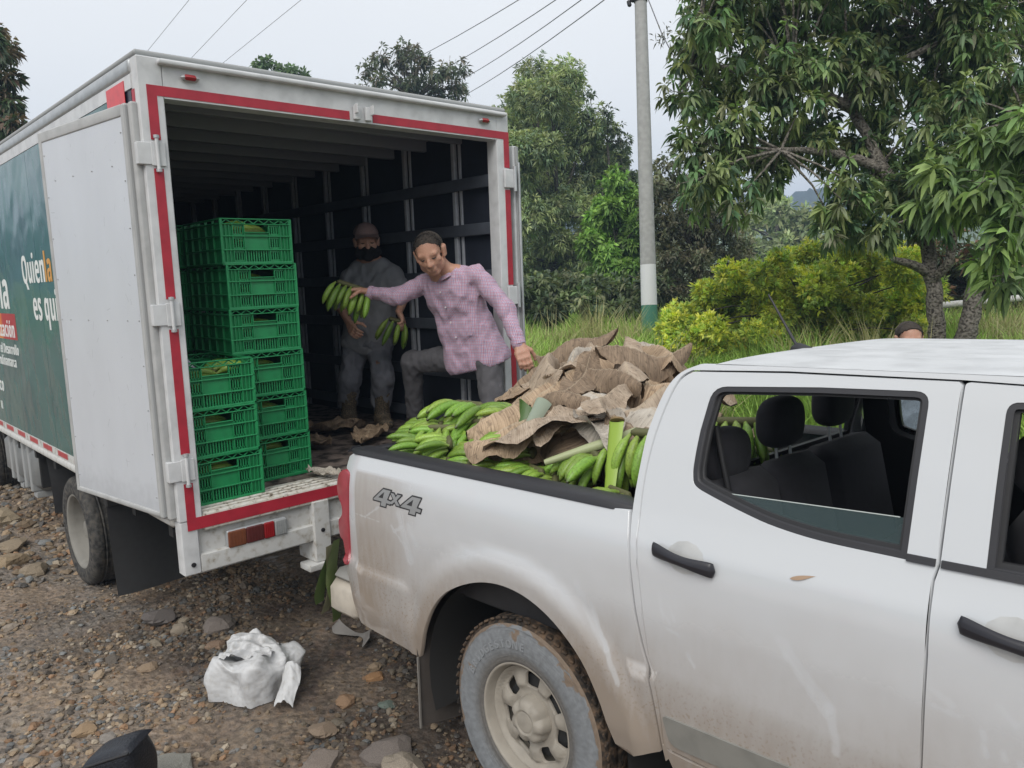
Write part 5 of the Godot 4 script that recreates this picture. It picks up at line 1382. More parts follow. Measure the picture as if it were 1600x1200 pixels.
	for q in [[-0.15, -0.55, 1.385], [-0.56, -0.90, 1.445], [-0.91, -1.40, 1.465]]:
		var b := Basis(Vector3(0, 0, 1), 0.20)
		put("backrest", bx(Vector3(0.70, 1.07, (q[0] + q[1]) * 0.5), Vector3(0.15, 0.52, q[0] - q[1]), 0.05, b), cloth, seat)
		var hr := MB.new()
		hr.grid(16, 20, func(u, v):
			var th: float = PI * (u - 0.5)
			var ph: float = TAU * v
			var p := Vector3(cos(th) * cos(ph), sin(th), -cos(th) * sin(ph))
			return Vector3(0.625 + 0.055 * signf(p.x) * pow(absf(p.x), 0.7), q[2] + 0.09 * signf(p.y) * pow(absf(p.y), 0.75), (q[0] + q[1]) * 0.5 + 0.125 * signf(p.z) * pow(absf(p.z), 0.7)))
		put("headrest", hr, cloth, seat)
		for s in [-0.05, 0.05]: put("headrest_post", tb([Vector3(0.645, 1.25, (q[0] + q[1]) * 0.5 + s), Vector3(0.628, 1.40, (q[0] + q[1]) * 0.5 + s)], [0.006], 8), M.alu, seat)
	put("seat_belt", tb([Vector3(0.68, 1.50, -0.215), Vector3(0.74, 1.2, -0.225), Vector3(0.80, 0.95, -0.235)], [0.012], 4), M.black, seat)
	for z in [-0.45, -1.35]:
		var fs := Node3D.new()
		fs.name = "front_seat"
		T.add_child(fs, true)
		put("backrest", bx(Vector3(1.56, 1.08, z), Vector3(0.15, 0.62, 0.5), 0.06, Basis(Vector3(0, 0, 1), 0.22)), cloth, fs)
		put("cushion", bc(Vector3(1.60, 0.65, z - 0.25), Vector3(2.05, 0.86, z + 0.25), 0.06), cloth, fs)
		put("headrest", bx(Vector3(1.47, 1.46, z), Vector3(0.1, 0.18, 0.26), 0.045), cloth, fs)
	put("steering_wheel", _ring(Vector3(2.12, 1.12, -1.35), 0.19, 0.016, Basis(Vector3(0, 0, 1), 0.5)), plastic, T)
	# wheel wells, chassis
	for s in [0, 1]:
		for xc in [-0.035, 3.06]:
			var ww := MB.new()
			ww.grid(20, 6, func(u, v):
				var an: float = lerpf(-0.35, PI + 0.35, u)
				var z: float = lerpf(-0.03, -0.42, v)
				return Vector3(xc + cos(an) * 0.51, 0.40 + sin(an) * 0.49, z if s == 0 else -PW - z))
			put("wheel_well", ww, well, T)
		put("chassis_rail", bc(Vector3(-1.05, 0.46, -0.55 if s == 0 else -PW + 0.47), Vector3(3.7, 0.58, -0.47 if s == 0 else -PW + 0.55), 0.01), M.chassis, T)
	put("spring", tb(spline([Vector3(-0.75, 0.50, -0.40), Vector3(-0.3, 0.40, -0.40), Vector3(0.1, 0.36, -0.40), Vector3(0.6, 0.48, -0.40)], 4), [0.03], 6), M.chassis, T)
	put("damper", tb([Vector3(-0.30, 0.42, -0.36), Vector3(-0.24, 0.82, -0.38)], [0.024], 8), tri_(mat(0.12, 0.115, 0.1, 0.6), M.grime, 3.0), T)
	put("axle", tb([Vector3(0, 0.375, -0.2), Vector3(0, 0.375, -PW + 0.2)], [0.05], 10), M.chassis, T)
	var fl := MB.new()
	fl.grid(10, 6, func(u, v): return Vector3(-0.60 + 0.03 * sin(v * 2.0) - 0.015 * (1 - u) + 0.05 * (1.0 - u) * v, lerpf(0.13, 0.68, u), lerpf(-0.015, -0.30, v)))
	put("mud_flap", fl, tri_(mat(0.06, 0.05, 0.043, 0.85), M.grime, 2.0), T)
	put("flap_trim", bc(Vector3(-0.603, 0.13, -0.018), Vector3(-0.596, 0.44, -0.010)), tri_(mat(0.2, 0.185, 0.165, 0.7), M.grime, 2.0), T)
	# wheels
	var wall_letters := mat(0.225, 0.235, 0.245, 0.8)
	var tyre_text := MB.new()
	var word := "BRIDGESTONE"
	for rep in 2:
		for k in word.length():
			var tm0 := TextMesh.new()
			var fnt := SystemFont.new()
			fnt.font_names = PackedStringArray(["Droid Sans"])
			fnt.font_weight = 700
			tm0.font = fnt
			tm0.text = word[k]
			tm0.font_size = 48
			tm0.pixel_size = 0.040 / 48.0
			tm0.depth = 0.003
			tm0.curve_step = 2.0
			var ar := tm0.get_mesh_arrays()
			var lv: PackedVector3Array = ar[Mesh.ARRAY_VERTEX]
			var li: PackedInt32Array = ar[Mesh.ARRAY_INDEX]
			var ang := PI * 0.5 - (k - 5) * 0.118 + PI * rep + 0.15
			# flat letter (x right, y up, z out) onto the side wall (outer face along +y of the wheel)
			var rt := Vector3(sin(ang), 0, cos(ang))
			var upv := Vector3(cos(ang), 0, -sin(ang))
			var s0 := tyre_text.v.size()
			for p in lv: tyre_text.vt(upv * (0.290 + p.y) + rt * p.x * 1.1 + Vector3(0, 0.1235 + p.z, 0))
			for q in li: tyre_text.ix.append(s0 + q)
	var mud := ntex(0.02, 141, [Color(0.3, 0.29, 0.28), Color(0.6, 0.56, 0.51), Color(1.0, 0.88, 0.76)], [0.3, 0.5, 0.7])
	var tread := relief(tri_(mat(0.135, 0.115, 0.098, 0.9), mud, 2.2), M.fineh, 0.3)
	var wall_ := mat(1, 1, 1, 0.8)
	var steel := tri_(mat(0.32, 0.29, 0.245, 0.6), M.grime, 2.5)
	var tm := MB.new()
	var tp: Array = []
	for q in [[0.215, -0.125], [0.24, -0.14], [0.30, -0.145], [0.352, -0.135], [0.376, -0.118], [0.3815, -0.10], [0.3815, -0.062], [0.372, -0.059], [0.372, -0.053], [0.3835, -0.05], [0.3835, -0.01], [0.373, -0.007], [0.373, 0.001], [0.3835, 0.004], [0.3835, 0.042], [0.372, 0.045], [0.372, 0.051], [0.3815, 0.054], [0.3815, 0.085], [0.376, 0.098], [0.361, 0.110]]:
		tp.append(Vector2(q[0], q[1]))
	tm.lathe(tp, 96)
	for i in 64:
		var a := TAU * (i + 0.5) / 64
		var b := Basis(Vector3.UP, -a)
		for s in [-1, 1]:
			tm.box(b * Vector3(0.3765, s * 0.09 - (0.012 if s < 0 else 0.0), 0), Vector3(0.011, 0.040, 0.0232), b.rotated(b.x.normalized(), 0.35 * s).rotated(b.z.normalized(), -0.25 * s), 0.003)
			tm.box(b * Vector3(0.3825, s * 0.026 - 0.003, 0.004 * s), Vector3(0.005, 0.034, 0.026), b.rotated(b.x.normalized(), 0.5 * s), 0.002)
	var wm := MB.new()  # outer side wall, grey with dried mud, brown at its shoulder
	wm.lathe([Vector2(0.214, 0.104), Vector2(0.222, 0.114), Vector2(0.232, 0.116), Vector2(0.240, 0.113), Vector2(0.262, 0.120), Vector2(0.30, 0.123), Vector2(0.330, 0.121), Vector2(0.347, 0.117), Vector2(0.3495, 0.1195), Vector2(0.353, 0.1165), Vector2(0.362, 0.110)].map(func(p): return p), 96)
	var mf := FastNoiseLite.new()
	mf.seed = 9; mf.frequency = 1.0; mf.fractal_octaves = 4
	var wi := Image.create(1024, 128, false, Image.FORMAT_RGB8)
	for i in 1024:
		var an := TAU * i / 1024.0
		for j in 128:
			var u := j / 127.0
			var p3 := Vector3(cos(an) * 3.0, u * 2.2, sin(an) * 3.0)
			var n1 := mf.get_noise_3dv(p3)
			var n2 := mf.get_noise_3dv(p3 * 4.0)
			var c := Color(0.205, 0.216, 0.226).lerp(Color(0.13, 0.122, 0.112), smoothstep(0.42, 0.22, u))
			c = c.lerp(Color(0.20, 0.15, 0.11), smoothstep(-0.03, 0.03, u - 0.70 - n1 * 0.55 + n2 * 0.12))
			c = c * (0.9 + 0.25 * n2)
			wi.set_pixel(i, j, c.linear_to_srgb())
	wall_.albedo_texture = ImageTexture.create_from_image(wi)
	relief(wall_, M.fineh, 0.1)
	var rim := MB.new()
	rim.lathe([Vector2(0.19, -0.10), Vector2(0.19, 0.055), Vector2(0.19, 0.055), Vector2(0.196, 0.062), Vector2(0.203, 0.088), Vector2(0.208, 0.107), Vector2(0.215, 0.112), Vector2(0.222, 0.108), Vector2(0.223, 0.098)] as Array, 72)
	# spider with seven openings, as a sheet over an annulus
	var ann := PackedVector2Array()
	for k in 72: ann.append(Vector2(cos(TAU * k / 72), sin(TAU * k / 72)) * 0.196)
	var cuts: Array = []
	for k in 7:
		var a := TAU * (k + 0.32) / 7
		var q: Array = []
		for e in [[-0.030, 0.108, 0.014], [-0.040, 0.166, 0.020], [0.040, 0.166, 0.020], [0.030, 0.108, 0.014]]:
			var v := Vector2(e[1], e[0]).rotated(a)
			q.append(Vector3(v.x, v.y, e[2]))
		cuts.append(fillet(q, 4))
	var sf := func(x, y):
		var r := Vector2(x, y).length()
		var a := atan2(y, x)
		var sp: float = 0.5 + 0.5 * cos(7.0 * (a - TAU * 0.82 / 7.0))
		return 0.045 + 0.030 * smoothstep(0.17, 0.196, r) + 0.012 * smoothstep(0.19, 0.10, r) + 0.020 * sp * smoothstep(0.10, 0.13, r) * smoothstep(0.185, 0.16, r)
	var spid := panel(ann, cuts, sf, 0.012, 0.016, 1.0)
	var swy := Transform3D(Basis(Vector3(1, 0, 0), Vector3(0, 0, -1), Vector3(0, 1, 0)), Vector3.ZERO)
	rim.add(spid, swy)
	var cap := MB.new()
	cap.grid(14, 63, func(u, v):
		var a: float = TAU * v
		var r: float = [0.0, 0.034, 0.036, 0.042, 0.045, 0.05, 0.062, 0.07, 0.077, 0.081, 0.083, 0.086, 0.0865, 0.087, 0.088][int(round(u * 14))]
		var y: float = [0.112, 0.112, 0.109, 0.109, 0.113, 0.113, 0.111, 0.108, 0.102, 0.092, 0.08, 0.07, 0.06, 0.05, 0.045][int(round(u * 14))]
		var lob: float = pow(0.5 + 0.5 * cos(7.0 * a), 2.0)
		var rr: float = r * (1.0 - 0.05 * lob * smoothstep(0.05, 0.08, r))
		return Vector3(rr * cos(-a), y - 0.012 * lob * smoothstep(0.045, 0.075, r), rr * sin(-a)))
	for q in [[0.0, -0.145, 1, 0.40], [0.0, -PW + 0.145, -1, 0.1], [3.06, -0.145, 1, 0.9], [3.06, -PW + 0.145, -1, 0.3]]:
		var W := Node3D.new()
		W.name = "wheel"
		T.add_child(W, true)
		W.transform = Transform3D(Basis(Vector3.RIGHT, PI * 0.5 * q[2]) * Basis(Vector3.UP, q[3]), Vector3(q[0], 0.374, q[1]))
		var ty := put("tyre", tm, tread, W)
		put("side_wall", wm, wall_, W)
		put("lettering", tyre_text, wall_letters, W)
		var ri := put("rim", rim, steel, W)
		put("hub_cap", cap, steel, W)
		put("brake_drum", tb([Vector3(0, -0.09, 0), Vector3(0, 0.03, 0)], [0.15], 24), M.chassis, W)

func _ring(at: Vector3, r: float, t: float, b: Basis) -> MB:
	var mb := MB.new()
	mb.grid(32, 8, func(u, v): return at + b * Vector3(t * cos(TAU * v), (r + t * sin(TAU * v)) * cos(TAU * u), (r + t * sin(TAU * v)) * sin(TAU * u)))
	return mb

# ---------------------------------------------------------------- bananas and dry leaves
var fingers: Array = []
var crown_mesh: ArrayMesh
var nhand := 0

func finger_mesh(len_: float, r: float, bend: float, sd: int) -> ArrayMesh:
	var q := RandomNumberGenerator.new()
	q.seed = sd
	var mb := MB.new()
	var p := Vector3.ZERO
	var seg := 12
	var sides := 9
	var rings: Array = []
	var tone := q.randf_range(0.72, 1.2)
	var g := Color(0.165, 0.325, 0.048).lerp(Color(0.30, 0.42, 0.08), pow(q.randf(), 2.0) * 0.8) * tone
	for i in seg + 1:
		var u := float(i) / seg
		var a := lerpf(bend, -bend, u)
		var d := Vector3(cos(a), sin(a), 0)
		if i > 0: p += d * len_ / seg
		var rr := r * lin([Vector2(0, 0.36), Vector2(0.12, 0.45), Vector2(0.24, 0.86), Vector2(0.42, 1.0), Vector2(0.68, 0.98), Vector2(0.84, 0.78), Vector2(0.92, 0.48), Vector2(0.955, 0.30), Vector2(1.0, 0.24)], u)
		var c := g
		if u < 0.2: c = Color(0.27, 0.37, 0.10).lerp(g, u / 0.2)
		if u > 0.90: c = g.lerp(Color(0.035, 0.03, 0.018), smoothstep(0.90, 0.97, u))
		var nrm := Vector3(-sin(a), cos(a), 0)
		var ring: Array = []
		for k in sides:
			var t := TAU * (k + 0.25) / sides
			var fl := 1.0 + 0.055 * cos(5.0 * t)
			mb.col = c * (1.0 + 0.10 * cos(5.0 * t) + 0.08 * q.randf_range(-1, 1))
			mb.col.a = 1.0
			ring.append(mb.vt(p + (nrm * cos(t) + Vector3(0, 0, 1) * sin(t)) * rr * fl, Vector2(u * 4.0, t)))
		rings.append(ring)
	for i in seg:
		for k in sides: mb.qo(rings[i][k], rings[i][(k + 1) % sides], rings[i + 1][(k + 1) % sides], rings[i + 1][k], mb.v[rings[i][k]] - (mb.v[rings[i][0]] + mb.v[rings[i][4]]) * 0.5)
	mb.col = Color(0.03, 0.025, 0.015)
	var e := mb.vt(p + Vector3(cos(bend), -sin(bend), 0) * 0.002)
	for k in sides: mb.trio(e, rings[seg][k], rings[seg][(k + 1) % sides], Vector3(cos(bend), -sin(bend), 0))
	return mb.mesh()

func banana_hand(label: String, at: Vector3, b: Basis, n1: int, n2: int, scale: float, spread: float, group: String, called := "banana_hand") -> Node3D:
	var o := thing(called, label, "bananas", Transform3D(b.scaled_local(Vector3.ONE * scale), at), group)
	var q := RandomNumberGenerator.new()
	nhand += 1
	q.seed = 500 + nhand
	put("crown", crown_mesh, M.banana_crown, o).scale = Vector3(1, 1, maxf(n1, 2) * 0.22)
	for row in 2:
		var n: int = [n1, n2][row]
		for i in n:
			var w := 0.0 if n < 2 else (float(i) / (n - 1) * 2.0 - 1.0)
			var bb := Basis(Vector3.UP, -w * spread + q.randf_range(-0.05, 0.05)) * Basis(Vector3(0, 0, 1), q.randf_range(-0.10, 0.10) - 0.42 * row) * Basis(Vector3.RIGHT, w * 0.25 + q.randf_range(-0.1, 0.1))
			var m := put("banana", fingers[q.randi() % fingers.size()], M.banana, o)
			m.transform = Transform3D(bb.scaled_local(Vector3.ONE * q.randf_range(0.9, 1.08)), Vector3(0.0 + 0.01 * row, -0.032 * row - 0.012 * w * w, w * 0.0165 * n + q.randf_range(-0.003, 0.003)))
	return o

func pk(q: Vector3) -> Vector3: return PX * q

func aim(yaw: float, pitch: float, roll := 0.0) -> Basis:
	return PX.basis * (Basis(Vector3.UP, deg_to_rad(yaw)) * Basis(Vector3(0, 0, 1), deg_to_rad(pitch)) * Basis(Vector3.RIGHT, deg_to_rad(roll)))

func pile(x: float, z: float) -> float:
	var y := 1.20 + 0.36 * exp(-pow((x + 0.36) / 0.50, 2.0) - pow((z + 1.12) / 0.50, 2.0))
	y += 0.25 * exp(-pow((x + 0.95) / 0.36, 2.0) - pow((z + 1.38) / 0.32, 2.0))
	y += 0.12 * exp(-pow((x - 0.15) / 0.35, 2.0) - pow((z + 0.62) / 0.3, 2.0))
	return y

func dry_texture(sd: int, a: Color, b: Color) -> Array:
	var f := FastNoiseLite.new()
	f.seed = sd; f.frequency = 1.0; f.fractal_octaves = 3
	var im := Image.create(512, 128, false, Image.FORMAT_RGB8)
	var hm := Image.create(512, 128, false, Image.FORMAT_RGB8)
	for i in 512:
		var st := f.get_noise_2d(i * 0.13, 5.0) * 0.6 + f.get_noise_2d(i * 0.45, 50.0) * 0.6
		for j in 128:
			var sk := absf(j - 64) * 0.35
			var s2 := f.get_noise_2d((i + sk) * 0.17, 9.0 + j * 0.01)
			var v := clampf(0.5 + 0.30 * st + 0.42 * s2 + 0.22 * f.get_noise_2d(i * 1.1 + sk * 0.8, 31.0) + 0.4 * f.get_noise_2d(i * 0.012, j * 0.02 + 80.0), 0.0, 1.0)
			var c := a.lerp(b, v)
			if absf(j - 64) < 3: c = c.lerp(Color(0.42, 0.34, 0.24), 0.5)
			c = c * (1.0 - 0.35 * smoothstep(0.3, 0.5, f.get_noise_2d(i * 0.03 + 200.0, j * 0.05)))
			im.set_pixel(i, j, c.linear_to_srgb())
			var hv := clampf(0.5 + 0.5 * s2 + 0.3 * st, 0, 1)
			hm.set_pixel(i, j, Color(hv, hv, hv))
	return [ImageTexture.create_from_image(im), ImageTexture.create_from_image(hm)]

func sheet(at: Vector2, yaw: float, L: float, W: float, lift: float, fold: float, curl: float, crease: float, sd: int, hug := 1.0) -> MB:
	var q := RandomNumberGenerator.new()
	q.seed = sd
	var o := Vector2(q.randf(), q.randf()) * 50.0
	var mb := MB.new()
	var dir := Vector2(cos(deg_to_rad(yaw)), -sin(deg_to_rad(yaw)))
	var nor := Vector2(-dir.y, dir.x)
	var c0 := pile(at.x, at.y)
	var n1 := FastNoiseLite.new()
	n1.seed = sd; n1.frequency = 1.0; n1.fractal_octaves = 1
	var tw0 := q.randf_range(-0.25, 0.25)
	var tw := q.randf_range(-0.7, 0.7)
	var roll := q.randf_range(0.3, 1.9) * (1.0 if q.randf() < 0.6 else -0.7)
	var pt := func(k: float) -> Vector3:
		var p: Vector2 = at + dir * L * k
		return Vector3(p.x, lerpf(c0, pile(p.x, p.y), hug) + lift, p.y)
	var a3: Vector3 = pt.call(-1.0)
	var b3: Vector3 = pt.call(0.0) + Vector3(0, 0.07 + 0.06 * q.randf(), 0)
	var d3: Vector3 = pt.call(1.0) + Vector3(0, q.randf_range(-0.03, 0.02), 0)
	var bend := q.randf_range(-0.06, 0.06)
	mb.grid(30, 18, func(u, v):
		var t: float = u * 2.0 - 1.0
		var s: float = v * 2.0 - 1.0
		var base: Vector3 = a3 * (1 - u) * (1 - u) + b3 * 2.0 * u * (1 - u) + d3 * u * u
		base += Vector3(nor.x, 0, nor.y) * bend * sin(u * 4.0)
		base.y += curl * pow(absf(t), 3.0) * 0.12
		var wd: float = W * pow(maxf(0.015, 1.0 - pow(absf(t), 2.6)), 0.55) * (1.0 + 0.10 * n1.get_noise_2d(u * 4.0 + o.x, 3.0 * signf(s)) + 0.035 * nz.get_noise_2d(u * 26.0 + o.y, 4.0 * signf(s)) * 1.9)
		var tl: float = tw0 + tw * (u - 0.5)
		var cr := Vector3(nor.x * cos(tl), sin(tl), nor.y * cos(tl))
		var dn := Vector3(nor.x * sin(tl), -cos(tl), nor.y * sin(tl))
		var e: float = absf(s) * wd
		var an: float = fold + roll * pow(absf(s), 1.5) * (0.5 + 0.5 * n1.get_noise_2d(u * 2.0 + o.y, signf(s) * 5.0))
		var p: Vector3 = base + cr * signf(s) * e * cos(an) + dn * e * sin(an)
		p.y += crease * (0.028 * n1.get_noise_2d(p.x * 4.0 + o.x, p.z * 4.0) + 0.010 * sin(u * 16.0 + o.x + s * 2.0) * s * s + 0.0025 * sin(u * 70.0 + absf(s) * 9.0))
		return p)
	return mb

func fill_bed() -> void:
	for i in 12: fingers.append(finger_mesh([0.19, 0.2, 0.175, 0.195, 0.18, 0.215][i % 6], [0.0205, 0.021, 0.0195, 0.0225, 0.019, 0.021][i % 6], [0.5, 0.42, 0.62, 0.33, 0.55, 0.46][(i * 5) % 6], 40 + i))
	var cm := MB.new()
	cm.box(Vector3(-0.005, -0.01, 0), Vector3(0.035, 0.05, 0.14), Basis.IDENTITY, 0.012)
	crown_mesh = cm.mesh()
	M.banana = vmat(0.42)
	M.banana.subsurf_scatter_enabled = true
	M.banana.subsurf_scatter_strength = 0.05
	tri_(M.banana, ntex(0.03, 151, [Color(0.72, 0.66, 0.5), gr(0.95), Color(1.12, 1.05, 0.9)], [0.12, 0.4, 0.9]), 5.0)
	M.banana_crown = mat(0.10, 0.10, 0.04, 0.7)
	var grp := "green banana hands heaped in the pickup bed"
	# position (pickup space), yaw, pitch, roll, upper row, lower row, scale, spread
	var hs := [
		[Vector3(-0.86, 1.275, -0.30), 225, 8, 0, 5, 4, 1.0, 0.35, "hand of green bananas pointing out at the tail corner of the bed"],
		[Vector3(-0.93, 1.33, -0.46), 218, -8, 10, 4, 3, 0.95, 0.3, "dark-tipped banana hand lying behind the tail corner hand"],
		[Vector3(-0.80, 1.335, -0.36), -52, -38, 0, 4, 3, 1.05, 0.25, "banana hand hanging tips down just right of the tail corner"],
		[Vector3(-0.86, 1.415, -0.56), -88, -8, 0, 4, 3, 1.3, 0.24, "big hand of arched pale green bananas on top of the heap"],
		[Vector3(-0.66, 1.355, -0.50), -62, -30, 0, 4, 3, 1.05, 0.22, "arched banana hand right of the big topmost hand"],
		[Vector3(-0.50, 1.245, -0.26), 205, -12, -20, 5, 3, 1.0, 0.35, "curved banana hand low against the rail under the decal"],
		[Vector3(-0.44, 1.315, -0.46), 222, 0, 0, 5, 5, 1.0, 0.25, "hand of bananas lying sideways in the middle of the heap"],
		[Vector3(-0.52, 1.36, -0.66), 228, 2, 0, 5, 4, 0.95, 0.3, "sideways banana hand in front of the curled green leaf"],
		[Vector3(-0.30, 1.285, -0.42), 215, -14, 0, 4, 4, 1.0, 0.25, "sideways banana hand beside the brown leaf edge"],
		[Vector3(-0.33, 1.245, -0.34), -60, -22, 0, 3, 3, 0.85, 0.18, "three stubby banana ends facing the near rail"],
		[Vector3(-0.70, 1.30, -0.30), 232, -6, 0, 5, 4, 1.0, 0.3, "banana hand lying sideways below the big topmost hand"],
		[Vector3(-0.62, 1.40, -0.62), 215, 4, 0, 4, 4, 1.0, 0.3, "banana hand tucked between the big topmost hand and the green leaf"],
		[Vector3(-0.98, 1.29, -0.66), 214, 6, 0, 4, 4, 1.0, 0.3, "banana hand behind the tailgate near the boots of the leaning person"],
		[Vector3(-0.22, 1.23, -0.24), 215, -8, 0, 4, 3, 0.9, 0.3, "low banana hand against the rail left of the fanned hand"],
		[Vector3(-0.14, 1.25, -0.27), 250, -14, 0, 3, 2, 0.9, 0.3, "small banana hand at the tip of the hanging brown leaf"],
		[Vector3(0.05, 1.315, -0.36), 243, -24, 10, 5, 3, 1.1, 0.4, "fanned banana hand under the brown leaf by the pale stalk"],
		[Vector3(0.24, 1.37, -0.38), -70, -62, 0, 4, 3, 1.1, 0.25, "banana hand hanging tips down left of the cut green stem"],
		[Vector3(0.36, 1.42, -0.36), -80, -68, 0, 5, 4, 1.15, 0.22, "banana hand hanging tips down right of the cut green stem"],
		[Vector3(0.30, 1.24, -0.22), 250, -20, 0, 4, 3, 0.9, 0.3, "banana hand wedged low at the foot of the cut green stem"],
		[Vector3(0.42, 1.42, -0.78), -60, -40, 0, 5, 4, 1.1, 0.3, "banana hand pressed against the near part of the cab rear window"],
		[Vector3(0.40, 1.28, -0.95), -70, -50, 0, 5, 4, 1.0, 0.3, "banana hand low behind the cab rear window"]]
	for h in hs: banana_hand(h[8], pk(h[0]), aim(h[1], h[2], h[3]), h[4] + 2, h[5] + 1, h[6] * 0.80, h[7], grp)
	var q := RandomNumberGenerator.new()
	q.seed = 21
	for i in 9:
		for j in 4:
			var x := -1.0 + i * 0.115 + q.randf_range(-0.03, 0.03)
			var z := -0.315 - j * 0.115 + q.randf_range(-0.03, 0.03)
			var y := 1.225 + 0.09 * smoothstep(0.0, 1.2, float(j)) * smoothstep(1.2, 0.3, absf(x + 0.75) * 2.0) - 0.02 * j * smoothstep(-0.5, -0.2, x)
			if x > -0.62 and j == 3: continue
			banana_hand("small green banana hand, %s, %s from the tailgate" % [["row next to the near rail", "second row from the near rail", "third row from the near rail", "innermost row"][j], ["first", "second", "third", "fourth", "fifth", "sixth", "seventh", "eighth", "ninth"][i]], pk(Vector3(x, y, z)), aim(([205.0, 215.0, 222.0, 198.0] if j == 0 else [220.0, 235.0, 300.0, 205.0])[q.randi() % 4] + q.randf_range(-14, 14), q.randf_range(-22, 8), q.randf_range(-15, 15)), 6, 5, 0.78, 0.32, "small banana hands heaped left of the dry leaves")
	# dry leaves
	var mats: Array = []
	for i in 4:
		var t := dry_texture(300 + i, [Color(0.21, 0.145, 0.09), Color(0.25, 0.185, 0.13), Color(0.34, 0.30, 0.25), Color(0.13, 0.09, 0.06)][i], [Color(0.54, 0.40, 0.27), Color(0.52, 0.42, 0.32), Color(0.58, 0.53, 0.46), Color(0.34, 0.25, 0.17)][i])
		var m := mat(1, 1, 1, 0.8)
		m.albedo_texture = t[0]
		relief(m, t[1], 0.5)
		m.backlight_enabled = true
		m.backlight = Color(0.12, 0.10, 0.08)
		mats.append(m)
	M.dry = mats
	var lg := "dry brown banana leaves heaped over the load"
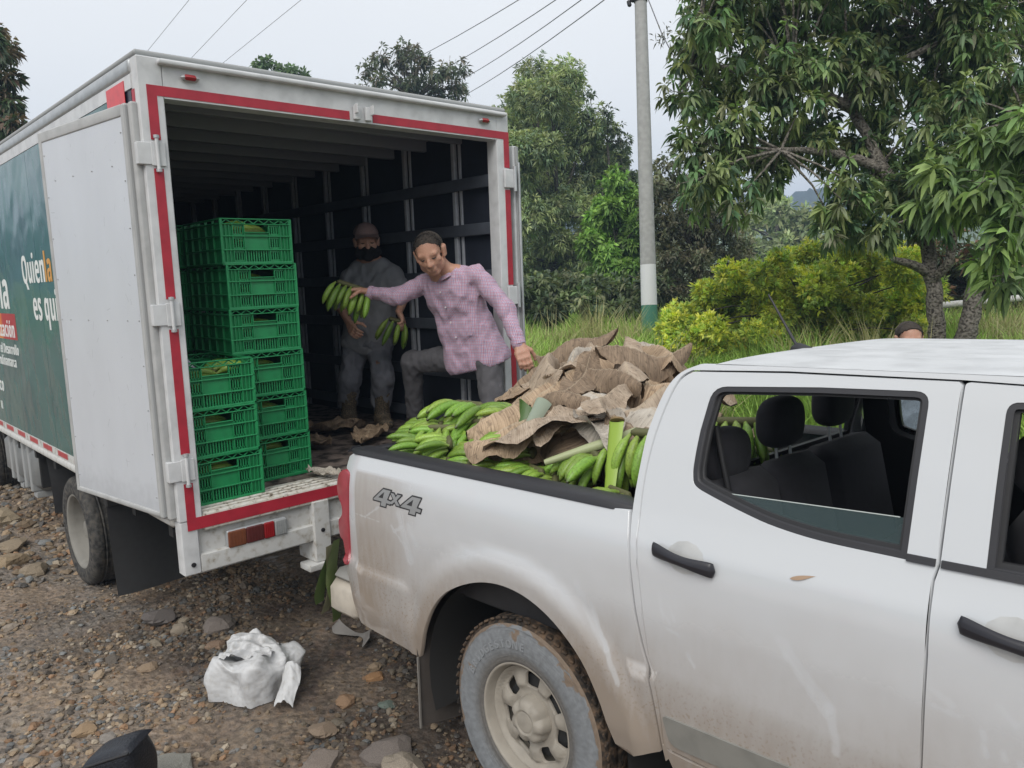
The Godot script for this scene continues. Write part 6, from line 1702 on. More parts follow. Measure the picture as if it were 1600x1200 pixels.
	# x, z, yaw, L, W, lift, fold, curl, crease, material, label
	var ls := [
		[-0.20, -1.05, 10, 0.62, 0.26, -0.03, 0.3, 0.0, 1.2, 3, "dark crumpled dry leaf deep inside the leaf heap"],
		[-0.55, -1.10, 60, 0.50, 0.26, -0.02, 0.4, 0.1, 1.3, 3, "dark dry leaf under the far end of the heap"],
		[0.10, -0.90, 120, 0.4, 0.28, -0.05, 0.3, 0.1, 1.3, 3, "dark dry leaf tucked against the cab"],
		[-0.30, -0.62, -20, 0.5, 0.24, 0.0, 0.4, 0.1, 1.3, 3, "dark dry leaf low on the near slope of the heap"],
		[-0.78, -1.30, 30, 0.40, 0.20, -0.02, 0.4, 0.1, 1.3, 0, "tan dry leaf at the tail end beside the reaching hand"],
		[-0.66, -1.05, 5, 0.46, 0.17, 0.04, 0.7, 0.1, 1.0, 0, "long folded tan leaf running along the tail end of the heap"],
		[-0.40, -1.20, -15, 0.52, 0.22, 0.05, 0.6, 0.2, 1.0, 1, "greyish tan leaf folded over the top of the heap"],
		[-0.22, -1.25, 15, 0.44, 0.22, 0.06, 0.7, 0.2, 1.1, 0, "tan leaf bent like a roof along the crest of the heap"],
		[0.02, -1.12, 100, 0.34, 0.24, 0.02, 0.5, 0.2, 1.0, 0, "brown leaf leaning on the cab at the top of the heap"],
		[0.06, -0.85, 95, 0.40, 0.27, 0.07, 0.75, 0.15, 0.7, 1, "broad smooth greyish leaf folded down towards the cab corner"],
		[-0.30, -0.80, 20, 0.48, 0.22, 0.05, 0.5, 0.3, 1.0, 0, "ribbed tan leaf across the middle of the near slope"],
		[-0.02, -0.60, -12, 0.42, 0.19, 0.08, 0.35, 0.5, 1.1, 2, "pale silvery wrinkled leaf on the near slope"],
		[-0.36, -0.55, 70, 0.38, 0.23, 0.05, 0.55, 0.1, 0.8, 0, "big ribbed tan leaf hanging down the near slope"],
		[-0.30, -0.36, 38, 0.30, 0.13, 0.07, 0.4, 0.1, 1.0, 0, "curled brown leaf tip hanging over the near bananas"],
		[-0.10, -0.45, 80, 0.24, 0.07, 0.10, 0.3, 0.2, 1.0, 1, "narrow strip of pale leaf hanging below the silvery one"],
		[0.24, -0.50, 10, 0.24, 0.14, 0.09, 0.4, 0.3, 1.6, 3, "crumpled brown scrap beside the cut green stem"],
		[-0.62, -0.82, 35, 0.36, 0.16, 0.04, 0.6, 0.5, 1.1, 0, "rolled tan leaf behind the curled green leaf"],
		[-0.76, -0.98, 160, 0.30, 0.14, 0.04, 0.5, 0.4, 1.2, 0, "frayed tan leaf end sticking out towards the truck"],
		[-0.48, -1.38, 5, 0.40, 0.16, 0.05, 0.5, 0.5, 1.2, 2, "pale frayed leaf along the far crest of the heap"],
		[-0.22, -0.95, 130, 0.34, 0.12, 0.09, 0.6, 0.5, 1.2, 1, "short grey leaf twisted across the crest"],
		[-0.05, -1.05, 60, 0.30, 0.10, 0.10, 0.7, 0.6, 1.3, 3, "dark shrivelled leaf in a gap of the crest"],
		[-0.55, -0.95, 100, 0.26, 0.09, 0.09, 0.6, 0.6, 1.2, 1, "shrivelled grey leaf end standing on the heap"],
		[0.02, -1.28, 30, 0.28, 0.16, 0.0, 0.5, 0.1, 1.2, 1, "curled leaf touching the far corner of the cab"],
		[-0.55, -0.64, 75, 0.38, 0.22, 0.085, 0.5, 0.1, 0.8, 0, "long ribbed tan leaf drooping over the bananas left of the heap"],
		[-0.18, -0.42, 55, 0.36, 0.16, 0.09, 0.45, 0.0, 0.7, 1, "smooth greyish leaf hanging to a point over the fanned bananas"],
		[-0.42, -0.88, 85, 0.40, 0.20, 0.07, 0.7, 0.2, 0.8, 0, "tan leaf with raised midrib standing on the near slope"],
		[-0.75, -1.22, 80, 0.30, 0.18, 0.05, 0.6, 0.2, 0.9, 1, "grey brown leaf flopped over the tail end of the heap"],
		[-0.92, -1.35, 15, 0.30, 0.20, 0.04, 0.5, 0.2, 0.9, 1, "grey brown leaf under the reaching hand at the tail end"],
		[-0.70, -1.40, 60, 0.30, 0.16, 0.08, 0.7, 0.3, 0.9, 0, "tan leaf propped up behind the tail end of the heap"],
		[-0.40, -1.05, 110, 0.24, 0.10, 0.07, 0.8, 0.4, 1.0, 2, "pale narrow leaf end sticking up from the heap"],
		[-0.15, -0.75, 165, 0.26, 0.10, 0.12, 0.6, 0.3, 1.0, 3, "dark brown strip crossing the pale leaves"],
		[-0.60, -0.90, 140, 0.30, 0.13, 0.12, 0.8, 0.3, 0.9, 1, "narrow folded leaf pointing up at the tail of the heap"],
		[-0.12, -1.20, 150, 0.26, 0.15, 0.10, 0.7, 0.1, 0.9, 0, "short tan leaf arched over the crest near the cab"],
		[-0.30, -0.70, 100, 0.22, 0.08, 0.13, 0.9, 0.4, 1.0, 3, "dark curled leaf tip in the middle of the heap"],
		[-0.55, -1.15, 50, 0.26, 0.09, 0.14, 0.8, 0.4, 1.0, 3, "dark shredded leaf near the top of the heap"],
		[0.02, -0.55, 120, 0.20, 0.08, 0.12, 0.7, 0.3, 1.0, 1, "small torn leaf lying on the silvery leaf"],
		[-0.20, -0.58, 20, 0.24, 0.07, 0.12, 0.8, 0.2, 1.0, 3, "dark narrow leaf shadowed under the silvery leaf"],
		[0.05, -0.42, 150, 0.22, 0.06, 0.07, 0.3, 0.2, 1.0, 2, "small pale leaf scrap above the stalk"]]
	for i in ls.size():
		var l = ls[i]
		if l[1] < -0.95: l[0] -= 0.14
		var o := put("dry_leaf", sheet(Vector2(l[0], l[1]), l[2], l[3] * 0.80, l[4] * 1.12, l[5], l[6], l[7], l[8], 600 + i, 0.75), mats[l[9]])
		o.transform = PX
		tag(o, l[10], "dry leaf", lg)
	# green leaf, cut stem, stalk
	var gl := vmat(0.4)
	gl.backlight_enabled = true
	gl.backlight = Color(0.4, 0.4, 0.3)
	var mb := MB.new()
	mb.col = Color(0.06, 0.12, 0.03)
	mb.grid(12, 10, func(u, v): return Vector3(-0.56 + 0.20 * u + 0.02 * sin(v * 3.0), 1.29 + 0.16 * v - 0.05 * u * u + 0.02 * sin(u * 5.0), -0.50 - 0.10 * v + 0.06 * sin(u * PI) - 0.02 * u))
	var o1 := put("green_leaf", mb, gl)
	o1.transform = PX
	tag(o1, "dark green banana leaf standing among the bananas before the dry heap", "leaf")
	mb = MB.new()
	mb.col = Color(0.36, 0.42, 0.34)
	mb.grid(16, 12, func(u, v):
		var a: float = lerpf(0.2, 3.6, v)
		var r: float = 0.045 * (1.0 - 0.55 * u)
		return Vector3(-0.42 + 0.12 * (1.0 - u) + r * cos(a), 1.25 + 0.21 * (1.0 - u) + r * sin(a) * 0.8, -0.50 + 0.06 * u + r * sin(a) * 0.6))
	o1 = put("rolled_leaf", mb, gl)
	o1.transform = PX
	tag(o1, "pale rolled banana leaf underside curling beside the dark green leaf", "leaf")
	mb = MB.new()
	mb.col = Color(0.25, 0.34, 0.27)
	mb.grid(16, 10, func(u, v): return Vector3(-1.08 + 0.42 * u, 1.40 + 0.07 * u + 0.025 * sin(v * 3.0) + 0.015 * sin(u * 9.0), -1.55 + 0.20 * v))
	o1 = put("green_leaf", mb, gl)
	o1.transform = PX
	tag(o1, "pale green leaf poking from under the heap beside the reaching hand", "leaf")
	var sg := vmat(0.45)
	mb = MB.new()
	mb.col = Color(0.25, 0.37, 0.045)
	var ps := [Vector3(0.19, 1.455, -0.36), Vector3(0.215, 1.36, -0.31), Vector3(0.245, 1.235, -0.245)]
	mb.grid(10, 12, func(u, v):
		var a: float = TAU * v
		var p: Vector3 = ps[0].lerp(ps[2], u)
		var r: float = lerpf(0.030, 0.022, u)
		var k: float = 1.0 if sin(a) < 0.2 else 0.35
		return p + Vector3(cos(a) * r, 0, 0) + Vector3(0.05, 0.02, -0.09).normalized() * sin(a) * r * 0.55 * k)
	o1 = put("cut_stem", mb, sg)
	o1.transform = PX
	put("cut_end", tb([ps[0], ps[0] + Vector3(-0.002, 0.006, -0.003)], [0.027, 0.026], 10), mat(0.22, 0.15, 0.07, 0.8), o1)
	tag(o1, "cut lime green banana stem standing upright against the rail by the cab", "plant stem")
	mb = MB.new()
	mb.col = Color(0.34, 0.37, 0.20)
	mb.tube(spline([Vector3(0.22, 1.40, -0.44), Vector3(0.06, 1.34, -0.33), Vector3(-0.06, 1.29, -0.24)], 4), [0.026, 0.024, 0.022, 0.02, 0.018, 0.016, 0.015, 0.014, 0.012], 10)
	o1 = put("leaf_stalk", mb, sg)
	o1.transform = PX
	tag(o1, "pale green leaf stalk slanting down left of the cut stem", "plant stem")
	# leaf hanging at the tail lamp
	mb = MB.new()
	for k in 3:
		mb.col = [Color(0.16, 0.22, 0.08), Color(0.30, 0.29, 0.20), Color(0.10, 0.16, 0.05)][k]
		mb.grid(16, 6, func(u, v):
			var w: float = 0.030 + 0.024 * sin(u * PI * 0.9)
			return Vector3(-1.325 - 0.01 * k + 0.075 * (1.0 - u) + (v - 0.5) * w * 0.7 + 0.006 * sin(u * 9.0 + k), lerpf(0.80 - 0.02 * k, 0.38 + 0.05 * k, u), -0.05 + 0.02 * k + (v - 0.5) * w * 1.6 + 0.02 * sin(u * 5.0 + k * 2.0)))
	o1 = put("hanging_leaf", mb, gl)
	o1.transform = PX
	tag(o1, "torn green banana leaf hanging beside the pickup's tail lamp", "leaf")

# ---------------------------------------------------------------- people
func look(fwd: Vector3, up: Vector3, at: Vector3) -> Transform3D:
	var z := fwd.normalized()
	var x := up.cross(z).normalized()
	return Transform3D(Basis(x, z.cross(x), z), at)

func xfb(bones: Array, xf: Transform3D, s: float) -> Array:
	var o: Array = []
	for b in bones:
		var c := [xf * (b[0] * s), xf * (b[1] * s), b[2] * s, b[3] * s]
		if b.size() > 4: c.append(xf.basis * (b[4] * s))
		if b.size() > 5: c.append(b[5])
		o.append(c)
	return o

var head_bones := [
	[Vector3(0, 0.035, -0.035), Vector3(0, 0.042, 0.015), 0.079, 0.072], [Vector3(0, 0.01, 0.035), Vector3(0, -0.03, 0.048), 0.062, 0.050],
	[Vector3(-0.03, -0.055, 0.03), Vector3(0.03, -0.055, 0.03), 0.040, 0.040], [Vector3(-0.010, -0.088, 0.062), Vector3(0.010, -0.088, 0.062), 0.022, 0.022],
	[Vector3(-0.052, -0.05, -0.005), Vector3(-0.02, -0.085, 0.05), 0.022, 0.018], [Vector3(0.052, -0.05, -0.005), Vector3(0.02, -0.085, 0.05), 0.022, 0.018],
	[Vector3(-0.042, -0.018, 0.058), Vector3(-0.036, -0.03, 0.058), 0.024, 0.022], [Vector3(0.042, -0.018, 0.058), Vector3(0.036, -0.03, 0.058), 0.024, 0.022],
	[Vector3(-0.040, 0.022, 0.076), Vector3(0.040, 0.022, 0.076), 0.013, 0.013],
	[Vector3(-0.032, 0.002, 0.112), Vector3(-0.030, 0.002, 0.112), -0.017, -0.017], [Vector3(0.032, 0.002, 0.112), Vector3(0.030, 0.002, 0.112), -0.017, -0.017],
	[Vector3(0, 0.015, 0.090), Vector3(0, -0.030, 0.110), 0.009, 0.012], [Vector3(-0.010, -0.034, 0.098), Vector3(0.010, -0.034, 0.098), 0.009, 0.009],
	[Vector3(-0.016, -0.060, 0.086), Vector3(0.016, -0.060, 0.086), 0.0085, 0.0085], [Vector3(-0.012, -0.071, 0.084), Vector3(0.012, -0.071, 0.084), 0.009, 0.009],
	[Vector3(-0.081, 0.018, -0.008), Vector3(-0.078, -0.026, 0.0), 0.012, 0.009, Vector3(-0.003, 0, -0.013)], [Vector3(0.081, 0.018, -0.008), Vector3(0.078, -0.026, 0.0), 0.012, 0.009, Vector3(0.003, 0, -0.013)],
	[Vector3(0, -0.045, -0.02), Vector3(0, -0.15, -0.045), 0.052, 0.056]]

func hand_bones(curl: float, thumb: float) -> Array:
	# wrist at the origin, fingers along +y, palm facing +z, thumb on +x
	var o := [[Vector3(0, 0.0, 0), Vector3(0, 0.05, 0), 0.022, 0.018, Vector3(0.012, 0, 0), 1.6], [Vector3(0, 0.05, 0), Vector3(0, 0.085, 0.002), 0.016, 0.013, Vector3(0.028, 0, 0)]]
	for i in 4:
		var x: float = [0.031, 0.011, -0.010, -0.030][i]
		var l: float = [0.072, 0.080, 0.074, 0.058][i]
		var p := Vector3(x, 0.088, 0.0)
		var a := 0.0
		var r := 0.0095
		for s in 3:
			a += curl * [0.55, 1.0, 0.7][s] * (1.0 + 0.08 * i)
			var q = p + Vector3(x * 0.12, cos(a), sin(a)).normalized() * l * [0.45, 0.31, 0.24][s]
			o.append([p, q, r, r * 0.92])
			p = q
			r *= 0.92
	var t0 := Vector3(0.024, 0.022, 0.006)
	var t1 := t0 + Vector3(0.028, 0.026, 0.010)
	var t2 := t1 + Vector3(0.012, 0.026, 0.012 + 0.02 * thumb)
	o.append([t0, t1, 0.016, 0.012])
	o.append([t1, t2, 0.0115, 0.010])
	o.append([t2, t2 + Vector3(-0.004 * thumb, 0.020, 0.008 + 0.012 * thumb), 0.010, 0.008])
	return o

func skin_mat(r: float, g: float, b: float) -> StandardMaterial3D:
	var m := tri_(mat(r, g, b, 0.5), ntex(0.05, 161, [Color(0.9, 0.82, 0.8), gr(1.0)], [0.3, 0.7]), 6.0)
	m.subsurf_scatter_enabled = true
	m.subsurf_scatter_strength = 0.12
	return m

func face_details(parent: Node3D, h: Transform3D, s: float, hair: Material) -> void:
	var dark := mat(0.02, 0.014, 0.012, 0.6)
	for k in [-1.0, 1.0]:
		put("eyebrow", tb([h * (Vector3(k * 0.014, 0.024, 0.089) * s), h * (Vector3(k * 0.032, 0.029, 0.087) * s), h * (Vector3(k * 0.05, 0.022, 0.074) * s)], [0.0035 * s, 0.0042 * s, 0.002 * s], 6), hair, parent)
		put("eye", tb([h * (Vector3(k * 0.019, 0.002, 0.088) * s), h * (Vector3(k * 0.032, -0.001, 0.090) * s), h * (Vector3(k * 0.045, 0.001, 0.082) * s)], [0.0025 * s, 0.0045 * s, 0.002 * s], 6), dark, parent)
	put("mouth", tb([h * (Vector3(-0.021, -0.066, 0.087) * s), h * (Vector3(0, -0.0655, 0.0955) * s), h * (Vector3(0.021, -0.066, 0.087) * s)], [0.0015 * s, 0.003 * s, 0.0015 * s], 6), mat(0.16, 0.06, 0.05, 0.6), parent)

func wrinkle(amp: float, fr: float, sd: float) -> Callable:
	return func(p: Vector3) -> float:
		var q := p * fr + Vector3(sd, sd * 2.0, 0)
		return amp * (absf(nz.get_noise_3d(q.x, q.y * 0.6, q.z)) * 2.2 - 0.5 + 0.4 * nz.get_noise_3d(q.x * 2.6, q.y * 2.0, q.z * 2.6))

func hair_keep(h: Transform3D, thr: float, s: float) -> Callable:
	var inv := h.affine_inverse()
	return func(p: Vector3) -> float:
		var q := inv * p / s
		return -(q.dot(Vector3(0, 0.62, -0.78)) - thr - 0.010 * nz.get_noise_3d(q.x * 60.0, q.y * 60.0, q.z * 60.0)) * s

func hair(h: Transform3D, s: float, thick: float, thr: float) -> MB:
	var mb := MB.new()
	mb.col = Color(1, 0.92, 0.85)
	sdf_mesh(mb, xfb([[Vector3(0, 0.035, -0.035), Vector3(0, 0.042, 0.015), 0.079 + thick, 0.072 + thick]], h, s), 0.005, 0.01, func(p): return 0.0035 * nz.get_noise_3d(p.x * 90.0, p.y * 90.0, p.z * 90.0), hair_keep(h, thr, s))
	mb.col = Color(0.30, 0.30, 0.30)
	# short bristles break up the outline and the hairline
	var q := RandomNumberGenerator.new()
	q.seed = 8
	for i in 16000:
		var d := Vector3(q.randfn(), q.randfn(), q.randfn()).normalized()
		var t := 1.0 if q.randf() < 0.5 else q.randf()
		var p := Vector3(0, 0.035 + 0.007 * t, -0.035 + 0.05 * t) + d * (0.079 - 0.007 * t + thick * 0.6)
		if p.dot(Vector3(0, 0.62, -0.78)) < thr - 0.016 * pow(q.randf(), 2.5): continue
		var dir := (d + Vector3(q.randf_range(-0.5, 0.5), q.randf_range(-0.2, 0.3), q.randf_range(0.0, 0.7))).normalized()
		var sd := dir.cross(Vector3(q.randfn(), q.randfn(), q.randfn())).normalized() * 0.0007
		var l := q.randf_range(0.005, 0.010)
		var a := mb.vt(h * ((p - sd) * s), Vector2.ZERO, h.basis * d)
		var b := mb.vt(h * ((p + sd) * s), Vector2.ZERO, h.basis * d)
		mb.tri(a, b, mb.vt(h * ((p + dir * l) * s), Vector2.ZERO, h.basis * d))
	return mb

func people() -> void:
	# the man in the checked shirt
	var j := {"head": Vector3(-2.039, 2.135, -1.261), "neck": Vector3(-2.055, 2.005, -1.410), "rs": Vector3(-2.235, 1.955, -1.385), "re": Vector3(-2.36, 1.868, -1.215), "rw": Vector3(-2.504, 1.903, -1.100), "ls": Vector3(-1.873, 1.995, -1.495), "le": Vector3(-1.689, 1.778, -1.564), "lw": Vector3(-1.568, 1.558, -1.555), "lh": Vector3(-1.523, 1.472, -1.55), "chest": Vector3(-2.065, 1.900, -1.448), "belly": Vector3(-2.045, 1.659, -1.530), "hip": Vector3(-2.02, 1.485, -1.580), "rhip": Vector3(-2.13, 1.450, -1.60), "rk": Vector3(-2.549, 1.402, -1.454), "ra": Vector3(-2.691, 1.003, -1.550), "lhip": Vector3(-1.90, 1.440, -1.59), "lk": Vector3(-1.80, 1.05, -1.54), "la": Vector3(-1.875, 0.56, -1.265)}
	var P := thing("person", "person in a red checked shirt leaning out of the truck, reaching to the load", "person", Transform3D(Basis.IDENTITY, Vector3(-2.0, 0.45, -1.5)))
	for k in j: j[k] -= P.position
	var skin := skin_mat(0.52, 0.31, 0.22)
	var hs := 1.12
	var h := look(Vector3(0.62, -0.38, 0.62), Vector3(0.16, 0.92, 0.48), j.head)
	var S: Vector3 = (j.ls - j.rs).normalized()
	var mb := MB.new()
	var body := [[j.neck, j.chest, 0.055, 0.09, S * 0.07], [j.chest, j.hip, 0.08, 0.08, S * 0.06], [j.rs, j.re, 0.032, 0.030], [j.re, j.rw, 0.028, 0.026], [j.ls, j.le, 0.032, 0.030], [j.le, j.lw, 0.028, 0.026], [j.rhip, j.rk, 0.07, 0.05], [j.rk, j.ra, 0.045, 0.035], [j.lhip, j.lk, 0.07, 0.05], [j.lk, j.la, 0.045, 0.035], [j.neck, j.head, 0.056, 0.056]]
	sdf_mesh(mb, body, 0.016, 0.03)
	sdf_mesh(mb, xfb(head_bones, h, hs), 0.0045, 0.016)
	var rhx := look(Vector3(0.2, -0.75, 0.3), (j.rw - j.re) + Vector3(-0.02, 0.0, 0.05), j.rw)
	rhx = Transform3D(Basis(rhx.basis.x, rhx.basis.y, rhx.basis.z), j.rw)
	sdf_mesh(mb, xfb(hand_bones(0.85, 1.0), rhx, 1.08), 0.0035, 0.008)
	var lhx := look(Vector3(-0.5, -0.35, -0.5), (j.lh - j.lw), j.lw)
	sdf_mesh(mb, xfb(hand_bones(0.45, 0.6), lhx, 1.12), 0.0035, 0.008)
	put("body", mb, skin, P)
	var hm := tri_(mat(0.10, 0.088, 0.078, 0.9), ntex(0.25, 171, [gr(0.5), gr(1.0)], [0.25, 0.75]), 14.0)
	hm.vertex_color_use_as_albedo = true
	put("hair", hair(h, hs, 0.002, -0.004), hm, P)
	face_details(P, h, hs, hm)
	var check := Image.create(96, 96, false, Image.FORMAT_RGB8)
	for a in 96:
		for b in 96:
			var va := a % 48
			var vb := b % 48
			var c := Color(0.57, 0.47, 0.54)
			for v in [va, vb]:
				if v < 11: c = c.lerp(Color(0.30, 0.03, 0.11), 0.55)
				elif v >= 24 and v < 33: c = c.lerp(Color(0.10, 0.07, 0.25), 0.52)
			check.set_pixel(a, b, c.linear_to_srgb())
	var shirtm := mat(1, 1, 1, 0.85)
	shirtm.albedo_texture = ImageTexture.create_from_image(check)
	shirtm.uv1_triplanar = true
	shirtm.uv1_scale = Vector3.ONE * 29.0
	shirtm.uv1_triplanar_sharpness = 8.0
	shirtm.rim_enabled = true
	shirtm.rim = 0.2
	mb = MB.new()
	var hem: Vector3 = j.hip + (j.hip - j.belly) * 0.25
	sdf_mesh(mb, [[j.neck + (j.chest - j.neck) * 0.32, j.chest + (j.belly - j.chest) * 0.25, 0.074, 0.098, S * 0.09, 1.1], [j.chest, j.belly, 0.104, 0.108, S * 0.075, 1.0], [j.belly, hem, 0.114, 0.138, S * 0.08, 1.25], [j.rs, j.re, 0.064, 0.051], [j.re, j.rw, 0.050, 0.041], [j.ls, j.le, 0.066, 0.054], [j.le, j.lw, 0.052, 0.042]], 0.0105, 0.045, wrinkle(0.013, 6.5, 3.0), func(p: Vector3): return maxf((p - hem).dot((hem - j.belly).normalized()) - 0.05, 0.063 - (p - (j.neck + (j.head - j.neck) * clampf((p - j.neck).dot(j.head - j.neck) / (j.head - j.neck).length_squared(), 0.18, 1.0))).length()))
	var sh := put("shirt", mb, shirtm, P)
	var hf := (j.head - j.neck) as Vector3
	put("collar", _ring2(j.neck + hf * 0.06, 0.068, 0.092, 0.03, look(Vector3(0.5, -0.35, 0.62), hf, Vector3.ZERO).basis), shirtm, sh)
	for k in 5:
		var q: Vector3 = (j.chest + Vector3(0, 0.03, 0)).lerp(hem, (k + 0.4) / 5.0) + Vector3(0.02, 0.0, 0.13)
		put("button", tb([q, q + Vector3(0.002, 0, 0.004)], [0.006], 8), mat(0.6, 0.55, 0.58, 0.4), sh)
	for w in [["re", "rw"], ["le", "lw"]]:
		var a: Vector3 = j[w[0]].lerp(j[w[1]], 0.86)
		var b: Vector3 = j[w[0]].lerp(j[w[1]], 1.02)
		put("cuff", tb([a, a.lerp(b, 0.1), b.lerp(a, 0.1), b], [0.044, 0.048, 0.045, 0.040], 14), shirtm, sh)
	var trm := tri_(mat(0.095, 0.092, 0.10, 0.85), M.grime, 3.0)
	mb = MB.new()
	sdf_mesh(mb, [[j.rhip, j.lhip, 0.092, 0.092], [j.hip + (j.belly - j.hip) * 0.3, j.hip, 0.086, 0.09, S * 0.05], [j.rhip, j.rk, 0.095, 0.076], [j.rk, j.ra + Vector3(0, -0.02, 0), 0.076, 0.056], [j.lhip, j.lk, 0.086, 0.083], [j.lk, j.la, 0.08, 0.06]], 0.0115, 0.04, wrinkle(0.012, 8.0, 9.0))
	put("trousers", mb, trm, P)
	mb = MB.new()
	var td := Vector3(0.80, 0, 0.35).normalized()
	sdf_mesh(mb, [[j.ra + Vector3(0, -0.045, 0), j.ra + Vector3(0, -0.075, 0) + td * 0.17, 0.048, 0.036, td.cross(Vector3.UP) * 0.02]], 0.01, 0.02)
	put("shoe", mb, mat(0.03, 0.026, 0.025, 0.6), P)
	mb = MB.new()
	sdf_mesh(mb, [[j.la + Vector3(0, -0.045, 0), j.la + Vector3(0, -0.07, 0) + td * 0.17, 0.048, 0.036, td.cross(Vector3.UP) * 0.02]], 0.01, 0.02)
	put("shoe", mb, mat(0.03, 0.026, 0.025, 0.6), P)

	# the man with cap and mask at the back
	j = {"head": Vector3(-3.207, 2.271, -1.561), "neck": Vector3(-3.245, 2.11, -1.602), "rs": Vector3(-3.385, 2.005, -1.515), "re": Vector3(-3.40, 1.78, -1.42), "rw": Vector3(-3.19, 1.66, -1.36), "ls": Vector3(-3.075, 2.015, -1.69), "le": Vector3(-2.953, 1.85, -1.70), "lw": Vector3(-2.877, 1.744, -1.590), "lh": Vector3(-2.852, 1.680, -1.555), "chest": Vector3(-3.227, 1.91, -1.612), "belly": Vector3(-3.265, 1.66, -1.590), "hip": Vector3(-3.312, 1.527, -1.57), "rhip": Vector3(-3.386, 1.504, -1.529), "rk": Vector3(-3.345, 1.231, -1.425), "ra": Vector3(-3.418, 0.954, -1.439), "lhip": Vector3(-3.224, 1.500, -1.62), "lk": Vector3(-3.097, 1.232, -1.562), "la": Vector3(-3.179, 0.947, -1.590)}
	P = thing("person", "person in brown cap, black face mask and rubber boots standing in the truck", "person", Transform3D(Basis.IDENTITY, Vector3(-3.3, 0.86, -1.52)))
	for k in j: j[k] -= P.position
	S = (j.ls - j.rs).normalized()
	h = look(Vector3(0.80, -0.14, 0.46), Vector3(0.1, 1.0, 0.1), j.head)
	hs = 1.08
	mb = MB.new()
	sdf_mesh(mb, [[j.neck, j.chest, 0.055, 0.09, S * 0.07], [j.chest, j.hip, 0.08, 0.08, S * 0.06], [j.rs, j.re, 0.045, 0.038], [j.re, j.rw, 0.036, 0.028], [j.ls, j.le, 0.045, 0.038], [j.le, j.lw, 0.038, 0.028], [j.rhip, j.rk, 0.07, 0.05], [j.rk, j.ra, 0.045, 0.035], [j.lhip, j.lk, 0.07, 0.05], [j.lk, j.la, 0.045, 0.035], [j.neck, j.head, 0.056, 0.056]], 0.016, 0.03)
	sdf_mesh(mb, xfb(head_bones, h, hs), 0.005, 0.016)
	sdf_mesh(mb, xfb(hand_bones(0.8, 1.0), look(Vector3(-0.4, -0.3, 0.6), j.lh - j.lw, j.lw), 1.05), 0.004, 0.008)
	sdf_mesh(mb, xfb(hand_bones(0.6, 1.0), look(Vector3(0.1, -0.3, -0.9), j.rw - j.re, j.rw), 1.05), 0.004, 0.008)
	put("body", mb, skin_mat(0.60, 0.37, 0.27), P)
	put("hair", hair(h, hs, 0.005, -0.012), hm, P)
	face_details(P, h, hs, hm)
	mb = MB.new()
	sdf_mesh(mb, xfb([[Vector3(0, -0.062, 0.058), Vector3(0, -0.086, 0.060), 0.056, 0.044], [Vector3(-0.05, -0.065, 0.028), Vector3(0.05, -0.065, 0.028), 0.045, 0.045], [Vector3(0, -0.042, 0.098), Vector3(0, -0.055, 0.100), 0.022, 0.026], [Vector3(-0.04, -0.085, 0.02), Vector3(0.04, -0.085, 0.02), 0.034, 0.034]], h, hs), 0.005, 0.02)
	put("face_mask", mb, mat(0.008, 0.008, 0.010, 0.85), P)
	var capm := tri_(mat(0.30, 0.20, 0.185, 0.9), M.grime, 6.0)
	mb = MB.new()
	var hinv := h.affine_inverse()
	sdf_mesh(mb, xfb([[Vector3(0, 0.045, -0.03), Vector3(0, 0.055, 0.018), 0.090, 0.082]], h, hs), 0.006, 0.01, null, func(p: Vector3): return -((hinv * p).y - 0.058))
	var cp := put("cap", mb, capm, P)
	mb = MB.new()
	mb.grid(8, 12, func(u, v):
		var a: float = lerpf(-1.05, 1.05, v)
		var r: float = lerpf(0.085, 0.165, u * cos(a) * 1.0)
		return h * (Vector3(sin(a) * (0.092 + 0.004 * u), 0.062 - 0.010 * u - 0.026 * u * a * a, 0.010 + cos(a) * 0.085 + 0.088 * u * cos(a * 0.9)) * hs))
	put("visor", mb, capm, cp)
	var tee := tri_(mat(0.27, 0.275, 0.295, 0.9), M.grime, 2.0)
	mb = MB.new()
	hem = j.hip + (j.hip - j.belly) * 0.3
	var rcut: Vector3 = j.rs.lerp(j.re, 0.8)
	var lcut: Vector3 = j.ls.lerp(j.le, 0.8)
	sdf_mesh(mb, [[j.neck + (j.chest - j.neck) * 0.2, j.chest, 0.075, 0.118, S * 0.10], [j.chest, j.belly, 0.122, 0.122, S * 0.08], [j.belly, hem, 0.122, 0.13, S * 0.07], [j.rs, rcut, 0.078, 0.080], [j.ls, lcut, 0.078, 0.080]], 0.0115, 0.045, wrinkle(0.012, 6.0, 21.0), func(p: Vector3): return (p - hem).dot((hem - j.belly).normalized()) - 0.05)
	var ts := put("t_shirt", mb, tee, P)
	var lg2: Vector3 = j.chest + Vector3(0.20, -0.02, 0.03)
	for k in 2: put("chest_print", bx(lg2 + Vector3(0, -0.018 * k, 0), Vector3(0.004, 0.007, 0.09 - 0.03 * k), 0.0, Basis(Vector3.UP, 0.35)), mat(0.4, 0.45, 0.46, 0.8), ts)
	mb = MB.new()
	sdf_mesh(mb, [[j.rhip, j.lhip, 0.115, 0.115], [j.hip + Vector3(0, 0.05, 0), j.hip, 0.11, 0.12, S * 0.04], [j.rhip, j.rk, 0.095, 0.080], [j.rk, j.ra + Vector3(0, 0.10, 0), 0.08, 0.076], [j.lhip, j.lk, 0.098, 0.082], [j.lk, j.la + Vector3(0, 0.10, 0), 0.082, 0.078]], 0.0115, 0.03, wrinkle(0.016, 7.0, 31.0))
	put("trousers", mb, tri_(mat(0.20, 0.205, 0.235, 0.9), M.grime, 2.0), P)
	var bootm := tri_(mat(0.26, 0.235, 0.20, 0.7), ntex(0.03, 183, [gr(0.5), Color(1.0, 0.9, 0.75)], [0.35, 0.75]), 4.0)
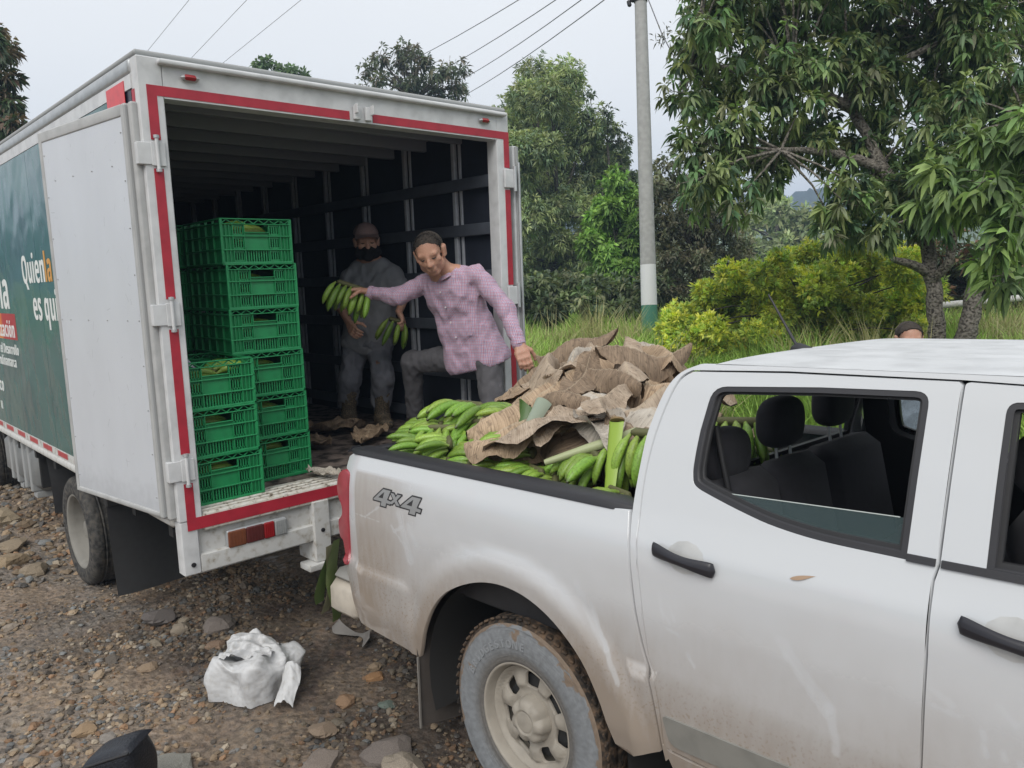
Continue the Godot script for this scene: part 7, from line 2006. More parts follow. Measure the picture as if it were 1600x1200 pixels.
	for q in ["ra", "la"]:
		mb = MB.new()
		var a: Vector3 = j[q]
		var kn: Vector3 = j["rk" if q == "ra" else "lk"]
		sdf_mesh(mb, [[a.lerp(kn, 0.62), a, 0.066, 0.056], [a + Vector3(0, -0.01, 0), a + Vector3(0, -0.045, 0), 0.055, 0.05], [a + Vector3(0, -0.045, 0), a + Vector3(0.15, -0.052, 0.06), 0.045, 0.038, Vector3(-0.006, 0, 0.016)]], 0.0105, 0.03)
		put("boot", mb, bootm, P)

	# the person on the far side of the pickup
	var B := Vector3(-0.05, ground_y(-0.05, -3.68) + 0.05, -3.68)
	P = thing("person", "person in a pale blue shirt standing behind the pickup, hair just above the roof", "person", Transform3D(Basis.IDENTITY.scaled(Vector3.ONE * 0.9), B))
	j = {"head": Vector3(0, 1.575, 0.0), "neck": Vector3(0.0, 1.40, -0.02), "rs": Vector3(-0.15, 1.30, 0.12), "re": Vector3(-0.20, 1.14, 0.27), "rw": Vector3(-0.08, 1.22, 0.42), "ls": Vector3(0.10, 1.30, -0.13), "le": Vector3(0.24, 1.05, -0.12), "lw": Vector3(0.30, 0.86, 0.02), "chest": Vector3(0, 1.22, 0.0), "belly": Vector3(0, 1.0, 0.0), "hip": Vector3(0, 0.86, -0.0), "rhip": Vector3(-0.07, 0.84, 0.05), "rk": Vector3(-0.07, 0.46, 0.09), "ra": Vector3(-0.08, 0.09, 0.05), "lhip": Vector3(0.06, 0.84, -0.06), "lk": Vector3(0.08, 0.46, -0.03), "la": Vector3(0.09, 0.09, -0.08)}
	S = (j.ls - j.rs).normalized()
	h = look(Vector3(0.55, -0.15, 0.8), Vector3(0, 1, 0.05), j.head)
	mb = MB.new()
	sdf_mesh(mb, [[j.neck, j.chest, 0.055, 0.09, S * 0.07], [j.chest, j.hip, 0.08, 0.08, S * 0.06], [j.rs, j.re, 0.05, 0.042], [j.re, j.rw, 0.042, 0.028], [j.ls, j.le, 0.05, 0.042], [j.le, j.lw, 0.042, 0.028], [j.rhip, j.rk, 0.07, 0.05], [j.rk, j.ra, 0.045, 0.035], [j.lhip, j.lk, 0.07, 0.05], [j.lk, j.la, 0.045, 0.035], [j.neck, j.head, 0.056, 0.056]], 0.016, 0.03)
	sdf_mesh(mb, xfb(head_bones, h, 1.05), 0.006, 0.016)
	sdf_mesh(mb, xfb(hand_bones(0.4, 0.5), look(Vector3(0.0, -1.0, 0.0), j.rw - j.re, j.rw), 1.05), 0.004, 0.008)
	sdf_mesh(mb, xfb(hand_bones(0.4, 0.5), look(Vector3(-1.0, 0.0, 0.0), j.lw - j.le, j.lw), 1.05), 0.004, 0.008)
	put("body", mb, skin, P)
	put("hair", hair(h, 1.05, 0.008, 0.0), hm, P)
	face_details(P, h, 1.05, hm)
	mb = MB.new()
	sdf_mesh(mb, [[j.neck + (j.chest - j.neck) * 0.7, j.chest, 0.07, 0.11, S * 0.10], [j.chest, j.belly, 0.115, 0.12, S * 0.08], [j.belly, j.hip + Vector3(0, -0.06, 0), 0.12, 0.12, S * 0.07], [j.rs, j.rs.lerp(j.re, 0.8), 0.08, 0.08], [j.ls, j.ls.lerp(j.le, 0.8), 0.08, 0.08]], 0.0125, 0.045, wrinkle(0.012, 6.0, 41.0), func(p: Vector3): return -p.y + 0.76)
	put("shirt", mb, tri_(mat(0.25, 0.31, 0.37, 0.85), M.fine, 4.0), P)
	mb = MB.new()
	sdf_mesh(mb, [[j.rhip, j.lhip, 0.115, 0.115], [j.rhip, j.rk, 0.095, 0.075], [j.rk, j.ra + Vector3(0, 0.02, 0), 0.075, 0.06], [j.lhip, j.lk, 0.095, 0.075], [j.lk, j.la + Vector3(0, 0.02, 0), 0.075, 0.06]], 0.0135, 0.04, wrinkle(0.01, 7.0, 51.0))
	put("trousers", mb, trm, P)
	for q in ["ra", "la"]:
		mb = MB.new()
		sdf_mesh(mb, [[j[q] + Vector3(0, -0.045, 0), j[q] + Vector3(0.10, -0.055, 0.14), 0.045, 0.036]], 0.012, 0.02)
		put("shoe", mb, mat(0.03, 0.03, 0.03, 0.6), P)
	# what they hold
	banana_hand("hand of green bananas held out in the hand of the person in the checked shirt", Vector3(-2.585, 1.945, -1.02), Basis(Vector3(0.10, -0.86, 0.50).normalized(), Vector3(0.78, 0.42, 0.46), Vector3(-0.62, 0.30, 0.72)).orthonormalized(), 7, 6, 0.95, 0.16, "", "banana_hand")
	banana_hand("small hand of green bananas hanging from the hand of the capped person", Vector3(-2.83, 1.68, -1.53), Basis(Vector3(0.0, -0.92, 0.38).normalized(), Vector3(0.85, 0.25, 0.45), Vector3(-0.5, 0.3, 0.8)).orthonormalized(), 4, 4, 0.95, 0.3, "", "banana_hand")

func _ring2(at: Vector3, r0: float, r1: float, h: float, b: Basis) -> MB:
	var mb := MB.new()
	mb.grid(24, 4, func(u, v): return at + b * Vector3(lerpf(r0, r1, 1.0 - v) * cos(TAU * u), h * (v - 0.5) - 0.012 * sin(TAU * u) * (1 - v), -lerpf(r0, r1, 1.0 - v) * sin(TAU * u)))
	return mb

# ---------------------------------------------------------------- trees and shrubs
func leaf(mb: MB, p: Vector3, d: Vector3, len_: float, w: float, droop: float, seg: int, out := Vector3.ZERO) -> void:
	var side := d.cross(Vector3.UP)
	if side.length() < 0.05: side = Vector3.RIGHT
	side = side.normalized().rotated(d.normalized(), rng.randf_range(-1.0, 1.0))
	var up := side.cross(d).normalized()
	var n := Vector3.ZERO
	if out != Vector3.ZERO:
		if up.dot(out) < 0:
			up = -up; side = -side
		n = (up * 0.7 + out.normalized() * 0.8).normalized()
	if seg == 1:
		var a := mb.vt(p, Vector2.ZERO, n)
		var b := mb.vt(p + d * len_ * 0.5 + side * w - up * w * 0.3, Vector2.ZERO, n)
		var c := mb.vt(p + d * len_ - Vector3.UP * droop * len_, Vector2.ZERO, n)
		var e := mb.vt(p + d * len_ * 0.5 - side * w - up * w * 0.3, Vector2.ZERO, n)
		mb.tri(a, b, c); mb.tri(a, c, e)
		return
	var m0 := mb.vt(p, Vector2.ZERO, n)
	var l0 := m0
	var r0 := m0
	for i in range(1, seg + 1):
		var u := float(i) / seg
		var q := p + d * len_ * u - Vector3.UP * droop * len_ * u * u
		if i == seg:
			var e := mb.vt(q, Vector2.ZERO, n)
			mb.tri(m0, l0, e); mb.tri(m0, e, r0)
		else:
			var ww: float = w * [1.0, 0.85, 0.5][mini(i - 1, 2)]
			var m := mb.vt(q, Vector2.ZERO, n)
			var l := mb.vt(q + side * ww + up * ww * 0.35, Vector2.ZERO, n)
			var r := mb.vt(q - side * ww + up * ww * 0.35, Vector2.ZERO, n)
			if i == 1:
				mb.tri(m0, l, m); mb.tri(m0, m, r)
			else:
				mb.quad(m0, l0, l, m); mb.quad(m0, m, r, r0)
			m0 = m; l0 = l; r0 = r

func tint(cols: Array) -> Color:
	var c: Color = cols[rng.randi() % cols.size()]
	var k := rng.randf_range(0.7, 1.3)
	return Color(c.r * k, c.g * k * rng.randf_range(0.92, 1.08), c.b * k)

# a crown of leaf clumps inside the given balls
func crown(bl: Array, per: float, clump: int, len_: float, w: float, droop: float, cols: Array, seg := 1, spread := 0.6, hang := 0.3) -> MB:
	var mb := MB.new()
	for b in bl:
		var tone := rng.randf_range(0.75, 1.25)
		var n := int(per * rng.randf_range(0.75, 1.25))
		for i in n:
			var o = Vector3(rng.randfn(), rng.randfn() * 0.85, rng.randfn()).normalized() * pow(rng.randf(), 0.45) * b.w * rng.randf_range(0.7, 1.25)
			var c = Vector3(b.x, b.y, b.z) + o
			var ax = (o.normalized() + Vector3(rng.randf_range(-0.7, 0.7), rng.randf_range(-0.5, 0.4), rng.randf_range(-0.7, 0.7))).normalized()
			var cc := tint(cols) * tone
			for k in clump:
				var d = (ax * (1.0 - spread) + Vector3(rng.randfn(), rng.randfn() - hang, rng.randfn()) * spread).normalized()
				mb.col = cc * rng.randf_range(0.8, 1.2)
				mb.col.a = 1.0
				leaf(mb, c + d * len_ * 0.1, d, len_ * rng.randf_range(0.7, 1.2), w * rng.randf_range(0.8, 1.2), droop, seg, o.normalized() + Vector3(0.25, 0.55, 0.25) + d * 0.3)
	return mb

func limb(parent: Node3D, ps: Array, r0: float, r1: float, called := "limb", m: Material = null) -> void:
	var s := spline(ps, 5)
	var rs: Array = []
	for i in s.size():
		s[i] += Vector3(nz.get_noise_3dv(s[i] * 3.0), 0, nz.get_noise_3dv(s[i] * 3.0 + Vector3(9, 0, 0))) * r0 * 0.5
		rs.append(lerpf(r0, r1, float(i) / (s.size() - 1)) * (1.0 + 0.12 * nz.get_noise_1d(i * 3.1)))
	put(called, tb(s, rs, 10), m if m else M.bark, parent)

func twigs(parent: Node3D, hub: Array, bl: Array, r: float, m: Material) -> void:
	var mb := MB.new()
	for b in bl:
		var e := Vector3(b.x, b.y, b.z)
		var best: Vector3 = hub[0]
		for h in hub:
			if h.distance_to(e) < best.distance_to(e): best = h
		var mid := best.lerp(e, 0.55) + Vector3(rng.randf_range(-0.15, 0.15), rng.randf_range(-0.02, 0.15), rng.randf_range(-0.15, 0.15)) * best.distance_to(e) * 0.4
		mb.tube([best, mid, e], [r, r * 0.6, r * 0.3], 5, false)
		for k in 3: mb.tube([e, e + Vector3(rng.randfn(), rng.randfn(), rng.randfn()).normalized() * b.w * 0.8], [r * 0.3, r * 0.12], 4, false)
	kind(put("twigs", mb, m, parent), "stuff")

func tree(called: String, label: String, cat: String, bl: Array, base: Vector3, r: float, per: float, clump: int, len_: float, w: float, droop: float, cols: Array, seg := 1, m: Material = null, spread := 0.6, hang := 0.3) -> Node3D:
	var T := thing(called, label, cat)
	var ctr := Vector3.ZERO
	for b in bl: ctr += Vector3(b.x, b.y, b.z)
	ctr /= bl.size()
	var top := base.lerp(ctr, 0.85)
	top = Vector3(lerpf(base.x, ctr.x, 0.6), lerpf(base.y, ctr.y, 0.9), lerpf(base.z, ctr.z, 0.6))
	limb(T, [base - Vector3(0, 0.1, 0), base.lerp(top, 0.5) + Vector3(r, 0, -r), top], r, r * 0.5, "trunk", M.bark_dark)
	twigs(T, [base.lerp(top, 0.5), base.lerp(top, 0.75), top], bl, r * 0.3, M.bark_dark)
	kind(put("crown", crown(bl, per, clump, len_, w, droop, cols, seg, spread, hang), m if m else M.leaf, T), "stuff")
	return T

func trees() -> void:
	rng.seed = 99
	# the mango tree
	var T := thing("mango_tree", "big mango tree with forked grey trunk hanging over the yellow hedge", "tree")
	var g := func(x, z): return Vector3(x, ground_y(x, z) - 0.1, z)
	limb(T, [g.call(-1.25, -7.88), Vector3(-1.27, 0.98, -7.89), Vector3(-1.32, 1.46, -7.93), Vector3(-1.39, 1.89, -7.94), Vector3(-1.49, 2.26, -7.91), Vector3(-1.71, 2.78, -7.78), Vector3(-1.87, 3.11, -7.68), Vector3(-2.11, 3.57, -7.66), Vector3(-2.3, 4.08, -7.71), Vector3(-2.3, 4.62, -7.96)], 0.10, 0.05, "trunk")
	limb(T, [g.call(-1.0, -7.85), Vector3(-0.99, 0.99, -7.9), Vector3(-0.97, 1.45, -8.02), Vector3(-0.92, 1.8, -8.14), Vector3(-0.81, 2.15, -8.03), Vector3(-0.69, 2.68, -7.96), Vector3(-0.5, 3.4, -7.9)], 0.12, 0.05, "trunk")
	for l in [[Vector3(-1.38, 1.75, -7.93), Vector3(-1.2, 1.96, -7.87), Vector3(-1.14, 2.24, -7.84), Vector3(-1.17, 2.51, -7.71)], [Vector3(-1.41, 1.86, -7.91), Vector3(-1.53, 1.96, -7.66), Vector3(-1.62, 2.02, -7.43)], [Vector3(-1.83, 3.04, -7.7), Vector3(-2.12, 3.19, -7.43), Vector3(-2.33, 3.25, -6.92), Vector3(-2.47, 3.24, -6.47)], [Vector3(-2.26, 3.93, -7.72), Vector3(-1.84, 4.23, -7.93), Vector3(-1.39, 4.44, -8.16)], [Vector3(-2.18, 3.76, -7.62), Vector3(-2.63, 4.05, -7.05), Vector3(-3.04, 4.2, -6.49), Vector3(-3.33, 4.26, -6.04)], [Vector3(-0.75, 2.5, -8.0), Vector3(-0.3, 2.7, -7.2), Vector3(-0.1, 2.75, -6.4)]]:
		limb(T, l, 0.065, 0.028)
	var hub := [Vector3(-1.17, 2.51, -7.71), Vector3(-1.87, 3.11, -7.68), Vector3(-2.3, 4.08, -7.71), Vector3(-2.12, 3.19, -7.43), Vector3(-2.47, 3.24, -6.47), Vector3(-1.39, 4.44, -8.16), Vector3(-2.63, 4.05, -7.05), Vector3(-3.33, 4.26, -6.04), Vector3(-0.5, 3.4, -7.9), Vector3(-0.1, 2.75, -6.4), Vector3(-0.69, 2.68, -7.96)]
	twigs(T, hub, blobs.mango, 0.02, M.bark)
	var mcols := [Color(0.114, 0.195, 0.077), Color(0.164, 0.251, 0.092), Color(0.221, 0.291, 0.123), Color(0.101, 0.176, 0.092), Color(0.277, 0.340, 0.132), Color(0.212, 0.241, 0.132)]
	kind(put("crown", crown(blobs.mango, 29.0, 10, 0.14, 0.0195, 0.45, mcols, 3, 0.6, 0.45), M.leaf, T), "stuff")
	# large light green leaves of the near branches, leaf by leaf
	var lm: Array = []
	for i in 4:
		var mb := MB.new()
		mb.col = [Color(0.15, 0.25, 0.055), Color(0.19, 0.29, 0.07), Color(0.09, 0.16, 0.05), Color(0.12, 0.19, 0.055)][i]
		leaf(mb, Vector3.ZERO, Vector3(1, 0.02, 0), 0.19, 0.026, [0.35, 0.5, 0.25, 0.6][i], 4)
		lm.append(mb.mesh())
	twigs(T, [Vector3(-0.1, 2.75, -6.4), Vector3(-0.5, 3.4, -7.9), Vector3(-0.69, 2.68, -7.96)], blobs.mango_near, 0.012, M.bark)
	var cnt := 0
	for b in blobs.mango_near:
		for r in 2:
			var c = Vector3(b.x, b.y, b.z) + Vector3(rng.randfn(), rng.randfn() * 0.7, rng.randfn()) * b.w * 0.6
			for k in 9:
				if cnt >= 300: break
				cnt += 1
				var a := TAU * k / 9.0 + rng.randf_range(-0.25, 0.25)
				var m := put("leaf", lm[rng.randi() % 4], M.leaf, T)
				m.transform = Transform3D(Basis(Vector3.UP, a) * Basis(Vector3(0, 0, 1), rng.randf_range(-0.9, 0.15)), c)
	kind(put("crown", crown(blobs.mango_near, 7.0, 9, 0.18, 0.024, 0.45, [Color(0.158, 0.246, 0.105), Color(0.263, 0.386, 0.123), Color(0.193, 0.290, 0.115)], 3, 0.55, 0.5), M.leaf, T), "stuff")
	var ol := [Color(0.374, 0.461, 0.203), Color(0.307, 0.397, 0.194), Color(0.442, 0.507, 0.239), Color(0.255, 0.350, 0.213)]
	var at := func(bl: Array) -> Vector3:
		var c := Vector3.ZERO
		for b in bl: c += Vector3(b.x, b.y, b.z)
		c /= bl.size()
		return Vector3(c.x, ground_y(c.x, c.z), c.z)
	tree("feathery_tree", "tall feathery olive green tree right of the truck box", "tree", blobs.olive, at.call(blobs.olive), 0.22, 230.0, 9, 0.20, 0.022, 0.3, ol, 1, null, 0.5, 0.0)
	tree("undergrowth", "dark green undergrowth and low trees joining the trees around the pole", "shrub", blobs.fill, at.call(blobs.fill), 0.08, 80.0, 8, 0.17, 0.03, 0.25, [Color(0.11, 0.16, 0.07), Color(0.15, 0.20, 0.085), Color(0.09, 0.13, 0.075), Color(0.19, 0.22, 0.11)])
	tree("slender_tree", "thin wispy tree with sparse leaves between the feathery tree and the pole", "tree", blobs.olive_wisps, at.call(blobs.olive_wisps), 0.07, 16.0, 7, 0.17, 0.03, 0.3, [Color(0.105, 0.150, 0.088), Color(0.140, 0.176, 0.105)])
	tree("leafy_tree", "bright green leafy tree left of the concrete pole", "tree", blobs.bright, at.call(blobs.bright), 0.10, 75.0, 8, 0.19, 0.038, 0.3, [Color(0.209, 0.385, 0.072), Color(0.154, 0.297, 0.061), Color(0.275, 0.451, 0.099)])
	tree("dark_shrub", "dark brownish shrub right of the concrete pole", "shrub", blobs.dark, at.call(blobs.dark), 0.10, 80.0, 9, 0.12, 0.020, 0.2, [Color(0.176, 0.185, 0.115), Color(0.220, 0.211, 0.132), Color(0.140, 0.167, 0.105)])
	tree("hedge_shrub", "sprawling yellow green hedge behind the pickup cab", "shrub", blobs.hedge, at.call(blobs.hedge), 0.07, 260.0, 9, 0.085, 0.0155, 0.1, [Color(0.718, 0.776, 0.129), Color(0.557, 0.704, 0.129), Color(0.736, 0.776, 0.102), Color(0.408, 0.573, 0.143)], 1, null, 0.45, -0.3)
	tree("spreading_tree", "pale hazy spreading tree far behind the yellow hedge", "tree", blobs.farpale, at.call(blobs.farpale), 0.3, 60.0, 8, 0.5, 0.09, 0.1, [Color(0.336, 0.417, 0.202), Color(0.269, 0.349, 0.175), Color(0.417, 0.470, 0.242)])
	tree("background_thicket", "mixed green and rusty thicket behind the mango trunks", "shrub", blobs.back, at.call(blobs.back), 0.08, 60.0, 7, 0.16, 0.03, 0.3, [Color(0.105, 0.158, 0.062), Color(0.176, 0.211, 0.078), Color(0.228, 0.132, 0.088), Color(0.088, 0.115, 0.078)])
	tree("shade_tree", "dark leafy tree at the left edge beyond the truck roof", "tree", blobs.left, at.call(blobs.left), 0.2, 30.0, 8, 0.20, 0.035, 0.4, [Color(0.078, 0.123, 0.062), Color(0.105, 0.150, 0.078), Color(0.176, 0.132, 0.088)])
	tree("distant_tree", "small treetop just showing over the middle of the truck roof", "tree", blobs.roof1, at.call(blobs.roof1), 0.15, 16.0, 8, 0.24, 0.05, 0.2, [Color(0.158, 0.246, 0.105), Color(0.123, 0.193, 0.097)])
	tree("distant_tree", "airy grey green treetop over the right part of the truck roof", "tree", blobs.roof2, at.call(blobs.roof2), 0.2, 20.0, 8, 0.26, 0.035, 0.3, [Color(0.132, 0.176, 0.115), Color(0.167, 0.203, 0.123), Color(0.193, 0.176, 0.123)])

func background() -> void:
	# the hills beyond
	var mb := MB.new()
	var f := FastNoiseLite.new()
	f.seed = 5; f.frequency = 1.0; f.fractal_octaves = 4
	mb.grid(220, 14, func(u, v):
		var a: float = lerpf(1.2, 4.6, u)
		var d: float = lerpf(240.0, 400.0, v)
		var h: float = (29.0 + 16.0 * f.get_noise_2d(u * 14.0, 0.0) + 9.0 * f.get_noise_2d(u * 160.0, v * 6.0)) * sin(minf(v * 1.3, 1.0) * PI * 0.5)
		return Vector3(1.9 - sin(a) * d, h - 3.0 + 0.0, 1.8 + cos(a) * d))
	kind(put("hills", mb, tri_(mat(0.035, 0.055, 0.035, 0.95), M.fine, 0.02, true)), "structure")
	# the pole
	var b := Vector3(-6.87, ground_y(-6.87, -9.95), -9.95)
	var P := thing("utility_pole", "grey concrete utility pole with a white and green painted foot", "pole", Transform3D(Basis.IDENTITY, b))
	var ax := (Vector3(-7.5, 6.94, -10.55) - Vector3(-6.87, 0.62, -9.95)).normalized()
	ax = Vector3(ax.x * 0.75, ax.y, ax.z * 0.75).normalized()
	var rad := func(t: float) -> float: return lerpf(0.152, 0.085, t / 9.5)
	for q in [["green_band", -0.3, 0.68, mat(0.055, 0.19, 0.13, 0.7)], ["white_band", 0.68, 1.42, mat(0.66, 0.67, 0.68, 0.7)], ["shaft", 1.42, 9.5, M.concrete]]:
		var mm := MB.new()
		mm.tube([ax * q[1], ax * lerpf(q[1], q[2], 0.5), ax * q[2]], [rad.call(q[1]), rad.call(lerpf(q[1], q[2], 0.5)), rad.call(q[2])], 20)
		put(q[0], mm, q[3], P)
	var top := ax * 6.22
	var cl := MB.new()
	cl.tube([top - ax * 0.04, top + ax * 0.04], [0.125], 16)
	cl.box(top + Vector3(-0.12, 0.06, 0.10), Vector3(0.10, 0.2, 0.10), Basis(Vector3(0, 0, 1), 0.3), 0.03)
	cl.box(top + Vector3(-0.16, -0.05, 0.13), Vector3(0.07, 0.12, 0.07), Basis(Vector3(0, 0, 1), 0.3), 0.02)
	put("insulator_clamp", cl, M.black, P)
	# wires to the next pole, out of sight on the left
	var wm := mat(0.12, 0.12, 0.13, 0.6)
	var from := b + ax * 6.6
	for q in [[Vector3(-25.72, 9.35, -20.45), 0.0, "lowest of the wires running from the pole over the truck"], [Vector3(-25.78, 10.1, -20.54), 0.3, "second wire from below running from the pole over the truck"], [Vector3(-26.73, 10.3, -19.55), 0.55, "third wire from below running from the pole over the truck"], [Vector3(-27.53, 10.9, -18.80), 0.9, "topmost of the wires running from the pole over the truck"]]:
		var a: Vector3 = from + ax * q[1] + Vector3(-0.1, 0, 0.1)
		var ps: Array = []
		for k in 9:
			var u := k / 8.0
			ps.append(a.lerp(q[0], u) - Vector3(0, 0.7 * u * (1.0 - u), 0))
		tag(put("power_line", tb(ps, [0.011], 5), wm), q[2], "wire")
	for q in [[Vector3(-5.65, 6.38, -2.80), Vector3(-19.93, 7.21, -5.42), "thin wire over the rear corner of the truck roof"], [Vector3(-4.88, 6.72, -3.70), Vector3(-19.42, 6.68, -5.86), "thin wire left of centre above the truck roof"], [Vector3(-4.04, 6.78, -4.61), Vector3(-19.08, 6.53, -6.19), "thin wire above the middle of the truck roof"]]:
		tag(put("power_line", tb([q[0].lerp(q[1], -0.3), q[0], q[0].lerp(q[1], 0.5), q[1]], [0.004], 5), wm), q[2], "wire")
	var gw := put("guy_wire", tb([b + ax * 6.35 + Vector3(0.1, 0, 0), Vector3(-6.21, 5.84, -9.49), Vector3(-5.04, 4.87, -8.33), Vector3(-3.55, 3.82, -6.76)], [0.010], 5), wm)
	var moss := MB.new()
	rng.seed = 5
	for k in 40:
		moss.col = Color(0.10, 0.10, 0.05)
		leaf(moss, Vector3(-6.15 + rng.randfn() * 0.08, 5.78 + rng.randfn() * 0.10, -9.43 + rng.randfn() * 0.08), Vector3(rng.randfn(), rng.randfn(), rng.randfn()).normalized(), 0.12, 0.012, 0.3, 1)
	put("moss_tuft", moss, M.leaf, gw)
	tag(gw, "slack wire slanting from the pole into the mango crown", "wire")
	# white rail and low wall behind the mango trunks
	var rl := thing("white_rail", "long white rail seen behind the mango trunks", "fence", Transform3D(Basis.IDENTITY, Vector3(-2.2, 0, -12.9)))
	var d0 := Vector3(-2.72, 1.25, -12.31)
	var d1 := Vector3(1.5, 1.62, -16.4)
	put("rail", tb([d0 - rl.position, d1 - rl.position], [0.055], 8), M.white_old, rl)
	for k in 4:
		var p := d0.lerp(d1, k / 3.0)
		put("post", tb([Vector3(p.x, ground_y(p.x, p.z) - 0.1, p.z) - rl.position, p - rl.position], [0.04], 8), M.white_old, rl)

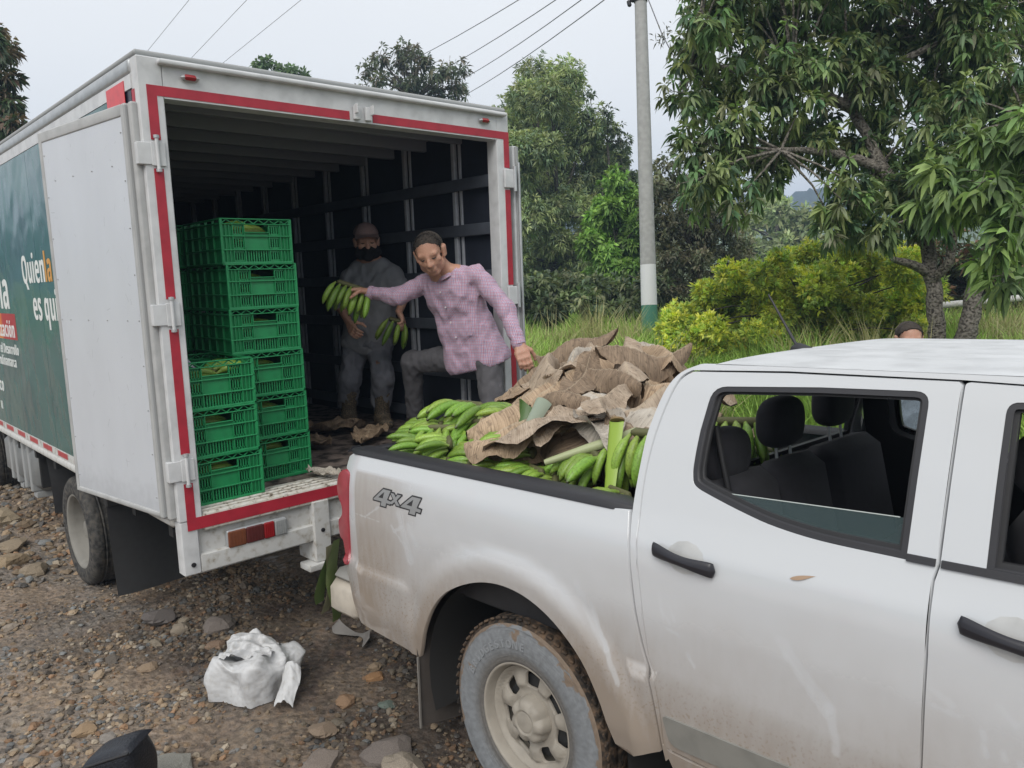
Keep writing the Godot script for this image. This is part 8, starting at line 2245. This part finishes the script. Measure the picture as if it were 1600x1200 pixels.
func small_things() -> void:
	rng.seed = 17
	# white sack on the ground
	var f := FastNoiseLite.new()
	f.seed = 12; f.frequency = 1.0; f.fractal_octaves = 3
	var f1 := FastNoiseLite.new()
	f1.seed = 15; f1.frequency = 1.0; f1.fractal_octaves = 1
	var mb := MB.new()
	var c := Vector3(-1.645, ground_y(-1.645, 0.235), 0.235)
	var dir := Vector3(0.685, 0, -0.7275)   # left to right across the view
	var bk := Vector3(-0.7275, 0, -0.685)
	mb.grid(64, 64, func(u, v):
		var th: float = PI * 0.5 * u
		var ph: float = TAU * v
		var n: Vector3 = Vector3(cos(ph) * sin(th), cos(th), sin(ph) * sin(th))
		var r: float = 1.0 + 0.22 * f1.get_noise_3dv(n * 0.9) - 0.20 * absf(f1.get_noise_3dv(n * 1.1 + Vector3(5, 0, 0))) - 0.02 * absf(f1.get_noise_3dv(n * 4.0))
		r *= 1.0 + 0.13 * pow(absf(sin(ph * 2.0 + 0.6)), 4.0) * sin(th)
		var y: float = pow(maxf(n.y, 0.0), 0.6) * r * 0.235 - 0.03 * exp(-pow((n.x + 0.25) / 0.35, 2.0) - pow((n.z - 0.05) / 0.3, 2.0)) * cos(th) * 2.0
		var q: Vector3 = c + dir * n.x * pow(sin(th), -0.35 if th > 0.3 else 0.0) * r * 0.20 + bk * n.z * pow(sin(th), -0.35 if th > 0.3 else 0.0) * r * 0.20
		return Vector3(q.x, ground_y(q.x, q.z) + maxf(0.0, y) + 0.004, q.z))
	var sack := tri_(mat(0.55, 0.555, 0.56, 0.55), ntex(0.02, 191, [Color(0.88, 0.86, 0.83), gr(0.96), gr(1.0)], [0.15, 0.35, 0.7]), 3.0, true)
	relief(sack, ntex(0.010, 192, [], [], 2), 0.45)
	var s := put("sack", mb, sack)
	mb = MB.new()
	mb.grid(20, 14, func(u, v):
		var q: Vector3 = c + dir * lerpf(-0.16, 0.10, u) + bk * lerpf(-0.10, 0.09, v)
		var k: float = f1.get_noise_2d(u * 3.0, v * 3.0)
		return Vector3(q.x + 0.02 * k, c.y + 0.215 + 0.03 * k + 0.04 * sin(u * 4.0) * v + 0.015 * absf(f1.get_noise_2d(u * 5.0, v * 5.0)), q.z + 0.02 * k))
	put("mouth_fold", mb, sack, s)
	mb = MB.new()
	mb.grid(10, 12, func(u, v):
		var q: Vector3 = c + dir * lerpf(0.14, 0.23, u + 0.1 * sin(v * 5.0)) - bk * lerpf(0.06, 0.20, v)
		return Vector3(q.x, c.y + lerpf(0.14, 0.012, v) + 0.03 * sin(u * PI) + 0.012 * f.get_noise_2d(u * 8.0, v * 8.0), q.z))
	put("corner_flap", mb, sack, s)
	tag(s, "crumpled white woven sack lying on the muddy gravel", "sack")
	# black bag at the lower left
	var bagm := relief(tri_(mat(0.010, 0.012, 0.018, 0.42), M.grime, 3.0), M.fineh, 0.2)
	var B := thing("black_bag", "black padded bag at the bottom left corner", "bag", Transform3D(Basis(Vector3.UP, 0.72), Vector3(-1.17, ground_y(-1.17, 1.05), 1.05)))
	mb = MB.new()
	mb.grid(24, 40, func(u, v):
		var a: float = TAU * v
		var y: float = lerpf(0.0, 0.25, u)
		var k: float = 1.0 - 0.25 * pow(u, 3.0)
		var sx: float = signf(cos(a)) * pow(absf(cos(a)), 0.45)
		var sz: float = signf(sin(a)) * pow(absf(sin(a)), 0.45)
		return Vector3(sx * 0.135 * k + 0.035 * u, y + 0.035 * sx * u, -sz * 0.11 * k + 0.008 * sin(y * 30.0)))
	put("shell", mb, bagm, B)
	mb = MB.new()
	mb.grid(16, 16, func(u, v):
		var x: float = 2 * u - 1
		var z: float = 2 * v - 1
		var e: float = (1 - pow(absf(x), 4.0)) * (1 - pow(absf(z), 4.0))
		return Vector3(x * 0.101 + 0.035, 0.25 + 0.035 * x + 0.03 * pow(maxf(e, 0.0), 0.6), z * -0.0825))
	put("lid", mb, bagm, B)
	put("piping", tb([Vector3(-0.07, 0.218, 0.085), Vector3(0.03, 0.255, 0.088), Vector3(0.135, 0.289, 0.083)], [0.006], 6), M.black, B)
	# pale flat rock beside it and loose rocks
	var rk: Array = []
	for i in 5: rk.append(stone_mesh(300 + i, [0.45, 0.35, 0.6, 0.5, 0.4][i], 7))
	var rs := [
		[-1.30, 0.80, 0.085, 0, Color(0.33, 0.32, 0.28), "pale flat rock beside the black bag"],
		[-1.86, 0.98, 0.055, 1, Color(0.36, 0.25, 0.15), "tan pointed rock on the gravel at the lower left"],
		[-1.72, 0.92, 0.04, 2, Color(0.30, 0.27, 0.24), "small grey brown rock right of the tan pointed rock"],
		[-2.47, 0.10, 0.095, 3, Color(0.20, 0.17, 0.15), "dark mossy rock below the truck's tail lamp"],
		[-2.62, 0.25, 0.06, 2, Color(0.30, 0.25, 0.19), "brown rock left of the dark mossy rock"],
		[-2.85, 0.30, 0.11, 1, Color(0.16, 0.14, 0.13), "broad dark rock behind the truck's mud flap"],
		[-2.25, 0.20, 0.06, 0, Color(0.28, 0.19, 0.13), "reddish rock between the dark mossy rock and the sack"],
		[-2.30, 0.55, 0.05, 4, Color(0.33, 0.24, 0.16), "lone tan rock in the mud left of the sack"],
		[-1.05, 0.22, 0.07, 1, Color(0.28, 0.21, 0.15), "brown wedge rock right of the sack corner"],
		[-0.72, 0.10, 0.105, 4, Color(0.20, 0.17, 0.15), "large dark slab beside the pickup's mud flap"],
		[-0.60, 0.30, 0.085, 3, Color(0.26, 0.21, 0.16), "big brown rock touching the pickup's rear wheel"],
		[-0.86, 0.34, 0.09, 0, Color(0.23, 0.19, 0.16), "grey brown rock in front of the large dark slab"],
		[-0.55, 0.14, 0.10, 2, Color(0.33, 0.28, 0.22), "pale cracked rock between the slab and the rear wheel"],
		[-1.30, -0.22, 0.05, 0, Color(0.34, 0.19, 0.09), "orange rock under the pickup's rear bumper"],
		[-1.02, -0.10, 0.045, 1, Color(0.16, 0.20, 0.17), "greenish stone under the pickup's tail"],
		[-1.20, 0.02, 0.05, 2, Color(0.27, 0.17, 0.10), "reddish stone under the pickup's tail"],
		[-4.75, 0.72, 0.14, 0, Color(0.36, 0.27, 0.17), "large tan rock left of the truck's rear wheel"],
		[-5.2, 0.62, 0.13, 1, Color(0.33, 0.26, 0.18), "flat tan rock behind the large tan one"],
		[-5.6, 0.80, 0.12, 4, Color(0.28, 0.23, 0.18), "brown slab at the left edge below the fuel tank"],
		[-4.45, 0.62, 0.10, 3, Color(0.30, 0.24, 0.17), "brown rock leaning towards the truck tyre"],
		[-6.0, 0.55, 0.16, 2, Color(0.35, 0.28, 0.19), "tan boulder under the fuel tank"],
		[-5.0, 0.95, 0.08, 1, Color(0.25, 0.22, 0.2), "grey stone at the left edge nearest the camera"]]
	for q in rs:
		var o := put("rock", rk[q[3]], tri_(mat(q[4].r, q[4].g, q[4].b, 0.85), ntex(0.03, 71, [gr(0.7), gr(1.0)], [0.25, 0.7]) if not M.has("rocktex") else M.rocktex, 1.5))
		if not M.has("rocktex"): M.rocktex = (o.material_override as StandardMaterial3D).albedo_texture
		o.transform = Transform3D(Basis(Vector3.UP, rng.randf() * TAU).scaled(Vector3.ONE * q[2] * 1.15), Vector3(q[0], ground_y(q[0], q[1]) + q[2] * 0.16, q[1]))
		tag(o, q[5], "rock", "loose rocks on the track")
	# debris under the tail: a cloth strip, scrap leaf on the door
	mb = MB.new()
	mb.grid(20, 5, func(u, v):
		var x: float = lerpf(-1.95, -1.6, u)
		var z: float = -0.36 - 0.05 * v + 0.04 * sin(u * 7.0)
		return Vector3(x, ground_y(x, z) + 0.02 + 0.03 * sin(u * 9.0) * v + 0.02 * v, z))
	tag(put("cloth_strip", mb, mat(0.16, 0.15, 0.14, 0.9)), "grey rag strip on the dark mud under the truck's rear", "rag")
	mb = MB.new()
	for sd in [-1.0, 1.0]:
		mb.grid(8, 3, func(u, v):
			var t: float = u
			var p := Vector2(1.02, 1.165).lerp(Vector2(1.085, 1.185), t)
			var w: float = 0.0055 * sin(PI * pow(t, 0.7)) * v * sd
			var y: float = p.y + w - 0.002 * t
			return Vector3(p.x, y, body_z(p.x, y) + 0.003 + 0.002 * sin(t * 5.0)))
	var sl := put("leaf_scrap", mb, mat(0.36, 0.25, 0.17, 0.8))
	sl.transform = PX
	tag(sl, "small dry leaf scrap stuck to the pickup's rear door", "leaf")
	# fruit in the crates
	var g := "bananas packed in the crates"
	banana_hand("green bananas showing in the topmost crate of the front stack", Vector3(-2.22, 1.53, 0.12), Basis(Vector3.UP, deg_to_rad(100)) * Basis(Vector3(0, 0, 1), 0.15), 4, 3, 1.0, 0.3, g)
	banana_hand("yellowish green bananas at the rim of the topmost front stack crate", Vector3(-2.16, 1.52, 0.28), Basis(Vector3.UP, deg_to_rad(80)) * Basis(Vector3(0, 0, 1), -0.1), 3, 3, 1.1, 0.2, g)
	banana_hand("green bananas peeping over the rim of the tall stack's topmost crate", Vector3(-2.50, 2.30, -0.12), Basis(Vector3.UP, deg_to_rad(70)) * Basis(Vector3(0, 0, 1), 0.1), 4, 3, 1.0, 0.3, g)
	banana_hand("green bananas behind the handle slot of the tall stack's topmost crate", Vector3(-2.40, 2.265, -0.16), Basis(Vector3.UP, deg_to_rad(90)), 4, 3, 0.95, 0.25, g)
	for i in 6:
		if i == 5: continue
		banana_hand("green bananas in the %s crate from the floor of the tall stack" % ["lowest", "second", "third", "fourth", "fifth"][i], Vector3(-2.45, 1.02 + i * 0.2455, -0.16), Basis(Vector3.UP, deg_to_rad(95)), 5, 4, 1.0, 0.3, "bananas inside the tall crate stack")
	for i in 2:
		banana_hand("green bananas in the %s crate of the front stack" % ["lowest", "middle"][i], Vector3(-2.22, 1.02 + i * 0.2455, 0.27), Basis(Vector3.UP, deg_to_rad(95)), 5, 4, 1.0, 0.3, "bananas inside the front crate stack")
	mb = MB.new()
	mb.grid(14, 10, func(u, v): return Vector3(-2.06 - 0.36 * u, 1.60 + 0.09 * sin(u * 2.2) - 0.03 * v + 0.008 * sin(u * 20.0 + v * 4.0), 0.37 - 0.13 * v + 0.02 * sin(u * 6.0)))
	tag(put("plastic_liner", mb, mat(0.34, 0.34, 0.38, 0.3)), "grey plastic liner spilling over the topmost front crate", "plastic sheet")
	# dead leaves on the truck floor
	for i in 4:
		var q = [[-2.95, -0.75, 20, 0.28, "crumpled dead leaf on the truck floor beside the tall crate stack"], [-3.2, -1.05, 70, 0.34, "brown dead leaf heap at the boots of the capped person"], [-2.75, -1.2, 130, 0.26, "dead leaf on the truck floor between the two people"], [-2.05, -0.42, 10, 0.14, "pale leaf scrap on the truck sill"]][i]
		mb = MB.new()
		var a: float = deg_to_rad(q[2])
		mb.grid(16, 10, func(u, v):
			var x: float = (u - 0.5) * q[3] * 2.0
			var z: float = (v - 0.5) * q[3] * 0.9 * sqrt(maxf(0.05, sin(PI * u)))
			var y: float = 0.885 + 0.35 * q[3] * absf(f.get_noise_2d(u * 3.0 + i * 7.0, v * 3.0)) + 0.25 * q[3] * pow(absf(v - 0.5), 1.5)
			return Vector3(q[0] + x * cos(a) + z * sin(a), y, q[1] - x * sin(a) + z * cos(a)))
		tag(put("dead_leaf", mb, M.dry[[3, 3, 0, 2][i]]), q[4], "dry leaf")
